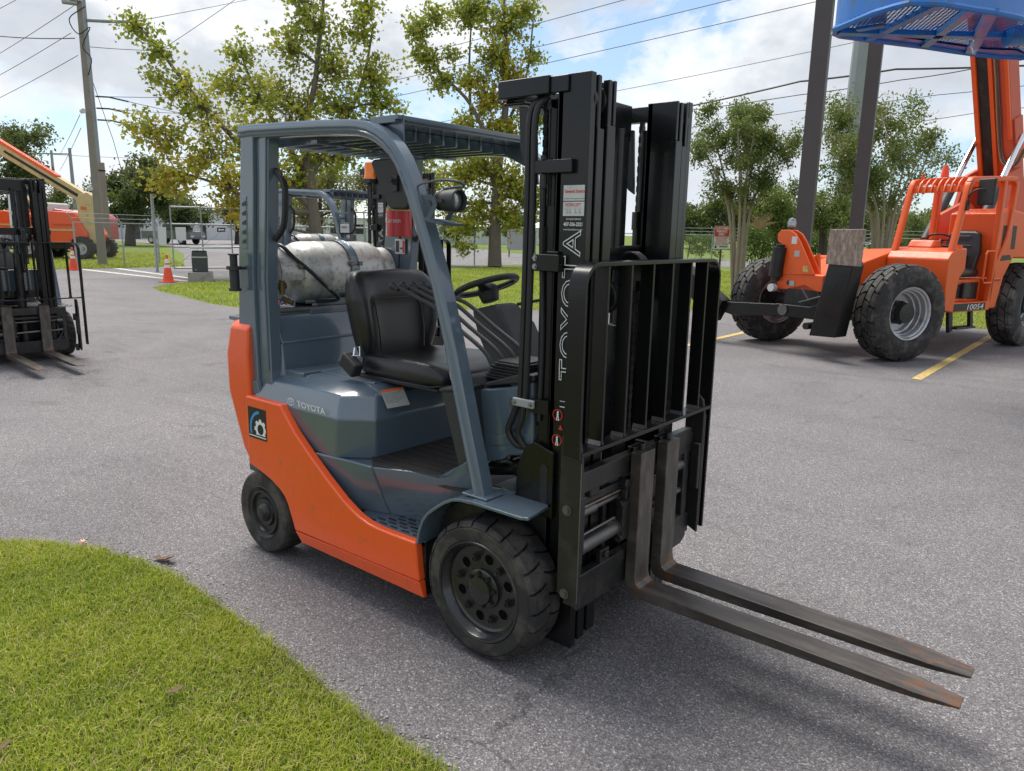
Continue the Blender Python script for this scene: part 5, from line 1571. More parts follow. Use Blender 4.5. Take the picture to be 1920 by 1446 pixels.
B().tube([(-2.0, 1.15, 1.42), (-1.75, 1.17, 1.42), (-1.72, 1.17, 1.38), (-1.72, 1.17, 1.02), (-1.75, 1.17, 0.98), (-2.0, 1.15, 0.98)], 0.014, 8).build('door_handle', OR, TH)
tm = B().box((-1.18, 1.20, 2.02), (-1.14, 1.46, 2.36), (0, 0, -18)).build('mirror', 'black_plastic', TH, bevel=0.025, seg=3)
B().tube(smooth_path([(-1.12, 1.13, 2.02), (-1.08, 1.16, 2.15), (-1.10, 1.24, 2.22), (-1.16, 1.33, 2.22)], 3), 0.010, 8).box((-1.10, 1.10, 1.95), (-1.04, 1.17, 2.08)).build('mirror_arm', 'black_plastic', tm)
bc2 = B().lathe([(0.0, 2.60), (0.03, 2.60), (0.05, 2.50), (0.055, 2.44), (0.0, 2.44)], (-1.60, 0.52, 0), 'z', 16).build('beacon', 'cone_orange', TH)
B().tube([(-1.3 + 0.03 * math.cos(R(a)), 0.38, 2.44 + 0.03 * math.sin(R(a))) for a in range(0, 360, 40)], 0.008, 6, closed=True).build('lifting_eye', OR, TH)
sg = B().box((-0.771, 0.62, 1.20), (-0.769, 1.0, 1.29)).build('company_sticker', 'label_white', TH)
B().box((-0.768, 0.64, 1.215), (-0.7675, 0.71, 1.28)).box((-0.768, 0.74, 1.26), (-0.7675, 0.98, 1.267)).box((-0.768, 0.74, 1.24), (-0.7675, 0.98, 1.245)).box((-0.768, 0.76, 1.22), (-0.7675, 0.96, 1.225)).build('sticker_print', 'black_print', sg)
sg.location.x = sg.location.x - 0.0
# step under the cab
B().box((-1.78, 1.0, 0.34), (-1.28, 1.14, 0.37)).box((-1.80, 1.03, 0.34), (-1.72, 1.08, 0.60), (0, 14, 0)).box((-1.26, 1.03, 0.30), (-1.16, 1.08, 0.60), (0, 14, 0)).build('step', 'black_worn', TH, bevel=0.01)
# rear body behind the cab
q = B()
q.prism([(-2.08, 0.60), (-2.06, 1.95), (-2.35, 2.02), (-3.0, 1.95), (-4.3, 1.60), (-4.3, 1.30), (-2.62, 1.32), (-2.42, 1.05), (-2.30, 0.60)], 0.42, 1.12)
q.build('engine_cover', OR, TH, bevel=0.03)
q = B()
q.prism([(-2.20, 1.45), (-2.32, 1.45), (-2.30, 1.78), (-2.19, 1.78)], 1.1205, 1.123).prism([(-2.48, 1.45), (-2.60, 1.45), (-2.58, 1.78), (-2.47, 1.78)], 1.1205, 1.123)
q.prism([(-2.22, 1.28), (-2.55, 1.30), (-2.50, 1.37), (-2.28, 1.36)], 1.1205, 1.123)
q.build('grille', 'hose_rubber', TH)
B().box((-2.30, 0.46, 1.0), (-2.05, 1.15, 1.05)).box((-4.4, -1.0, 0.9), (-2.5, -0.45, 1.25)).build('far_cover', OR, TH, bevel=0.03)
# boom
q = B()
bx0, bz0, bx1, bz1 = -4.30, 2.35, -3.02, 5.4
dr = Vector((bx1 - bx0, 0, bz1 - bz0)).normalized()
nn = Vector((dr.z, 0, -dr.x))     # towards the front of the machine
def bq(y0, y1, n0, n1, a, b_, m_, nm, par, bev=0.008):
    o_ = Vector((bx0, 0, bz0))
    v = []
    for t_ in (a, b_):
        for y, n_ in ((y0, n0), (y1, n0), (y1, n1), (y0, n1)):
            v.append(o_ + dr * t_ + nn * n_ + Vector((0, y, 0)))
    q = B()
    q.rings([v[:4], v[4:]])
    return q.build(nm, m_, par, bevel=bev)
L = 4.2
bm_ = bq(-0.27, 0.27, -0.26, 0.05, -0.4, L, 'faded_orange', 'boom', TH, 0.015)
bq(-0.20, -0.02, 0.05, 0.06, 0.15, L, 'black_worn', 'boom_channel', bm_)
bq(-0.27, -0.20, 0.05, 0.10, 0.1, L, OR, 'boom_flange', bm_)
bq(-0.02, 0.04, 0.05, 0.10, 0.1, L, OR, 'boom_flange', bm_)
bq(0.22, 0.27, 0.05, 0.10, 0.9, L, OR, 'boom_flange', bm_)
o_ = Vector((bx0, 0, bz0))
for i, y in enumerate((0.07, 0.095, 0.12)):
    P = [o_ + dr * t_ + nn * (0.075 + 0.006 * (i % 2)) + Vector((0, y + 0.006 * math.sin(t_ * 4 + i), 0)) for t_ in (4.1, 3.4, 2.6, 1.9, 1.2, 0.75)] + [o_ + dr * 0.55 + nn * 0.12 + Vector((0, y + 0.06, 0)), o_ + dr * 0.5 + nn * 0.14 + Vector((0, y + 0.22, 0)), o_ + dr * 0.75 + nn * 0.1 + Vector((0, y + 0.36, 0))]
    B().tube(smooth_path(P, 3), 0.011, 6).build('boom_hose', 'straw' if i == 0 else 'dull_steel', bm_)
bq(-0.14, 0.02, 0.05, 0.14, -0.1, 0.22, 'dull_steel', 'boom_block', bm_)
bq(0.272, 0.30, -0.24, 0.02, 0.5, 1.2, 'faded_orange', 'boom_gusset', bm_)
for y0, y1 in ((-0.12, -0.30), (0.60, 0.40)):
    a, b_ = Vector((-2.45, y0, 1.55)), Vector((-3.92, y1, 3.20))
    cyb = B().cyl(a, a.lerp(b_, 0.50), 0.075, 18).cyl(a.lerp(b_, 0.49), a.lerp(b_, 0.51), 0.083, 18).build('lift_cylinder', 'dark_plastic', TH)
    B().cyl(a.lerp(b_, 0.50), b_, 0.045, 16).build('cylinder_rod', 'chrome', cyb)
q = B().prism([(-4.6, 1.30), (-4.5, 2.3), (-4.15, 2.75), (-3.75, 2.6), (-3.55, 2.0), (-3.3, 1.3)], -0.36, -0.29).prism([(-4.6, 1.30), (-4.5, 2.3), (-4.15, 2.75), (-3.75, 2.6), (-3.55, 2.0), (-3.3, 1.3)], 0.29, 0.36).prism([(-3.55, 1.3), (-3.5, 2.1), (-3.3, 2.2), (-2.4, 1.9), (-2.4, 1.3)], -0.05, 0.03)
q.build('boom_tower', 'faded_orange', TH, bevel=0.01)

# ---------------------------------------------------------------- blue lift platform hanging in from the upper right


def atz(px, py, z):
    d = fw + rt * ((px - 960) / F) - up * ((py - 723) / F)
    return CAM + d * ((z - CAM.z) / d.z)


zf_ = 3.55
ring_px = [(1564, 62), (1575, 67), (1627, 74), (1690, 82), (1732, 87), (1790, 96), (1819, 100), (1870, 106), (1935, 108), (1975, 90), (1970, 60), (1935, 42), (1908, 32), (1860, 22), (1824, 17), (1790, 11), (1766, 7), (1730, 5), (1705, 6), (1680, 12), (1640, 24), (1595, 43), (1567, 54)]
ring = [atz(a, b, zf_) for a, b in ring_px]
cen_ = sum(ring, Vector()) / len(ring)
BP_ = thing('lift_platform', 'blue boom lift platform with mesh floor hanging at the upper right corner', 'platform', (cen_.x, cen_.y, zf_))
ring = [p - Vector((cen_.x, cen_.y, zf_)) for p in ring]
B().tube(ring, 0.030, 8, closed=True).build('floor_ring', 'lift_blue', BP_)
q = B()
rs = []
far_i = list(range(11, 23)) + [0]
q.rings([[ring[i] + Vector((0, 0, 0.03)) for i in far_i], [ring[i] + Vector((0, 0, 0.9)) for i in far_i]], cap=False, closed=False)
q.rings([[(ring[i] * 0.985) + Vector((0, 0, 0.03)) for i in far_i], [(ring[i] * 0.985) + Vector((0, 0, 0.9)) for i in far_i]], cap=False, closed=False)
q.build('side_panel', 'lift_blue', BP_)
nearr = list(range(0, 12))
B().tube([ring[i] + Vector((0, 0, 1.0)) for i in nearr + far_i[1:]], 0.02, 8).build('top_rail', 'lift_blue', BP_)
ex = (ring[8] - ring[1]).normalized()
ey = Vector((-ex.y, ex.x, 0))
def strip(a, b, w_, h_, nm='floor_beam', z=-0.02):
    a, b = Vector(a), Vector(b)
    B().sweep([a + Vector((0, 0, z)), b + Vector((0, 0, z))], [(w_ / 2, 0), (w_ / 2, h_), (-w_ / 2, h_), (-w_ / 2, 0)], (b - a).normalized().cross(Z_)).build(nm, 'lift_blue', BP_, bevel=0.004)
strip(ring[2], ring[16], 0.09, 0.05)
strip(ring[4], ring[14], 0.09, 0.05)
strip(ring[6], ring[13], 0.11, 0.05)
strip(ring[22].lerp(ring[1], 0.5), ring[11].lerp(ring[8], 0.4), 0.12, 0.05)
strip(ring[21].lerp(ring[2], 0.35), ring[20].lerp(ring[3], 0.35), 0.10, 0.03)
# near edge plate under the rim
q = B()
ne = [ring[i] for i in (2, 3, 4, 5, 6, 7, 8)]
q.rings([[p.copy() for p in ne], [p * 0.80 + Vector((0, 0, 0.02)) for p in ne]], cap=False, closed=False)
q.rings([[p + Vector((0, 0, 0.025)) for p in ne], [p * 0.80 + Vector((0, 0, 0.045)) for p in ne]], cap=False, closed=False)
q.build('edge_plate', 'lift_blue', BP_)
# expanded metal floor: diamond grid of strands clipped to the outline
poly2 = [(p.x, p.y) for p in ring]
q = B()
span = 1.3
for sgn in (1, -1):
    for k in range(-44, 45):
        base = ex * (k * 0.042)
        dr2 = (ex * 0.55 * sgn + ey).normalized()
        ts_ = np.linspace(-1.2, 1.2, 97)
        xs = base.x + dr2.x * ts_
        ys_ = base.y + dr2.y * ts_
        ins = inside(xs, ys_, poly2)
        i = 0
        while i < len(ts_):
            if ins[i]:
                j = i
                while j + 1 < len(ts_) and ins[j + 1]:
                    j += 1
                if j > i:
                    a = Vector((xs[i], ys_[i], 0.035))
                    b_ = Vector((xs[j], ys_[j], 0.035))
                    sd2 = dr2.cross(Z_) * 0.0065
                    q._add([a - sd2, a + sd2, b_ + sd2, b_ - sd2, a - sd2 + Z_ * 0.006, a + sd2 + Z_ * 0.006, b_ + sd2 + Z_ * 0.006, b_ - sd2 + Z_ * 0.006], [(0, 1, 2, 3), (4, 5, 6, 7), (0, 1, 5, 4), (2, 3, 7, 6)])
                i = j + 1
            else:
                i += 1
fl_ = q.build('mesh_floor', 'lift_blue', BP_, smooth=False)
fl_['kind'] = 'stuff'
# its arm runs up and out of the picture to the right
a0 = ring[7].lerp(ring[13], 0.5)
B().sweep([a0 + Vector((0.1, 0, -0.02)), a0 + rt * 1.2 + Vector((0, 0, 0.10)), a0 + rt * 3.2 + Vector((0, 0, 1.4))], rrect(0.16, 0.16, 0.02, 2), fw.cross(Z_).cross(rt).normalized()).build('jib_arm', 'lift_blue', BP_, bevel=0.004)

# ---------------------------------------------------------------- background structures
def groundpt(px, py, z=0.0):
    return atz(px, py, z)


def wire(name, pts, r, label=None, sag=0.0, n=14, cat='cable', group=None):
    P = []
    for i in range(len(pts) - 1):
        a, b_ = Vector(pts[i]), Vector(pts[i + 1])
        for k in range(n):
            t_ = k / n
            p = a.lerp(b_, t_)
            p.z -= sag * 4 * t_ * (1 - t_)
            P.append(p)
    P.append(Vector(pts[-1]))
    o = B().tube(P, r, 5).build(name, 'wire', None)
    if label:
        tag(o, label, cat, group)
    return o


# leaning-looking concrete pole with the flood light
pb = groundpt(193, 497)
CP = thing('concrete_pole', 'square concrete pole beside the orange cone with floodlight on top', 'utility pole', pb)
B().rings([[(sx * w_, sy * w_, z) for sx, sy in ((-1, -1), (1, -1), (1, 1), (-1, 1))] for z, w_ in ((-0.1, 0.16), (9.85, 0.08))]).build('pole_shaft', 'pole_concrete', CP, bevel=0.02)
CP.rotation_euler = (0, 0, R(65))
B().box((-0.55, -0.15, 9.45), (-0.05, 0.15, 9.55)).box((-0.3, -0.2, 9.55), (0.10, 0.2, 9.85)).build('pole_head', 'galvanised', CP, bevel=0.01)
B().box((0.0, -0.3, 9.82), (0.95, 0.1, 10.0), (0, 8, 0)).build('floodlight', 'black_plastic', CP, bevel=0.02)
for z in (2.9, 5.7):
    B().cyl((-0.22, -0.24, z), (-0.16, -0.36, z), 0.09, 12).build('insulator', 'label_white', CP)
B().tube(smooth_path([(0.2, -0.15, 9.4), (-0.35, -0.2, 8.9), (-0.1, -0.25, 8.4), (0.3, -0.2, 8.7), (0.0, -0.18, 8.0), (0.25, -0.2, 7.6), (0.1, -0.2, 7.0)], 4), 0.02, 5).build('loose_cable', 'wire', CP)

# steel transmission pole behind it
d2 = 52
pb2 = at(197, 470, d2)
pb2.z = 0
SP = thing('steel_pole', 'tall grey steel transmission pole rising behind the square concrete pole', 'utility pole', pb2, 38)
B().tube([(0, 0, -0.2), (0, 0, 21)], [0.25, 0.16], 12).build('pole_shaft', 'pole_steel', SP)
for zz, ln in ((16.55, 3.0), (14.75, 3.2)):
    B().tube([(0.2, 0, zz), (ln * 0.5, 0, zz - 0.05), (ln * 0.94, 0, zz - 0.06)], 0.11, 8).build('cross_arm', 'pole_steel', SP)
for zz in (10.0, 9.25, 8.5):
    B().tube([(0.3, 0, zz), (1.2, 0.0, zz - 0.03), (2.5, 0, zz - 0.3)], 0.055, 6).build('insulator', 'black_worn', SP)

# poles further back
for (px, ptop, d_, h_, lab) in ((112, 285, 95, None, 'thin grey pole with crossbar left of two thin poles beyond the boom lift'), (146, 281, 80, None, 'thin grey pole just left of the concrete pole beyond the boom lift')):
    b0 = at(px, 440, d_)
    b0.z = 0
    top = at(px - 6, ptop, d_).z
    o = thing('utility_pole', lab, 'utility pole', b0, 38)
    B().tube([(0, 0, 0), (0, 0, top)], [0.24, 0.15], 8).build('pole_shaft', 'pole_steel', o)
    if px == 112:
        B().box((-2.2, -0.06, top - 0.5), (2.2, 0.06, top - 0.35)).build('cross_arm', 'pole_steel', o)
b0 = at(203, 470, 40)
b0.z = 0
o = thing('utility_pole', 'short stout weathered pole standing just right of the concrete pole', 'utility pole', b0, 20)
B().tube([(0, 0, 0), (0, 0, 4.75)], [0.22, 0.19], 10).build('pole_shaft', 'pole_concrete', o)
B().lathe([(0.20, 4.3), (0.215, 4.3), (0.215, 4.38), (0.20, 4.38)], (0, 0, 0), 'z', 12).build('pole_band', 'wire', o)

# large galvanised pole behind the right-hand posts
b0 = at(1582, 462, 33)
b0.z = 0
o = thing('steel_pole', 'wide pale grey steel pole behind the two dark posts', 'utility pole', b0, 15)
B().tube([(0, 0, 0), (0, 0, 14)], [0.66, 0.40], 12).build('pole_shaft', 'pole_steel', o, angle=15)
# two dark square posts
for px, lab in ((1506, 'dark square steel post left of the pair behind the telehandler'), (1604, 'dark square steel post right of the pair in front of the pale pole')):
    b0 = at(px, 440, 16.0)
    b0.z = 0
    o = thing('steel_post', lab, 'post', b0, 100 if px < 1550 else 100, 'dark posts behind the telehandler')
    hw_ = 0.165 if px < 1550 else 0.135
    B().box((-hw_, -hw_, 0), (hw_, hw_, 8.2)).build('post_shaft', 'dark_post', o, bevel=0.012)
    B().box((-0.25, -0.25, 0), (0.25, 0.25, 0.03)).build('base_plate', 'dark_post', o)

# ------------------------------------------------ overhead wires (each span is one cable)
right_end = SP.matrix_basis
def spp(x, z):
    return Matrix.Rotation(R(38), 3, 'Z') @ Vector((x, 0, z)) + pb2
arm1, arm2 = spp(2.85, 16.4), spp(3.0, 14.65)
WL = 'thin black overhead cable crossing the cloudy sky'
G_ = 'overhead cables crossing the sky'
wl = [
    ([at(-60, 135, 70), at(150, 3, 52)], 'overhead cable at top left rising to the steel transmission pole'),
    ([at(-60, 172, 70), at(133, 62, 52)], 'overhead cable second from the top left ending at the pole head'),
    ([at(-60, 212, 70), at(146, 104, 52)], 'overhead cable third at left sloping up to the pole'),
    ([at(-60, 60, 40), at(140, 72, 30)], 'nearly level overhead cable entering from the left edge to the floodlight'),
    ([at(-60, 45, 70), at(30, 0, 60), at(60, -20, 55)], 'overhead cable cutting the very top left corner'),
    ([arm1, at(480, -90, 90)], 'overhead cable leaving the upper cross arm towards the top edge'),
    ([arm2, at(510, -10, 90), at(560, -22, 95)], 'overhead cable leaving the lower cross arm over the yellow tree'),
    ([at(168, 88, 52), at(300, 95, 58), at(440, 0, 60), at(460, -20, 60)], 'sagging overhead cable looping right of the steel pole'),
    ([spp(0.3, 10.0), at(470, 180, 80)], 'upper level cable running right from the steel pole insulators'),
    ([spp(2.5, 9.7), at(420, 225, 80)], 'second level cable running right from the steel pole insulators'),
    ([spp(0.3, 9.25), at(420, 214, 80)], 'third level cable running right from the steel pole insulators'),
    ([spp(0.3, 8.5), at(420, 240, 80)], 'fourth level cable running right from the steel pole insulators'),
    ([at(100, 290, 80), at(420, 300, 90)], 'low cable between the far poles in front of the left trees'),
    ([at(205, 322, 40), at(540, 332, 60)], 'low thick cable running right from the short pole'),
    ([at(166, 130, 52), at(212, 262, 54), at(240, 360, 56)], 'guy wire slanting down right of the steel pole'),
    ([at(150, 215, 52), at(112, 290, 95)], 'guy wire slanting down left to the far pole'),
    ([at(152, 240, 52), at(112, 320, 95)], 'lower guy wire slanting down left to the far pole'),
    ([at(700, 124, 55), at(1170, 0, 40), at(1250, -20, 38)], 'uppermost overhead cable above the forklift mast'),
    ([at(700, 160, 55), at(1370, 0, 40), at(1450, -20, 38)], 'second overhead cable from the top above the forklift mast'),
    ([at(700, 190, 55), at(1527, 4, 40), at(1640, -18, 38)], 'third overhead cable running past the top of the mast'),
    ([at(700, 250, 75), at(1160, 170, 60), at(1600, 80, 50), at(1800, 42, 48)], 'thin overhead cable passing behind the mast top to the blue platform'),
    ([at(1250, 208, 50), at(1500, 153, 44), at(1680, 130, 42), at(1990, 120, 40)], 'thickest overhead cable above the right-hand trees'),
    ([at(1250, 212, 55), at(1500, 178, 50), at(1690, 150, 46), at(1830, 128, 44), at(1990, 96, 42)], 'cable just below the thick cable at right'),
    ([at(1250, 245, 60), at(1500, 208, 52), at(1760, 178, 48), at(1990, 152, 46)], 'middle overhead cable behind the right-hand trees'),
    ([at(1250, 290, 65), at(1560, 250, 56), at(1830, 212, 50), at(1990, 192, 48)], 'lowest overhead cable behind the right-hand trees'),
]
for i, (pts, lab) in enumerate(wl):
    thick = 0.055 if 'thickest' in lab else (0.03 if 'thick' in lab else 0.022)
    wire('overhead_cable', pts, thick, lab, sag=0.12 if len(pts) == 2 else 0.05, group=G_)


# ------------------------------------------------ chain link fences
def fence(label, line, h, step=3.0, arms=False, first=True):
    a0 = Vector((*line[0], 0))
    t_ = thing('chain_link_fence', label, 'fence', a0)
    P = [Vector((*p, 0)) - a0 for p in line]
    segs = []
    post0 = None
    posts = []
    for i in range(len(P) - 1):
        L_ = (P[i + 1] - P[i]).length
        k = max(1, round(L_ / step))
        for j in range(k):
            posts.append(P[i].lerp(P[i + 1], j / k))
    posts.append(P[-1])
    pm = B().cyl((0, 0, 0), (0, 0, h + 0.04), 0.032, 8)
    if arms:
        pm.tube([(0, 0, h), (0.12, -0.22, h + 0.32)], 0.018, 6)
    pm = pm.build('post', 'galvanised', t_)
    pm.location = posts[0]
    for p in posts[1:]:
        c = pm.copy()
        C.objects.link(c)
        c.location = p
    B().tube([p + Vector((0, 0, h)) for p in P], 0.021, 6).build('top_rail', 'galvanised', t_)
    if arms:
        for k in (0.5, 1.0):
            B().tube([p + Vector((0.12 * k, -0.22 * k, h + 0.32 * k)) for p in P], 0.008, 4).build('barbed_wire', 'galvanised', t_)
    # diamond mesh
    q = B()
    sp_ = 0.085
    for i in range(len(P) - 1):
        a, b_ = P[i], P[i + 1]
        L_ = (b_ - a).length
        u = (b_ - a) / L_
        for sg in (1, -1):
            n = int((L_ + h) / sp_)
            for k in range(n):
                s0 = k * sp_ - (h if sg > 0 else 0)
                # line from (s0, 0) to (s0 + sg*h, h)
                x0, x1, z0, z1 = s0, s0 + h * sg, 0.03, h
                if sg < 0:
                    x0, x1 = s0 + 0, s0 - h
                # clip
                def cl(x0, z0, x1, z1):
                    if x0 < 0:
                        f = (0 - x0) / (x1 - x0 + 1e-9)
                        z0 += (z1 - z0) * f
                        x0 = 0
                    if x1 < 0:
                        f = (0 - x1) / (x0 - x1 + 1e-9)
                        z1 += (z0 - z1) * f
                        x1 = 0
                    if x0 > L_:
                        f = (x0 - L_) / (x0 - x1 + 1e-9)
                        z0 += (z1 - z0) * f
                        x0 = L_
                    if x1 > L_:
                        f = (x1 - L_) / (x1 - x0 + 1e-9)
                        z1 += (z0 - z1) * f
                        x1 = L_
                    return x0, z0, x1, z1
                x0, z0, x1, z1 = cl(x0, z0, x1, z1)
                if abs(z1 - z0) < 0.02 or z1 < z0:
                    continue
                A = a + u * x0 + Vector((0, 0, z0))
                D_ = a + u * x1 + Vector((0, 0, z1))
                w_ = Vector((0, 0, 0.0028))
                q._add([A - w_, A + w_, D_ + w_, D_ - w_], [(0, 1, 2, 3)])
    o = q.build('chain_link', 'fence_mesh', t_, smooth=False)
    o['kind'] = 'stuff'
    return t_


fence('low chain link fence in front of the orange boom lift at left', [(-27.5, 8.6), (-28.3, 10.6), (-29.2, 12.4), (-30.6, 12.0), (-33.5, 16.0)][:3], 1.62, 2.2, arms=True)
fence('chain link fence beyond the grass island behind the yellow trees', [(-23.9, 13.6), (-23.9, 21.5), (-17.0, 31.3)], 1.62, 3.0)
fence('chain link fence along the hedge behind the telehandler', [(-17.0, 31.3), (-12.0, 35.0), (8, 36.5)], 1.62, 4.0, arms=True)

# sliding gate
ga, gb = Vector((-24.0, 10.4, 0)), Vector((-21.0, 17.6, 0))
GT = thing('sliding_gate', 'tall grey pipe and mesh sliding gate right of the gate operator box', 'gate', ga)
gd = gb - ga
for z in (0.12, 0.85, 1.62, 2.2):
    B().tube([Vector((0, 0, z)), gd + Vector((0, 0, z))], 0.030, 8).build('gate_rail', 'galvanised', GT)
up_ = B().cyl((0, 0, 0.1), (0, 0, 2.25), 0.025, 8).build('gate_upright', 'galvanised', GT)
for k in range(1, 9):
    c = up_.copy()
    C.objects.link(c)
    c.location = gd * (k / 8)
for k in range(3):
    B().tube([gd * (k / 3) + Vector((0, 0, 0.15)), gd * ((k + 1) / 3) + Vector((0, 0, 2.15))], 0.008, 5).build('gate_brace', 'galvanised', GT)
for p, h_ in ((Vector((-24.2, 9.9, 0)), 2.6), (Vector((-23.0, 12.9, 0)), 2.7)):
    o = tag(B().cyl((0, 0, 0), (0, 0, h_), 0.05, 10).build('gate_post', 'galvanised', None), 'tall gate post beside the dark operator box' if h_ < 2.65 else 'tall gate post carrying the sliding gate behind the rear pillar', 'post')
    o.location = p
# notices hung on the fence and the gate
for (px0, px1, py0, py1, d_, lab) in ((295, 311, 426, 458, 28.5, 'white notice board hanging on the fence, left of two'), (328, 348, 426, 451, 28.5, 'white notice board hanging on the fence, right of two')):
    o = B()
    v = [at(px0, py0, d_), at(px1, py0, d_), at(px1 + 1, py1, d_), at(px0 + 3, py1, d_)]
    b2 = [p + Vector((fw.x, fw.y, 0)) * 0.02 for p in v]
    o.rings([v, b2])
    o = o.build('notice_board', 'label_white', None, smooth=False)
    tag(o, lab, 'sign')
o = B()
v = [at(407, 427, 25.5), at(422, 427, 25.5), at(422, 435, 25.5), at(407, 435, 25.5)]
o.rings([v, [p + Vector((fw.x, fw.y, 0)) * 0.02 for p in v]])
ar = tag(o.build('arrow_sign', 'black_print', None, smooth=False), 'small black sign with a white left arrow on the gate', 'sign')
q = B()
v = [at(408.5, 431, 25.46), at(411.5, 428.3, 25.46), at(411.5, 429.6, 25.46), at(420.5, 429.6, 25.46), at(420.5, 432.4, 25.46), at(411.5, 432.4, 25.46), at(411.5, 433.7, 25.46)]
q._add(v, [tuple(range(7))])
q.build('arrow', 'white_print', ar, smooth=False)

# gate operator
gp = groundpt(373, 527)
GO = thing('gate_operator', 'dark grey gate operator cabinet on a concrete block by the cone', 'gate operator', (gp.x - 0.25, gp.y + 0.2, 0), 62)
B().box((-0.34, -0.45, 0), (0.34, 0.42, 0.25)).build('concrete_base', 'concrete', GO, bevel=0.01)
q = B()
q.rings([[(-0.22, -0.25, 0.25), (0.20, -0.25, 0.25), (0.22, 0.20, 0.25), (-0.20, 0.22, 0.25)], [(-0.22, -0.27, 0.68), (0.22, -0.27, 0.68), (0.22, 0.22, 0.68), (-0.22, 0.22, 0.68)], [(-0.20, -0.26, 0.84), (0.20, -0.26, 0.84), (0.20, 0.20, 0.86), (-0.20, 0.20, 0.86)]])
q.build('cabinet', 'box_grey', GO, bevel=0.02, seg=3)
B().box((-0.21, -0.285, 0.66), (0.21, -0.255, 0.70)).build('cabinet_ledge', 'grey_print', GO, bevel=0.004)
B().box((-0.25, -0.3, 0.92), (0.9, 0.3, 0.95)).build('top_shelf', 'galvanised', GO)
B().cyl((-0.12, -0.262, 0.32), (-0.12, -0.275, 0.32), 0.022, 12).build('lock', 'steel', GO)


# traffic cones
def cone(loc, label):
    t_ = thing('traffic_cone', label, 'traffic cone', loc, 20, 'orange traffic cones by the gate')
    rr = lambda z: 0.145 - (0.145 - 0.030) * (z - 0.03) / 0.70
    B().lathe([(rr(0.03), 0.03), (rr(0.40), 0.40), (rr(0.62), 0.62), (0.030, 0.73), (0.034, 0.735), (0.034, 0.76), (0.022, 0.765), (0.0, 0.765)], (0, 0, 0), 'z', 24).build('cone_body', 'cone_orange', t_)
    for z0, z1 in ((0.40, 0.485), (0.53, 0.65)):
        B().lathe([(rr(z0) + 0.002, z0), (rr(z1) + 0.002, z1)], (0, 0, 0), 'z', 24).build('reflective_band', 'cone_white', t_)
    B().box((-0.18, -0.18, 0.0), (0.18, 0.18, 0.03)).build('cone_base', 'cone_orange', t_, bevel=0.01)
    return t_


p_ = groundpt(316, 529)
cone((p_.x, p_.y, 0), 'orange traffic cone standing beside the gate operator box')
p_ = groundpt(134, 506)
cone((p_.x + 0.2, p_.y, 0), 'orange traffic cone standing in front of the orange boom lift')

# customer parking sign
b0 = groundpt(1348, 500)
b0 = at(1349, 500, 23)
b0.z = 0
PS = thing('parking_sign', 'red and white customer parking only sign on a brown post', 'sign', b0, 28)
PS.rotation_euler = (0, 0, R(22))
B().box((-0.03, 0.0, 0), (0.03, 0.03, 1.6)).build('sign_post', 'sign_post', PS)
k_ = 23 / F
B().box((-0.225, -0.012, 1.17), (0.225, 0.0, 1.87)).build('sign_panel', 'label_white', PS)
B().box((-0.215, -0.014, 1.55), (0.215, -0.0125, 1.86)).build('sign_header', 'red_print', PS)
for s_, z in (('CUSTOMER', 1.765), ('PARKING', 1.675), ('ONLY', 1.585)):
    text(s_, 0.105, (0, -0.016, z), NEAR, 'white_print', PS, 'sign_lettering', align='CENTER', sx=0.72, bold=0.002)
for s_, z in (('UNAUTHORIZED', 1.49), ('VEHICLES WILL', 1.43), ('BE TOWED AT', 1.37), ("OWNER'S EXPENSE", 1.31)):
    text(s_, 0.062, (0, -0.016, z), NEAR, 'red_print', PS, 'sign_lettering', align='CENTER', sx=0.78, bold=0.001)
B().box((-0.19, -0.014, 1.20), (-0.13, -0.0125, 1.27)).box((-0.05, -0.014, 1.23), (0.19, -0.0125, 1.26)).box((-0.2, -0.014, 1.29), (0.2, -0.0125, 1.295)).build('sign_logo', 'black_print', PS)

# street name sign, board
b0 = at(986, 462, 62)
b0.z = 0
o = thing('street_sign', 'green street name sign on a thin pole beyond the fence', 'sign', b0, 35)
B().cyl((0, 0, 0), (0, 0, 3.0), 0.05, 8).build('sign_post', 'galvanised', o)
B().box((-0.85, -0.02, 2.45), (0.95, 0.02, 2.72)).box((-0.45, -0.02, 2.74), (0.45, 0.02, 3.0)).build('name_plate', 'street_green', o)
B().box((-0.55, -0.025, 2.54), (0.65, -0.021, 2.63)).box((-0.25, -0.025, 2.83), (0.25, -0.021, 2.90)).build('name_strip', 'white_print', o)
b0 = at(972, 472, 48)
b0.z = 0
o = thing('sign_board', 'blank pale grey board on short legs beyond the tree trunk', 'sign', b0, 35)
B().box((-0.75, -0.03, 0.45), (0.75, 0.03, 1.75)).build('board', 'grey_print', o)
B().cyl((-0.6, 0, 0), (-0.6, 0, 0.5), 0.04, 6).cyl((0.6, 0, 0), (0.6, 0, 0.5), 0.04, 6).build('leg', 'wire', o)


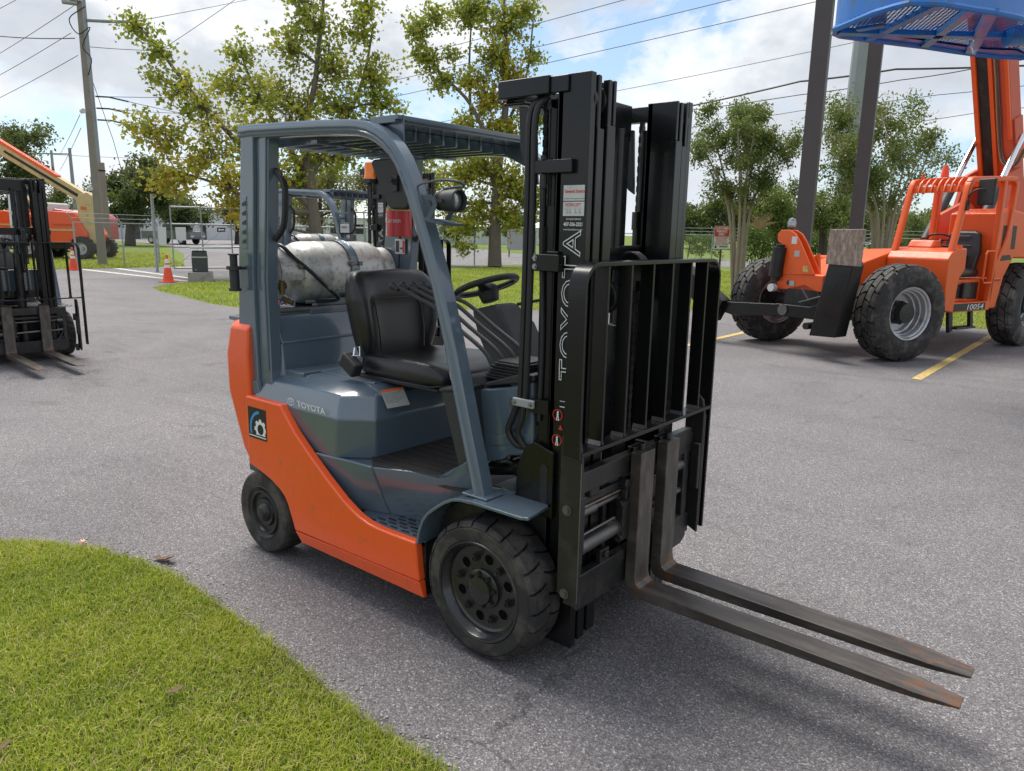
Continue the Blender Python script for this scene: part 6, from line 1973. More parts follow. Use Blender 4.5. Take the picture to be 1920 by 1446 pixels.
# ------------------------------------------------ orange and cream boom lift at left
jb = at(112, 489, 34) - Vector((0.7735, 0.6335, 0)) * 0.50
JL = thing('boom_lift', 'orange and cream boom lift parked on the grass behind the fence', 'boom lift', (jb.x, jb.y, 0), 39.3)
k = 0.0244   # metres per photograph pixel at this depth (34 m)
def lx(px): return (px - 112) * k
q = B()
q.prism([(lx(12), 0.75), (lx(12), 1.92), (lx(60), 2.10), (lx(95), 1.98), (lx(130), 2.0), (lx(140), 2.12), (lx(186), 2.06), (lx(198), 1.62), (lx(210), 1.10), (lx(205), 0.72), (lx(160), 0.70), (lx(100), 0.75)], -0.9, 0.9)
q.build('body', 'orange_paint', JL, bevel=0.06, seg=2)
B().box((lx(20), -0.92, 1.45), (lx(80), -0.90, 1.52)).box((lx(140), -0.93, 1.25), (lx(190), -0.90, 1.33)).build('body_trim', 'cream_paint', JL)
B().box((lx(10), -0.7, 0.45), (lx(205), 0.7, 0.8)).build('undercarriage', 'black_worn', JL, bevel=0.03)
dc = B().box((lx(110), -0.915, 1.48), (lx(122), -0.902, 1.80)).build('decal', 'black_print', JL)
q = B()
q.tube([(lx(116) + 0.09 * math.cos(R(a)), -0.92, 1.64 + 0.09 * math.sin(R(a))) for a in range(0, 360, 30)], 0.018, 5, closed=True)
q.build('decal_ring', 'white_print', dc)
B().box((lx(150), -0.935, 1.50), (lx(188), -0.905, 1.56)).build('side_marking', 'faded_orange', JL)
for px_ in (105, 200):
    for s in (-1, 1):
        e = bpy.data.objects.new('wheel', None)
        C.objects.link(e)
        e.parent = JL
        e.location = (lx(px_), s * 0.95, 0.50)
        q = B().lathe([(0.28, 0.16 * s), (0.42, 0.17 * s), (0.48, 0.13 * s), (0.50, 0.08 * s), (0.50, -0.1 * s), (0.46, -0.16 * s), (0.28, -0.16 * s)], (0, 0, 0), 'y', 28)
        for j in range(16):
            a = R(22.5 * j)
            c_, s_ = math.cos(a), math.sin(a)
            q._add([(c_ * r_ - s_ * w_, y_, s_ * r_ + c_ * w_) for r_ in (0.47, 0.53) for w_ in (-0.045, 0.045) for y_ in (-0.15, 0.15)], [(0, 1, 3, 2), (4, 6, 7, 5), (0, 4, 5, 1), (2, 3, 7, 6), (0, 2, 6, 4), (1, 5, 7, 3)])
        q.build('tyre', 'rubber', e)
        B().lathe([(0.285, 0.15 * s), (0.24, 0.10 * s), (0.20, 0.03 * s), (0.10, 0.03 * s), (0.09, 0.10 * s), (0, 0.10 * s)], (0, 0, 0), 'y', 24).build('rim', 'silver_rim', e)
q = B()
q.prism([(lx(196), 2.85), (lx(212), 2.95), (lx(220), 2.80), (lx(226), 0.95), (lx(224), 0.66), (lx(204), 0.80), (lx(192), 1.8), (lx(192), 2.6)], -0.75, -0.25)
q.build('counterweight', 'cream_paint', JL, bevel=0.04)
B().box((lx(199), -0.765, 2.18), (lx(209), -0.75, 2.32), (0, 8, 0)).build('side_marking', 'orange_print', JL)
def boomseg(p0, p1, w0, w1, m_, nm, y0, y1, par):
    d = Vector((p1[0] - p0[0], p1[1] - p0[1]))
    n_ = Vector((-d.y, d.x)).normalized()
    q = B()
    q.prism([(p0[0] + n_.x * w0 / 2, p0[1] + n_.y * w0 / 2), (p1[0] + n_.x * w1 / 2, p1[1] + n_.y * w1 / 2), (p1[0] - n_.x * w1 / 2, p1[1] - n_.y * w1 / 2), (p0[0] - n_.x * w0 / 2, p0[1] - n_.y * w0 / 2)], y0, y1)
    return q.build(nm, m_, par, bevel=0.02)
bo = boomseg((lx(212), 2.55), (lx(-55), 6.45), 0.46, 0.50, 'cream_paint', 'boom', -0.70, -0.30, JL)
boomseg((lx(160), 3.58), (lx(-55), 6.78), 0.14, 0.14, 'orange_paint', 'boom_carrier', -0.72, -0.40, bo)
boomseg((lx(206), 2.62), (lx(70), 4.62), 0.14, 0.10, 'black_worn', 'boom_slot', -0.715, -0.70, bo)
boomseg((lx(90), 2.2), (lx(62), 3.1), 0.55, 0.5, 'cream_paint', 'lower_boom', -0.2, 0.3, JL)
boomseg((lx(100), 2.1), (lx(66), 3.2), 0.12, 0.12, 'black_worn', 'boom_cylinder', -0.35, -0.25, JL)
# second boom lift further left, only the tip of its boom in view
J2 = thing('boom_lift', 'cream boom of a second boom lift at the far left edge above the mast', 'boom lift', (-37.5, 5.0, 0), 39.3)
def l2(px): return (px + 30) * k
bo = boomseg((l2(100), 3.3), (l2(-70), 6.1), 0.55, 0.5, 'cream_paint', 'boom', -0.2, 0.2, J2)
boomseg((l2(80), 3.95), (l2(-70), 6.42), 0.12, 0.12, 'orange_paint', 'boom_carrier', -0.22, 0.1, bo)
B().box((l2(-100), -0.9, 0.7), (l2(40), 0.9, 2.3)).box((l2(40), -0.5, 1.0), (l2(90), 0.5, 1.9)).build('body', 'orange_paint', J2, bevel=0.08)
for px_ in (-80, 30):
    q = B()
    for s in (-1, 1):
        q.lathe([(0.0, 0.12 * s), (0.28, 0.14 * s), (0.48, 0.15 * s), (0.52, 0.08 * s), (0.52, -0.1 * s), (0.0, -0.1 * s)], (l2(px_), s * 0.95, 0.52), 'y', 24)
    q.build('wheel', 'rubber', J2)

# red lorry hood behind the boom lift
b0 = at(165, 440, 44)
RT = thing('truck', 'red truck hood showing above the orange boom lift', 'truck', (b0.x, b0.y, 0), 39.3)
q = B()
q.prism([(-1.5, 0.7), (-1.45, 2.2), (-1.35, 2.42), (1.1, 2.15), (1.35, 1.9), (1.35, 0.7)], -1.0, 1.0)
q.build('hood', 'truck_red', RT, bevel=0.1, seg=3)
q = B().prism([(-3.6, 0.7), (-3.6, 2.75), (-1.6, 2.75), (-1.5, 0.7)], -1.1, 1.1)
q.build('cab', 'label_white', RT, bevel=0.1)
B().box((-3.0, -1.115, 1.7), (-1.9, -1.10, 2.4)).build('window', 'glass_dark', RT)
for x_ in (0.3, -2.8):
    q = B()
    for s in (-1, 1):
        q.lathe([(0, 0.12 * s), (0.46, 0.13 * s), (0.5, 0.08 * s), (0.5, -0.12 * s), (0, -0.13 * s)], (x_, s * 0.95, 0.5), 'y', 20)
    q.build('wheel', 'rubber', RT)


# ------------------------------------------------ vehicles far away
def car(name, label, cat, loc, rz, col, L_=4.6, h_=1.5, w_=1.8, pickup=False):
    t_ = thing(name, label, cat, loc, rz)
    if pickup:
        pr = [(-L_ / 2, 0.45), (-L_ / 2, 1.15), (-0.35, 1.15), (-0.25, h_), (1.0, h_), (1.45, 1.18), (L_ / 2 - 0.1, 1.08), (L_ / 2, 0.9), (L_ / 2, 0.45)]
        gl = [(-0.2, 1.2), (-0.15, h_ - 0.08), (0.95, h_ - 0.08), (1.35, 1.2)]
    else:
        pr = [(-L_ / 2, 0.35), (-L_ / 2, 0.85), (-L_ / 2 + 0.15, 1.0), (-L_ / 2 + 0.55, h_ - 0.05), (-0.9, h_), (0.4, h_ - 0.03), (1.15, 0.98), (L_ / 2 - 0.2, 0.82), (L_ / 2, 0.6), (L_ / 2, 0.35)]
        gl = [(-L_ / 2 + 0.35, 1.0), (-L_ / 2 + 0.70, h_ - 0.12), (0.35, h_ - 0.10), (0.95, 1.0)]
    B().prism(pr, -w_ / 2, w_ / 2).build('body', col, t_, bevel=0.08, seg=3)
    B().prism(gl, -w_ / 2 - 0.01, -w_ / 2 + 0.01).prism(gl, w_ / 2 - 0.01, w_ / 2 + 0.01).build('window', 'glass_dark', t_)
    B().box((L_ / 2 - 0.01, -w_ / 2 + 0.1, 0.62), (L_ / 2 + 0.02, -w_ / 2 + 0.45, 0.78)).build('headlight', 'label_white', t_)
    B().box((L_ / 2 - 0.01, w_ / 2 - 0.45, 0.62), (L_ / 2 + 0.02, w_ / 2 - 0.1, 0.78)).build('headlight', 'label_white', t_)
    for x_ in (-L_ * 0.30, L_ * 0.31):
        for s in (-1, 1):
            e = B().lathe([(0.22, 0.11 * s), (0.33, 0.11 * s), (0.36, 0.06 * s), (0.36, -0.1 * s), (0, -0.1 * s)], (x_, s * (w_ / 2 - 0.1), 0.36), 'y', 18).build('wheel', 'rubber', t_)
            B().lathe([(0.22, 0.11 * s), (0.14, 0.08 * s), (0, 0.09 * s)], (x_, s * (w_ / 2 - 0.1), 0.36), 'y', 14).build('rim', 'silver_rim', e)
    return t_


def gp_at(px, d):
    p = at(px, 440, d)
    p.z = 0
    return p


car('pickup_truck', 'grey pickup truck on the street behind the notice boards', 'pickup truck', gp_at(325, 66), 20, 'truck_grey', 5.4, 1.75, 1.95, True)
car('car', 'black suv parked far off beyond the hedge', 'car', gp_at(1693, 112), 200, 'car_black', 4.8, 1.75, 1.9)
car('car', 'white car parked far off left of the black suv', 'car', gp_at(1653, 112), 195, 'car_white', 4.5, 1.45, 1.8)
car('car', 'silver car partly hidden right of the black suv', 'car', gp_at(1738, 116), 190, 'truck_grey', 4.6, 1.5, 1.8)

# ------------------------------------------------ buildings
def building(label, px0, px1, d0, d1, h_, depth, m_='white_wall', roof='roof_metal', doors=(), pitch=1.2, wins=0):
    a, b_ = gp_at(px0, d0), gp_at(px1, d1)
    u = (b_ - a)
    L_ = u.length
    az = math.degrees(math.atan2(u.y, u.x))
    t_ = thing('building', label, 'building', a, az)
    B().box((0, 0, 0), (L_, depth, h_)).build('wall', m_, t_)
    B().prism([(-0.3, h_ + 0.003), (depth / 2, h_ + pitch), (depth + 0.3, h_ + 0.003)], -0.3, L_ + 0.3, 'x').build('roof', roof, t_)
    n = int(L_ / 3.2)
    rb = None
    for k_ in range(1, n):
        q = B().box((-0.04, -0.05, 0), (0.04, 0.0, h_)).build('wall_seam', roof, t_) if rb is None else rb.copy()
        if rb is None:
            rb = q
        else:
            C.objects.link(q)
        q.location.x = k_ * 3.2
    for x0, x1, z1 in doors:
        B().box((L_ * x0, -0.08, 0), (L_ * x1, 0.02, z1)).build('door', 'box_grey', t_)
    for k_ in range(wins):
        x0 = L_ * (k_ + 0.3) / wins
        w_ = B().box((x0, -0.06, 1.0), (x0 + 1.3, 0.02, 2.2)).build('window', 'glass_dark', t_)
        B().box((x0 - 0.08, -0.09, 0.92), (x0 + 1.38, -0.05, 1.0)).build('sill', 'label_white', w_)
    return t_


building('long white metal warehouse behind the pickup truck at left', 150, 560, 84, 96, 3.6, 18, doors=((0.52, 0.545, 2.4), (0.2, 0.25, 3.0)), pitch=1.6)
building('pale building with low roof seen through the second forklift', 560, 860, 92, 100, 3.0, 14, doors=((0.3, 0.34, 2.2),), wins=7, pitch=1.0)
building('low white building beyond the trunk of the right yellow tree', 862, 1010, 96, 96, 2.2, 12, wins=4, pitch=0.8)
building('white flat building far behind the parked cars', 1590, 1860, 150, 150, 4.2, 16, pitch=0.6)

# ---------------------------------------------------------------- vegetation
def leaves(name, cen, rad, per, size, m, parent, seed, tint, tspread=0.14, flat=0.35, lobed=False):
    """cen: cluster centres (N,3); rad: cluster radius; per: leaves per cluster."""
    rs = np.random.RandomState(seed)
    cen = np.asarray(cen, float)
    N = len(cen) * per
    c = np.repeat(cen, per, 0)
    rad = np.broadcast_to(np.asarray(rad, float), (len(cen),)).repeat(per)
    off = rs.normal(0, 1, (N, 3)) * rad[:, None] * 0.55
    off[:, 2] *= 0.8
    p = c + off
    sz = size * rs.uniform(0.6, 1.25, N)
    a = rs.normal(0, 1, (N, 3))
    a /= np.linalg.norm(a, axis=1)[:, None]
    nrm = rs.normal(0, 1, (N, 3))
    nrm[:, 2] += flat * 2.5
    b = np.cross(a, nrm)
    b /= np.linalg.norm(b, axis=1)[:, None] + 1e-9
    n2 = np.cross(a, b)
    s_ = sz[:, None]
    if lobed:
        V = np.stack([p - a * s_ * 0.5, p - a * s_ * 0.12 + b * s_ * 0.52, p + a * s_ * 0.10 + b * s_ * 0.20, p + a * s_ * 0.55, p + a * s_ * 0.10 - b * s_ * 0.20, p - a * s_ * 0.12 - b * s_ * 0.52], 1)
        V[:, 1] += n2 * s_ * 0.12
        V[:, 5] += n2 * s_ * 0.12
        k = 6
    else:
        V = np.stack([p - a * s_ * 0.5, p + b * s_ * 0.26 + n2 * s_ * 0.06, p + a * s_ * 0.5, p - b * s_ * 0.26 + n2 * s_ * 0.06], 1)
        k = 4
    me = bpy.data.meshes.new(name)
    me.vertices.add(N * k)
    me.vertices.foreach_set('co', V.reshape(-1).astype(np.float32))
    me.loops.add(N * k)
    me.loops.foreach_set('vertex_index', np.arange(N * k, dtype=np.int32))
    me.polygons.add(N)
    me.polygons.foreach_set('loop_start', (np.arange(N) * k).astype(np.int32))
    me.update()
    tn = np.repeat(np.broadcast_to(np.asarray(tint, float), (len(cen),)) + rs.normal(0, tspread * 0.6, len(cen)), per) + rs.normal(0, tspread, N)
    at_ = me.attributes.new('tint', 'FLOAT', 'POINT')
    at_.data.foreach_set('value', np.repeat(np.clip(tn, 0, 1), k).astype(np.float32))
    me.materials.append(MATS[m])
    o = bpy.data.objects.new(name, me)
    C.objects.link(o)
    o.parent = parent
    return o


def tree(name, label, base, stems, blobs, leafm, size, per, tw_r, seed, cat='tree', bark='bark_brown', trunk_r=0.2, lobed=False, tspread=0.14, group=None, limb_r=0.06, crown_name='crown', flat=0.35, keep=1.0):
    """stems: list of polylines (world) for trunk stems; blobs: (centre, radius, n_twigs, tint[, squash])."""
    rs = random.Random(seed)
    t_ = thing(name, label, cat, base, 0, group)
    b0 = Vector(base)
    wood = B()
    nodes = []
    for st_, r0, r1 in stems:
        P = smooth_path([Vector(p) - b0 for p in st_], 5)
        n = len(P)
        wood.tube(P, [r0 + (r1 - r0) * (i / (n - 1)) ** 0.8 for i in range(n)], 8)
        for i, p in enumerate(P):
            if i > n * 0.25:
                nodes.append((p, r0 + (r1 - r0) * i / (n - 1)))
    cen, tints = [], []
    for bl in blobs:
        c, r, n, tint = bl[:4]
        c = Vector(c) - b0
        # limb from the nearest lower node
        best = min(nodes, key=lambda q: (q[0] - c).length + max(0, q[0].z - c.z + 0.3 * r) * 2)
        lr = min(best[1] * 0.7, limb_r)
        mid = best[0].lerp(c, 0.5) + Vector((rs.uniform(-.1, .1), rs.uniform(-.1, .1), rs.uniform(-.02, .12))) * (best[0] - c).length
        P = smooth_path([best[0], mid, c], 4)
        m_ = len(P)
        wood.tube(P, [lr + (lr * 0.3 - lr) * i / (m_ - 1) for i in range(m_)], 6)
        inner = P[m_ // 2:]
        nodes += [(p, lr * 0.4) for p in inner]
        for k_ in range(n):
            v = Vector((rs.gauss(0, 1), rs.gauss(0, 1), rs.gauss(0, 1))).normalized()
            q = c + v * r * (rs.random() ** 0.42)
            s0 = rs.choice(inner)
            md = s0.lerp(q, 0.5) + Vector((0, 0, -0.08 * r))
            wood.tube([s0, md, q], [lr * 0.26, lr * 0.18, lr * 0.07], 4)
            for f in (0.62, 1.0):
                if rs.random() < keep:
                    cen.append(tuple(s0.lerp(q, f) + Vector((rs.uniform(-1, 1), rs.uniform(-1, 1), rs.uniform(-1, 1))) * tw_r * 0.5))
                    tints.append(tint)
    wood.build('trunk', bark, t_)
    leaves(crown_name, cen, tw_r, per, size, leafm, t_, seed + 1, tints, tspread, flat, lobed)
    return t_


def G0(px, d):
    p = at(px, 470, d)
    p.z = 0
    return p


# left yellowing sycamore
dA = 24.0
bA = G0(590, dA)
def A_(px, py, dd=0.0): return at(px, py, dA + dd)
trunkA = [([bA, A_(592, 440), A_(585, 380), A_(580, 320)], 0.24, 0.17), ([A_(585, 390), A_(520, 330, -.3), A_(440, 260, -.5), A_(370, 185, -.6), A_(300, 95, -.6), A_(262, 50, -.6)], 0.14, 0.025),
          ([A_(582, 340), A_(570, 250, .4), A_(590, 160, .6), A_(600, 60, .6), A_(610, -30, .6)], 0.16, 0.04), ([A_(580, 330), A_(640, 240, 1), A_(680, 150, 1.2), A_(700, 50, 1.2)], 0.12, 0.03),
          ([A_(585, 400), A_(500, 390, -1), A_(420, 350, -1.2), A_(330, 320, -1.4)], 0.10, 0.03), ([A_(582, 345), A_(520, 240, 1), A_(470, 150, 1.5), A_(450, 90, 1.5)], 0.11, 0.03)]
bl = []
for px, py, r, n, tint, dd in ((262, 50, .42, 16, .36, -.6), (292, 95, .42, 12, .34, -.6), (330, 160, .5, 14, .42, -.6), (285, 145, .35, 8, .4, -.6), (260, 235, .55, 14, .55, -1), (310, 260, .75, 24, .60, -1), (375, 200, .75, 26, .46, -.6), (425, 155, .6, 20, .40, 1.2), (450, 95, .45, 14, .36, 1.5), (480, 175, .8, 28, .40, 1),
                            (400, 280, .85, 30, .55, -.8), (470, 260, .9, 34, .48, -.3), (540, 190, .95, 38, .38, .4), (540, 90, .8, 26, .34, .8), (590, 40, .75, 24, .32, .6), (560, 0, .6, 18, .34, .6), (620, 120, .85, 32, .36, .8), (665, 60, .75, 24, .34, 1.2), (690, 0, .6, 18, .36, 1.2), (700, 140, .75, 26, .42, 1.2),
                            (720, 195, .55, 20, .40, 1.4), (640, 200, .95, 36, .44, .8), (590, 260, 1.0, 40, .50, .2), (500, 330, .85, 32, .62, -.6), (430, 345, .7, 24, .70, -1.2), (340, 330, .6, 18, .68, -1.4), (300, 345, .45, 12, .72, -1.4), (560, 330, .8, 26, .50, .2), (640, 290, .75, 24, .42, .8), (700, 250, .6, 20, .46, 1.2), (455, 395, .5, 16, .85, -1), (510, 420, .45, 12, .80, -1)):
    bl.append((A_(px, py, dd), r * 1.2, int(n * 1.5), tint))
tree('sycamore_tree', 'yellow green sycamore tree filling the sky behind the overhead guard', bA, trunkA, bl, 'leaf_sycamore', 0.15, 8, 0.29, 21, lobed=True, tspread=0.17, limb_r=0.06, keep=0.9)

# right sycamore with the visible trunk
dB = 34.0
bB = G0(928, dB)
def B_(px, py, dd=0.0): return at(px, py, dB + dd)
trunkB = [([bB, B_(928, 440), B_(930, 380), B_(936, 300), B_(948, 200), B_(950, 100), B_(945, 10), B_(945, -40)], 0.33, 0.05), ([B_(934, 320), B_(885, 200, -.5), B_(820, 130, -.8), B_(790, 60, -.8)], 0.12, 0.03),
          ([B_(932, 350), B_(890, 260, .5), B_(880, 140, .6), B_(885, 20, .6)], 0.12, 0.03), ([B_(938, 260), B_(985, 150, .3), B_(1000, 40, .3)], 0.09, 0.03)]
bl = []
for px, py, r, n, tint, dd in ((780, 55, .65, 18, .34, -.8), (820, 30, .45, 12, .34, -.8), (800, 110, .65, 18, .38, -.8), (830, 150, .55, 14, .40, -.7), (850, 100, .3, 6, .4, -.6), (875, 30, .8, 26, .32, .6), (900, 0, .8, 24, .30, .6), (945, 40, 1.0, 34, .38, 0), (985, 20, .7, 20, .34, .3), (1000, 110, .45, 10, .42, .3), (920, 110, .9, 30, .48, 0),
                            (960, 150, .85, 30, .66, 0), (915, 190, .8, 26, .70, .2), (880, 150, .5, 12, .55, .4), (985, 190, .6, 14, .5, .2), (940, 240, .9, 30, .66, 0), (870, 235, .6, 16, .50, .4), (980, 270, .7, 20, .42, .2), (1020, 215, .4, 8, .4, .2), (900, 310, 1.0, 36, .50, .3), (960, 340, 1.0, 36, .50, 0), (850, 330, .8, 26, .52, 0), (1000, 370, .8, 24, .45, 0),
                            (840, 380, .7, 20, .50, 0), (900, 390, .9, 28, .48, .2), (955, 410, .75, 20, .48, 0), (865, 425, .5, 10, .46, -.5), (870, 465, .35, 6, .46, -.8), (780, 300, .7, 20, .5, 1), (800, 350, .7, 20, .5, 1)):
    bl.append((B_(px, py, dd), r * 1.22, int(n * 1.75), tint))
tree('sycamore_tree', 'tall sycamore tree with yellow patches whose trunk stands left of the mast', bB, trunkB, bl, 'leaf_sycamore', 0.175, 9, 0.34, 41, lobed=True, tspread=0.17, limb_r=0.08)


# multi-stemmed crape myrtles
def crape(label, px, d, wpx, ytop, ybot, seed, bark='bark_pale', dense=None, brown=0.25, nst=7, base_py=505):
    rs = random.Random(seed)
    b_ = G0(px, d)
    k_ = d / F
    stems, blobs = [], []
    for i in range(nst):
        a = 2 * math.pi * i / nst + rs.uniform(-.3, .3)
        dx = math.cos(a) * wpx * 0.42 * rs.uniform(.5, 1)
        dd = math.sin(a) * wpx * 0.42 * k_
        top = at(px + dx, ytop + (ybot - ytop) * rs.uniform(.3, .55), d + dd)
        lowp = b_ + Vector((math.cos(a) * 0.12, math.sin(a) * 0.12, 0))
        knee = at(px + dx * 0.25, ybot + 10, d + dd * 0.25)
        stems.append(([lowp, knee, knee.lerp(top, 0.5) + Vector((rs.uniform(-.1, .1), rs.uniform(-.1, .1), 0)), top], 0.055, 0.015))
    n = 58
    for i in range(n):
        v = Vector((rs.gauss(0, 1), rs.gauss(0, 1), rs.gauss(0, 1))).normalized() * rs.random() ** 0.4
        yy = (ytop + ybot) / 2 - v.z * (ybot - ytop) * 0.45
        f = 1.0 if yy < (ytop + ybot) / 2 + 40 else 0.8
        c = at(px + v.x * wpx * 0.52 * f, yy, d + v.y * wpx * 0.40 * k_ * f)
        blobs.append((c, wpx * k_ * rs.uniform(.08, .13), 20, 0.40 + rs.uniform(-.12, .1)))
    if dense:
        for (dx, dy, rr) in dense:
            blobs.append((at(px + dx, dy, d), rr, 40, 0.75))
    return tree('crape_myrtle', label, b_, stems, blobs, 'leaf_green', 0.085, 9, 0.15, seed, bark=bark, limb_r=0.020, tspread=0.18)


crape('crape myrtle tree with several pale stems beside the parking sign', 1388, 21, 205, 170, 395, 61, dense=((-20, 360, .35), (10, 370, .4), (40, 350, .4)))
crape('spreading crape myrtle tree behind the telehandler and the right dark post', 1655, 19.5, 300, 165, 400, 71, nst=9)

# oaks and other trees in the distance
def oak(label, px, ytop, wpx, ybot, d, seed, tint=0.45, size=0.30, per=18, n=16, tr=0.25, m='leaf_oak', group=None, trunk_py=None, tw=0.55, nm='oak_tree'):
    rs = random.Random(seed)
    b_ = G0(px, d)
    k_ = d / F
    top = at(px, ytop + (ybot - ytop) * 0.45, d)
    stems = [([b_, b_.lerp(Vector((top.x, top.y, top.z)), 0.5), top], tr, tr * 0.4)]
    blobs = []
    for i in range(n):
        v = Vector((rs.gauss(0, 1), rs.gauss(0, 1), rs.gauss(0, 1))).normalized() * rs.random() ** 0.35
        c = at(px + v.x * wpx * 0.40, (ytop + ybot) / 2 - v.z * (ybot - ytop) * 0.42, d + v.y * wpx * 0.4 * k_)
        blobs.append((c, wpx * k_ * rs.uniform(.11, .18), 12, tint + rs.uniform(-.15, .15)))
    return tree(nm, label, b_, stems, blobs, m, size, per, tw, seed, bark='bark_dark', trunk_r=tr, limb_r=tr * 0.4, group=group, tspread=0.2)


oak('dark broad oak tree at the far left edge behind the boom lifts', 30, 205, 170, 400, 62, 81, n=22, tr=0.4)
oak('dark green tree just left of the concrete pole', 110, 350, 110, 430, 70, 82, n=12)
oak('full round oak tree right of the concrete pole', 245, 275, 170, 425, 58, 83, n=24, tr=0.45, tint=0.4)
oak('dark oak tree behind the left end of the gate', 345, 365, 120, 425, 66, 84, n=14)
oak('hazy tree behind the gate and its post', 445, 370, 110, 430, 70, 85, n=12)
oak('twiggy olive tree seen through the second forklift', 600, 285, 170, 440, 40, 86, n=24, tint=0.85, m='leaf_green', size=0.15, per=20, tr=0.2, tw=0.35)
oak('olive tree behind the amber beacon', 715, 300, 150, 440, 44, 87, n=20, tint=0.8, m='leaf_green', size=0.16, per=18, tr=0.2, tw=0.4)
oak('small dark tree across the street left of the sycamore trunk', 858, 405, 70, 440, 74, 88, n=8, tr=0.3)
oak('small dark tree across the street right of the sycamore trunk', 965, 405, 60, 440, 80, 89, n=8, tr=0.3)
oak('dense green tree behind the left dark post', 1462, 330, 130, 445, 30, 90, n=18, m='leaf_green', size=0.12, per=22, tint=0.3, tw=0.3)
oak('light green tree between the two dark posts', 1545, 340, 120, 450, 31, 91, n=16, m='leaf_green', size=0.12, per=20, tint=0.5, tw=0.3)
oak('green tree behind the open cab of the telehandler', 1735, 400, 130, 455, 60, 92, n=14, m='leaf_green', size=0.2, tint=0.3)

# far treeline as one mass
def woods(name, label, spans, seed, m='leaf_oak', size=0.55, cat='woods'):
    rs = np.random.RandomState(seed)
    cs, tn = [], []
    for px0, px1, d, ytop, ybot, cnt in spans:
        for i in range(cnt):
            px = rs.uniform(px0, px1)
            crest = ytop + 9 * math.sin(px * 0.045) + 6 * math.sin(px * 0.11 + 1)
            py = ybot - (ybot - crest) * rs.uniform(0, 1) ** 0.8
            dd = d + rs.uniform(-4, 4)
            cs.append(tuple(at(px, py, dd)))
            tn.append(0.35 + rs.uniform(-.2, .25))
    o = leaves(name, cs, 0.9, 14, size, m, None, seed, tn, 0.15)
    return tag(o, label, cat, kind='stuff')


woods('distant_woods', 'hazy row of trees on the horizon', [(-80, 520, 130, 392, 432, 1500), (480, 1020, 130, 412, 446, 1100), (1270, 1480, 95, 385, 450, 900), (1460, 1990, 105, 398, 458, 1700)], 101)


# hedge behind the fence
def hedge(label, p0, p1, h_, w_, seed, dens=170):
    rs = np.random.RandomState(seed)
    a, b_ = Vector(p0), Vector(p1)
    L_ = (b_ - a).length
    u = (b_ - a) / L_
    n_ = u.cross(Z_)
    t_ = thing('hedge', label, 'hedge', a)
    cs, tn = [], []
    for i in range(int(L_ * dens)):
        s_ = rs.uniform(0, L_)
        v = rs.uniform(-0.5, 0.5) * w_
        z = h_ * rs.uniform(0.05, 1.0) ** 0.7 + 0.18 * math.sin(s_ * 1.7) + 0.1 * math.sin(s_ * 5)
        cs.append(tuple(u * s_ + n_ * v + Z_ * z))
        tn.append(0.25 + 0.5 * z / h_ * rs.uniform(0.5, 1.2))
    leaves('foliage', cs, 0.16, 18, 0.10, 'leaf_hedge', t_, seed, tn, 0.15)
    q = B()
    for i in range(int(L_ / 0.9)):
        q.tube([u * (i * 0.9), u * (i * 0.9 + 0.1) + Z_ * h_ * 0.8], 0.03, 5)
    st_ = q.build('stems', 'bark_dark', t_)
    st_['kind'] = 'stuff'
    return t_


ha, hb = at(1392, 480, 34), at(1800, 480, 34)
ha.z = hb.z = 0
hedge('clipped bright green hedge behind the fence right of the parking sign', ha, at(1565, 480, 35) * Vector((1, 1, 0)) if False else Vector((at(1600, 480, 35).x, at(1600, 480, 35).y, 0)), 1.9, 1.4, 111)
hc, hd = at(1290, 470, 50), at(1350, 470, 50)
hc.z = hd.z = 0
hedge('round low shrubs behind the fence left of the parking sign', hc, hd, 1.5, 1.8, 112, 120)

# dead palm frond cluster beside the crape myrtle
fb = at(1424, 430, 25.5)
q = B()
rs = random.Random(5)
for i in range(34):
    a = rs.uniform(-1.2, 1.2)
    l_ = rs.uniform(.4, .75)
    tip = Vector((math.sin(a) * l_ * 0.77, math.sin(a) * l_ * 0.63, math.cos(a) * l_ * 0.9))
    q.tube([(0, 0, 0), tip * 0.5 + Vector((0, 0, .05)), tip], [0.012, 0.010, 0.003], 4)
fr = q.build('palm_frond', 'dead_frond', None)
fr.location = fb
fr['kind'] = 'stuff'
tag(fr, 'dry brown palm fronds low beside the crape myrtle by the sign', 'palm fronds')

# ---------------------------------------------------------------- small things on the lawn and its edge
def dry_leaf(loc, rz, s_, label, curl=0.3, name='dry_leaf'):
    q = B()
    out = [(-0.5, 0), (-0.35, .14), (-.12, .10), (0.0, .26), (.14, .13), (.38, .18), (.5, 0), (.36, -.16), (.16, -.10), (.02, -.24), (-.14, -.10), (-.36, -.12)]
    top = [(x * s_, y * s_, s_ * (curl * (x * x * 1.2 + abs(y) * 0.9) + 0.05)) for x, y in out]
    cen = (0, 0, s_ * 0.03)
    vs = q._add(top + [cen] + [(x, y, z - 0.0015) for x, y, z in top] + [(cen[0], cen[1], cen[2] - 0.0015)], [])
    n = len(out)
    for i in range(n):
        j = (i + 1) % n
        q.bm.faces.new((vs[i], vs[j], vs[n]))
        q.bm.faces.new((vs[n + 1 + j], vs[n + 1 + i], vs[2 * n + 1]))
        q.bm.faces.new((vs[i], vs[n + 1 + i], vs[n + 1 + j], vs[j]))
    o = q.build(name, 'dead_leaf', None)
    o.location = loc
    o.rotation_euler = (R(rnd.uniform(-12, 12)), R(rnd.uniform(-12, 12)), R(rz))
    return tag(o, label, 'leaf')


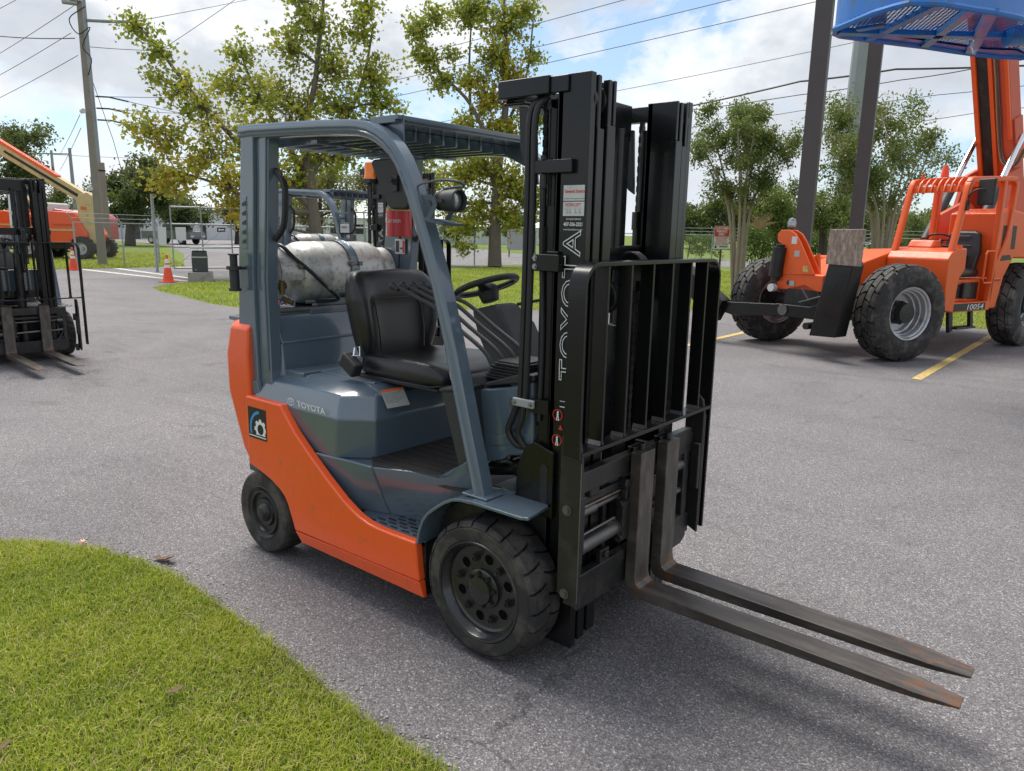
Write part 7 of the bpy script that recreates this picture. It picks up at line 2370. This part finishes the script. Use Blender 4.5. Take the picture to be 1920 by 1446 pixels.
p_ = groundpt(308, 1052)
dry_leaf((p_.x, p_.y, 0.0), 20, 0.13, 'crumpled brown leaf where the lawn meets the asphalt', 0.45)
p_ = groundpt(328, 1295, 0.035)
dry_leaf((p_.x, p_.y, 0.034), 60, 0.06, 'dark brown leaf lying in the middle of the lawn', 0.2)
p_ = groundpt(5, 1402, 0.035)
dry_leaf((p_.x, p_.y, 0.035), 110, 0.05, 'tan leaf at the left edge of the lawn', 0.3)
p_ = groundpt(155, 1022, 0.035)
q = B()
for k_ in range(6):
    a = R(60 * k_)
    q._add([(0, 0, 0.03), (math.cos(a - .4) * 0.012, math.sin(a - .4) * 0.012, 0.036), (math.cos(a) * 0.019, math.sin(a) * 0.019, 0.038), (math.cos(a + .4) * 0.012, math.sin(a + .4) * 0.012, 0.036)], [(0, 1, 2, 3)])
q.tube([(0, 0, 0), (0.004, 0, 0.03)], 0.0015, 5)
o = q.build('flower', 'amber', None, smooth=False)
o.location = (p_.x, p_.y, 0.02)
tag(o, 'tiny yellow flower at the upper edge of the lawn', 'flower')
q = B()
rs = random.Random(9)
for i in range(34):
    x, y = rs.uniform(-2.6, 0.8), rs.uniform(-2.6, -1.0)
    if not inside(np.array([x]), np.array([y]), LAWN)[0]:
        continue
    a = rs.uniform(0, 6.28)
    l_ = rs.uniform(.04, .10)
    d1 = Vector((math.cos(a), math.sin(a), 0))
    d2_ = Vector((-d1.y, d1.x, 0)) * rs.uniform(-.006, .006)
    z = rs.uniform(0.028, 0.042)
    q.tube([(x, y, z), Vector((x, y, z + .006)) + d1 * l_ * .5 + d2_, Vector((x, y, z - .004)) + d1 * l_], 0.0010, 4)
o = q.build('dry_grass_stalks', 'straw', None)
tag(o, 'scattered dry straw stalks lying on the lawn', 'straw', kind='stuff')
# grit along the lawn edge
q = B()
for i in range(350):
    k_ = rs.randrange(2, 11)
    a, b_ = Vector((*LAWN[k_], 0)), Vector((*LAWN[k_ + 1], 0)) if k_ + 1 < len(LAWN) else Vector((*LAWN[k_], 0))
    p = a.lerp(b_, rs.random()) + Vector((rs.gauss(0, .02), abs(rs.gauss(0.0, .05)), 0))
    s_ = rs.uniform(.0015, .004)
    q.box((p.x - s_, p.y - s_, -0.003), (p.x + s_, p.y + s_ * 0.8, s_ * 1.1 - 0.003), (0, 0, rs.uniform(0, 90)))
o = q.build('grit', 'concrete', None, smooth=False)
tag(o, 'loose grit along the edge of the lawn', 'grit', kind='stuff')
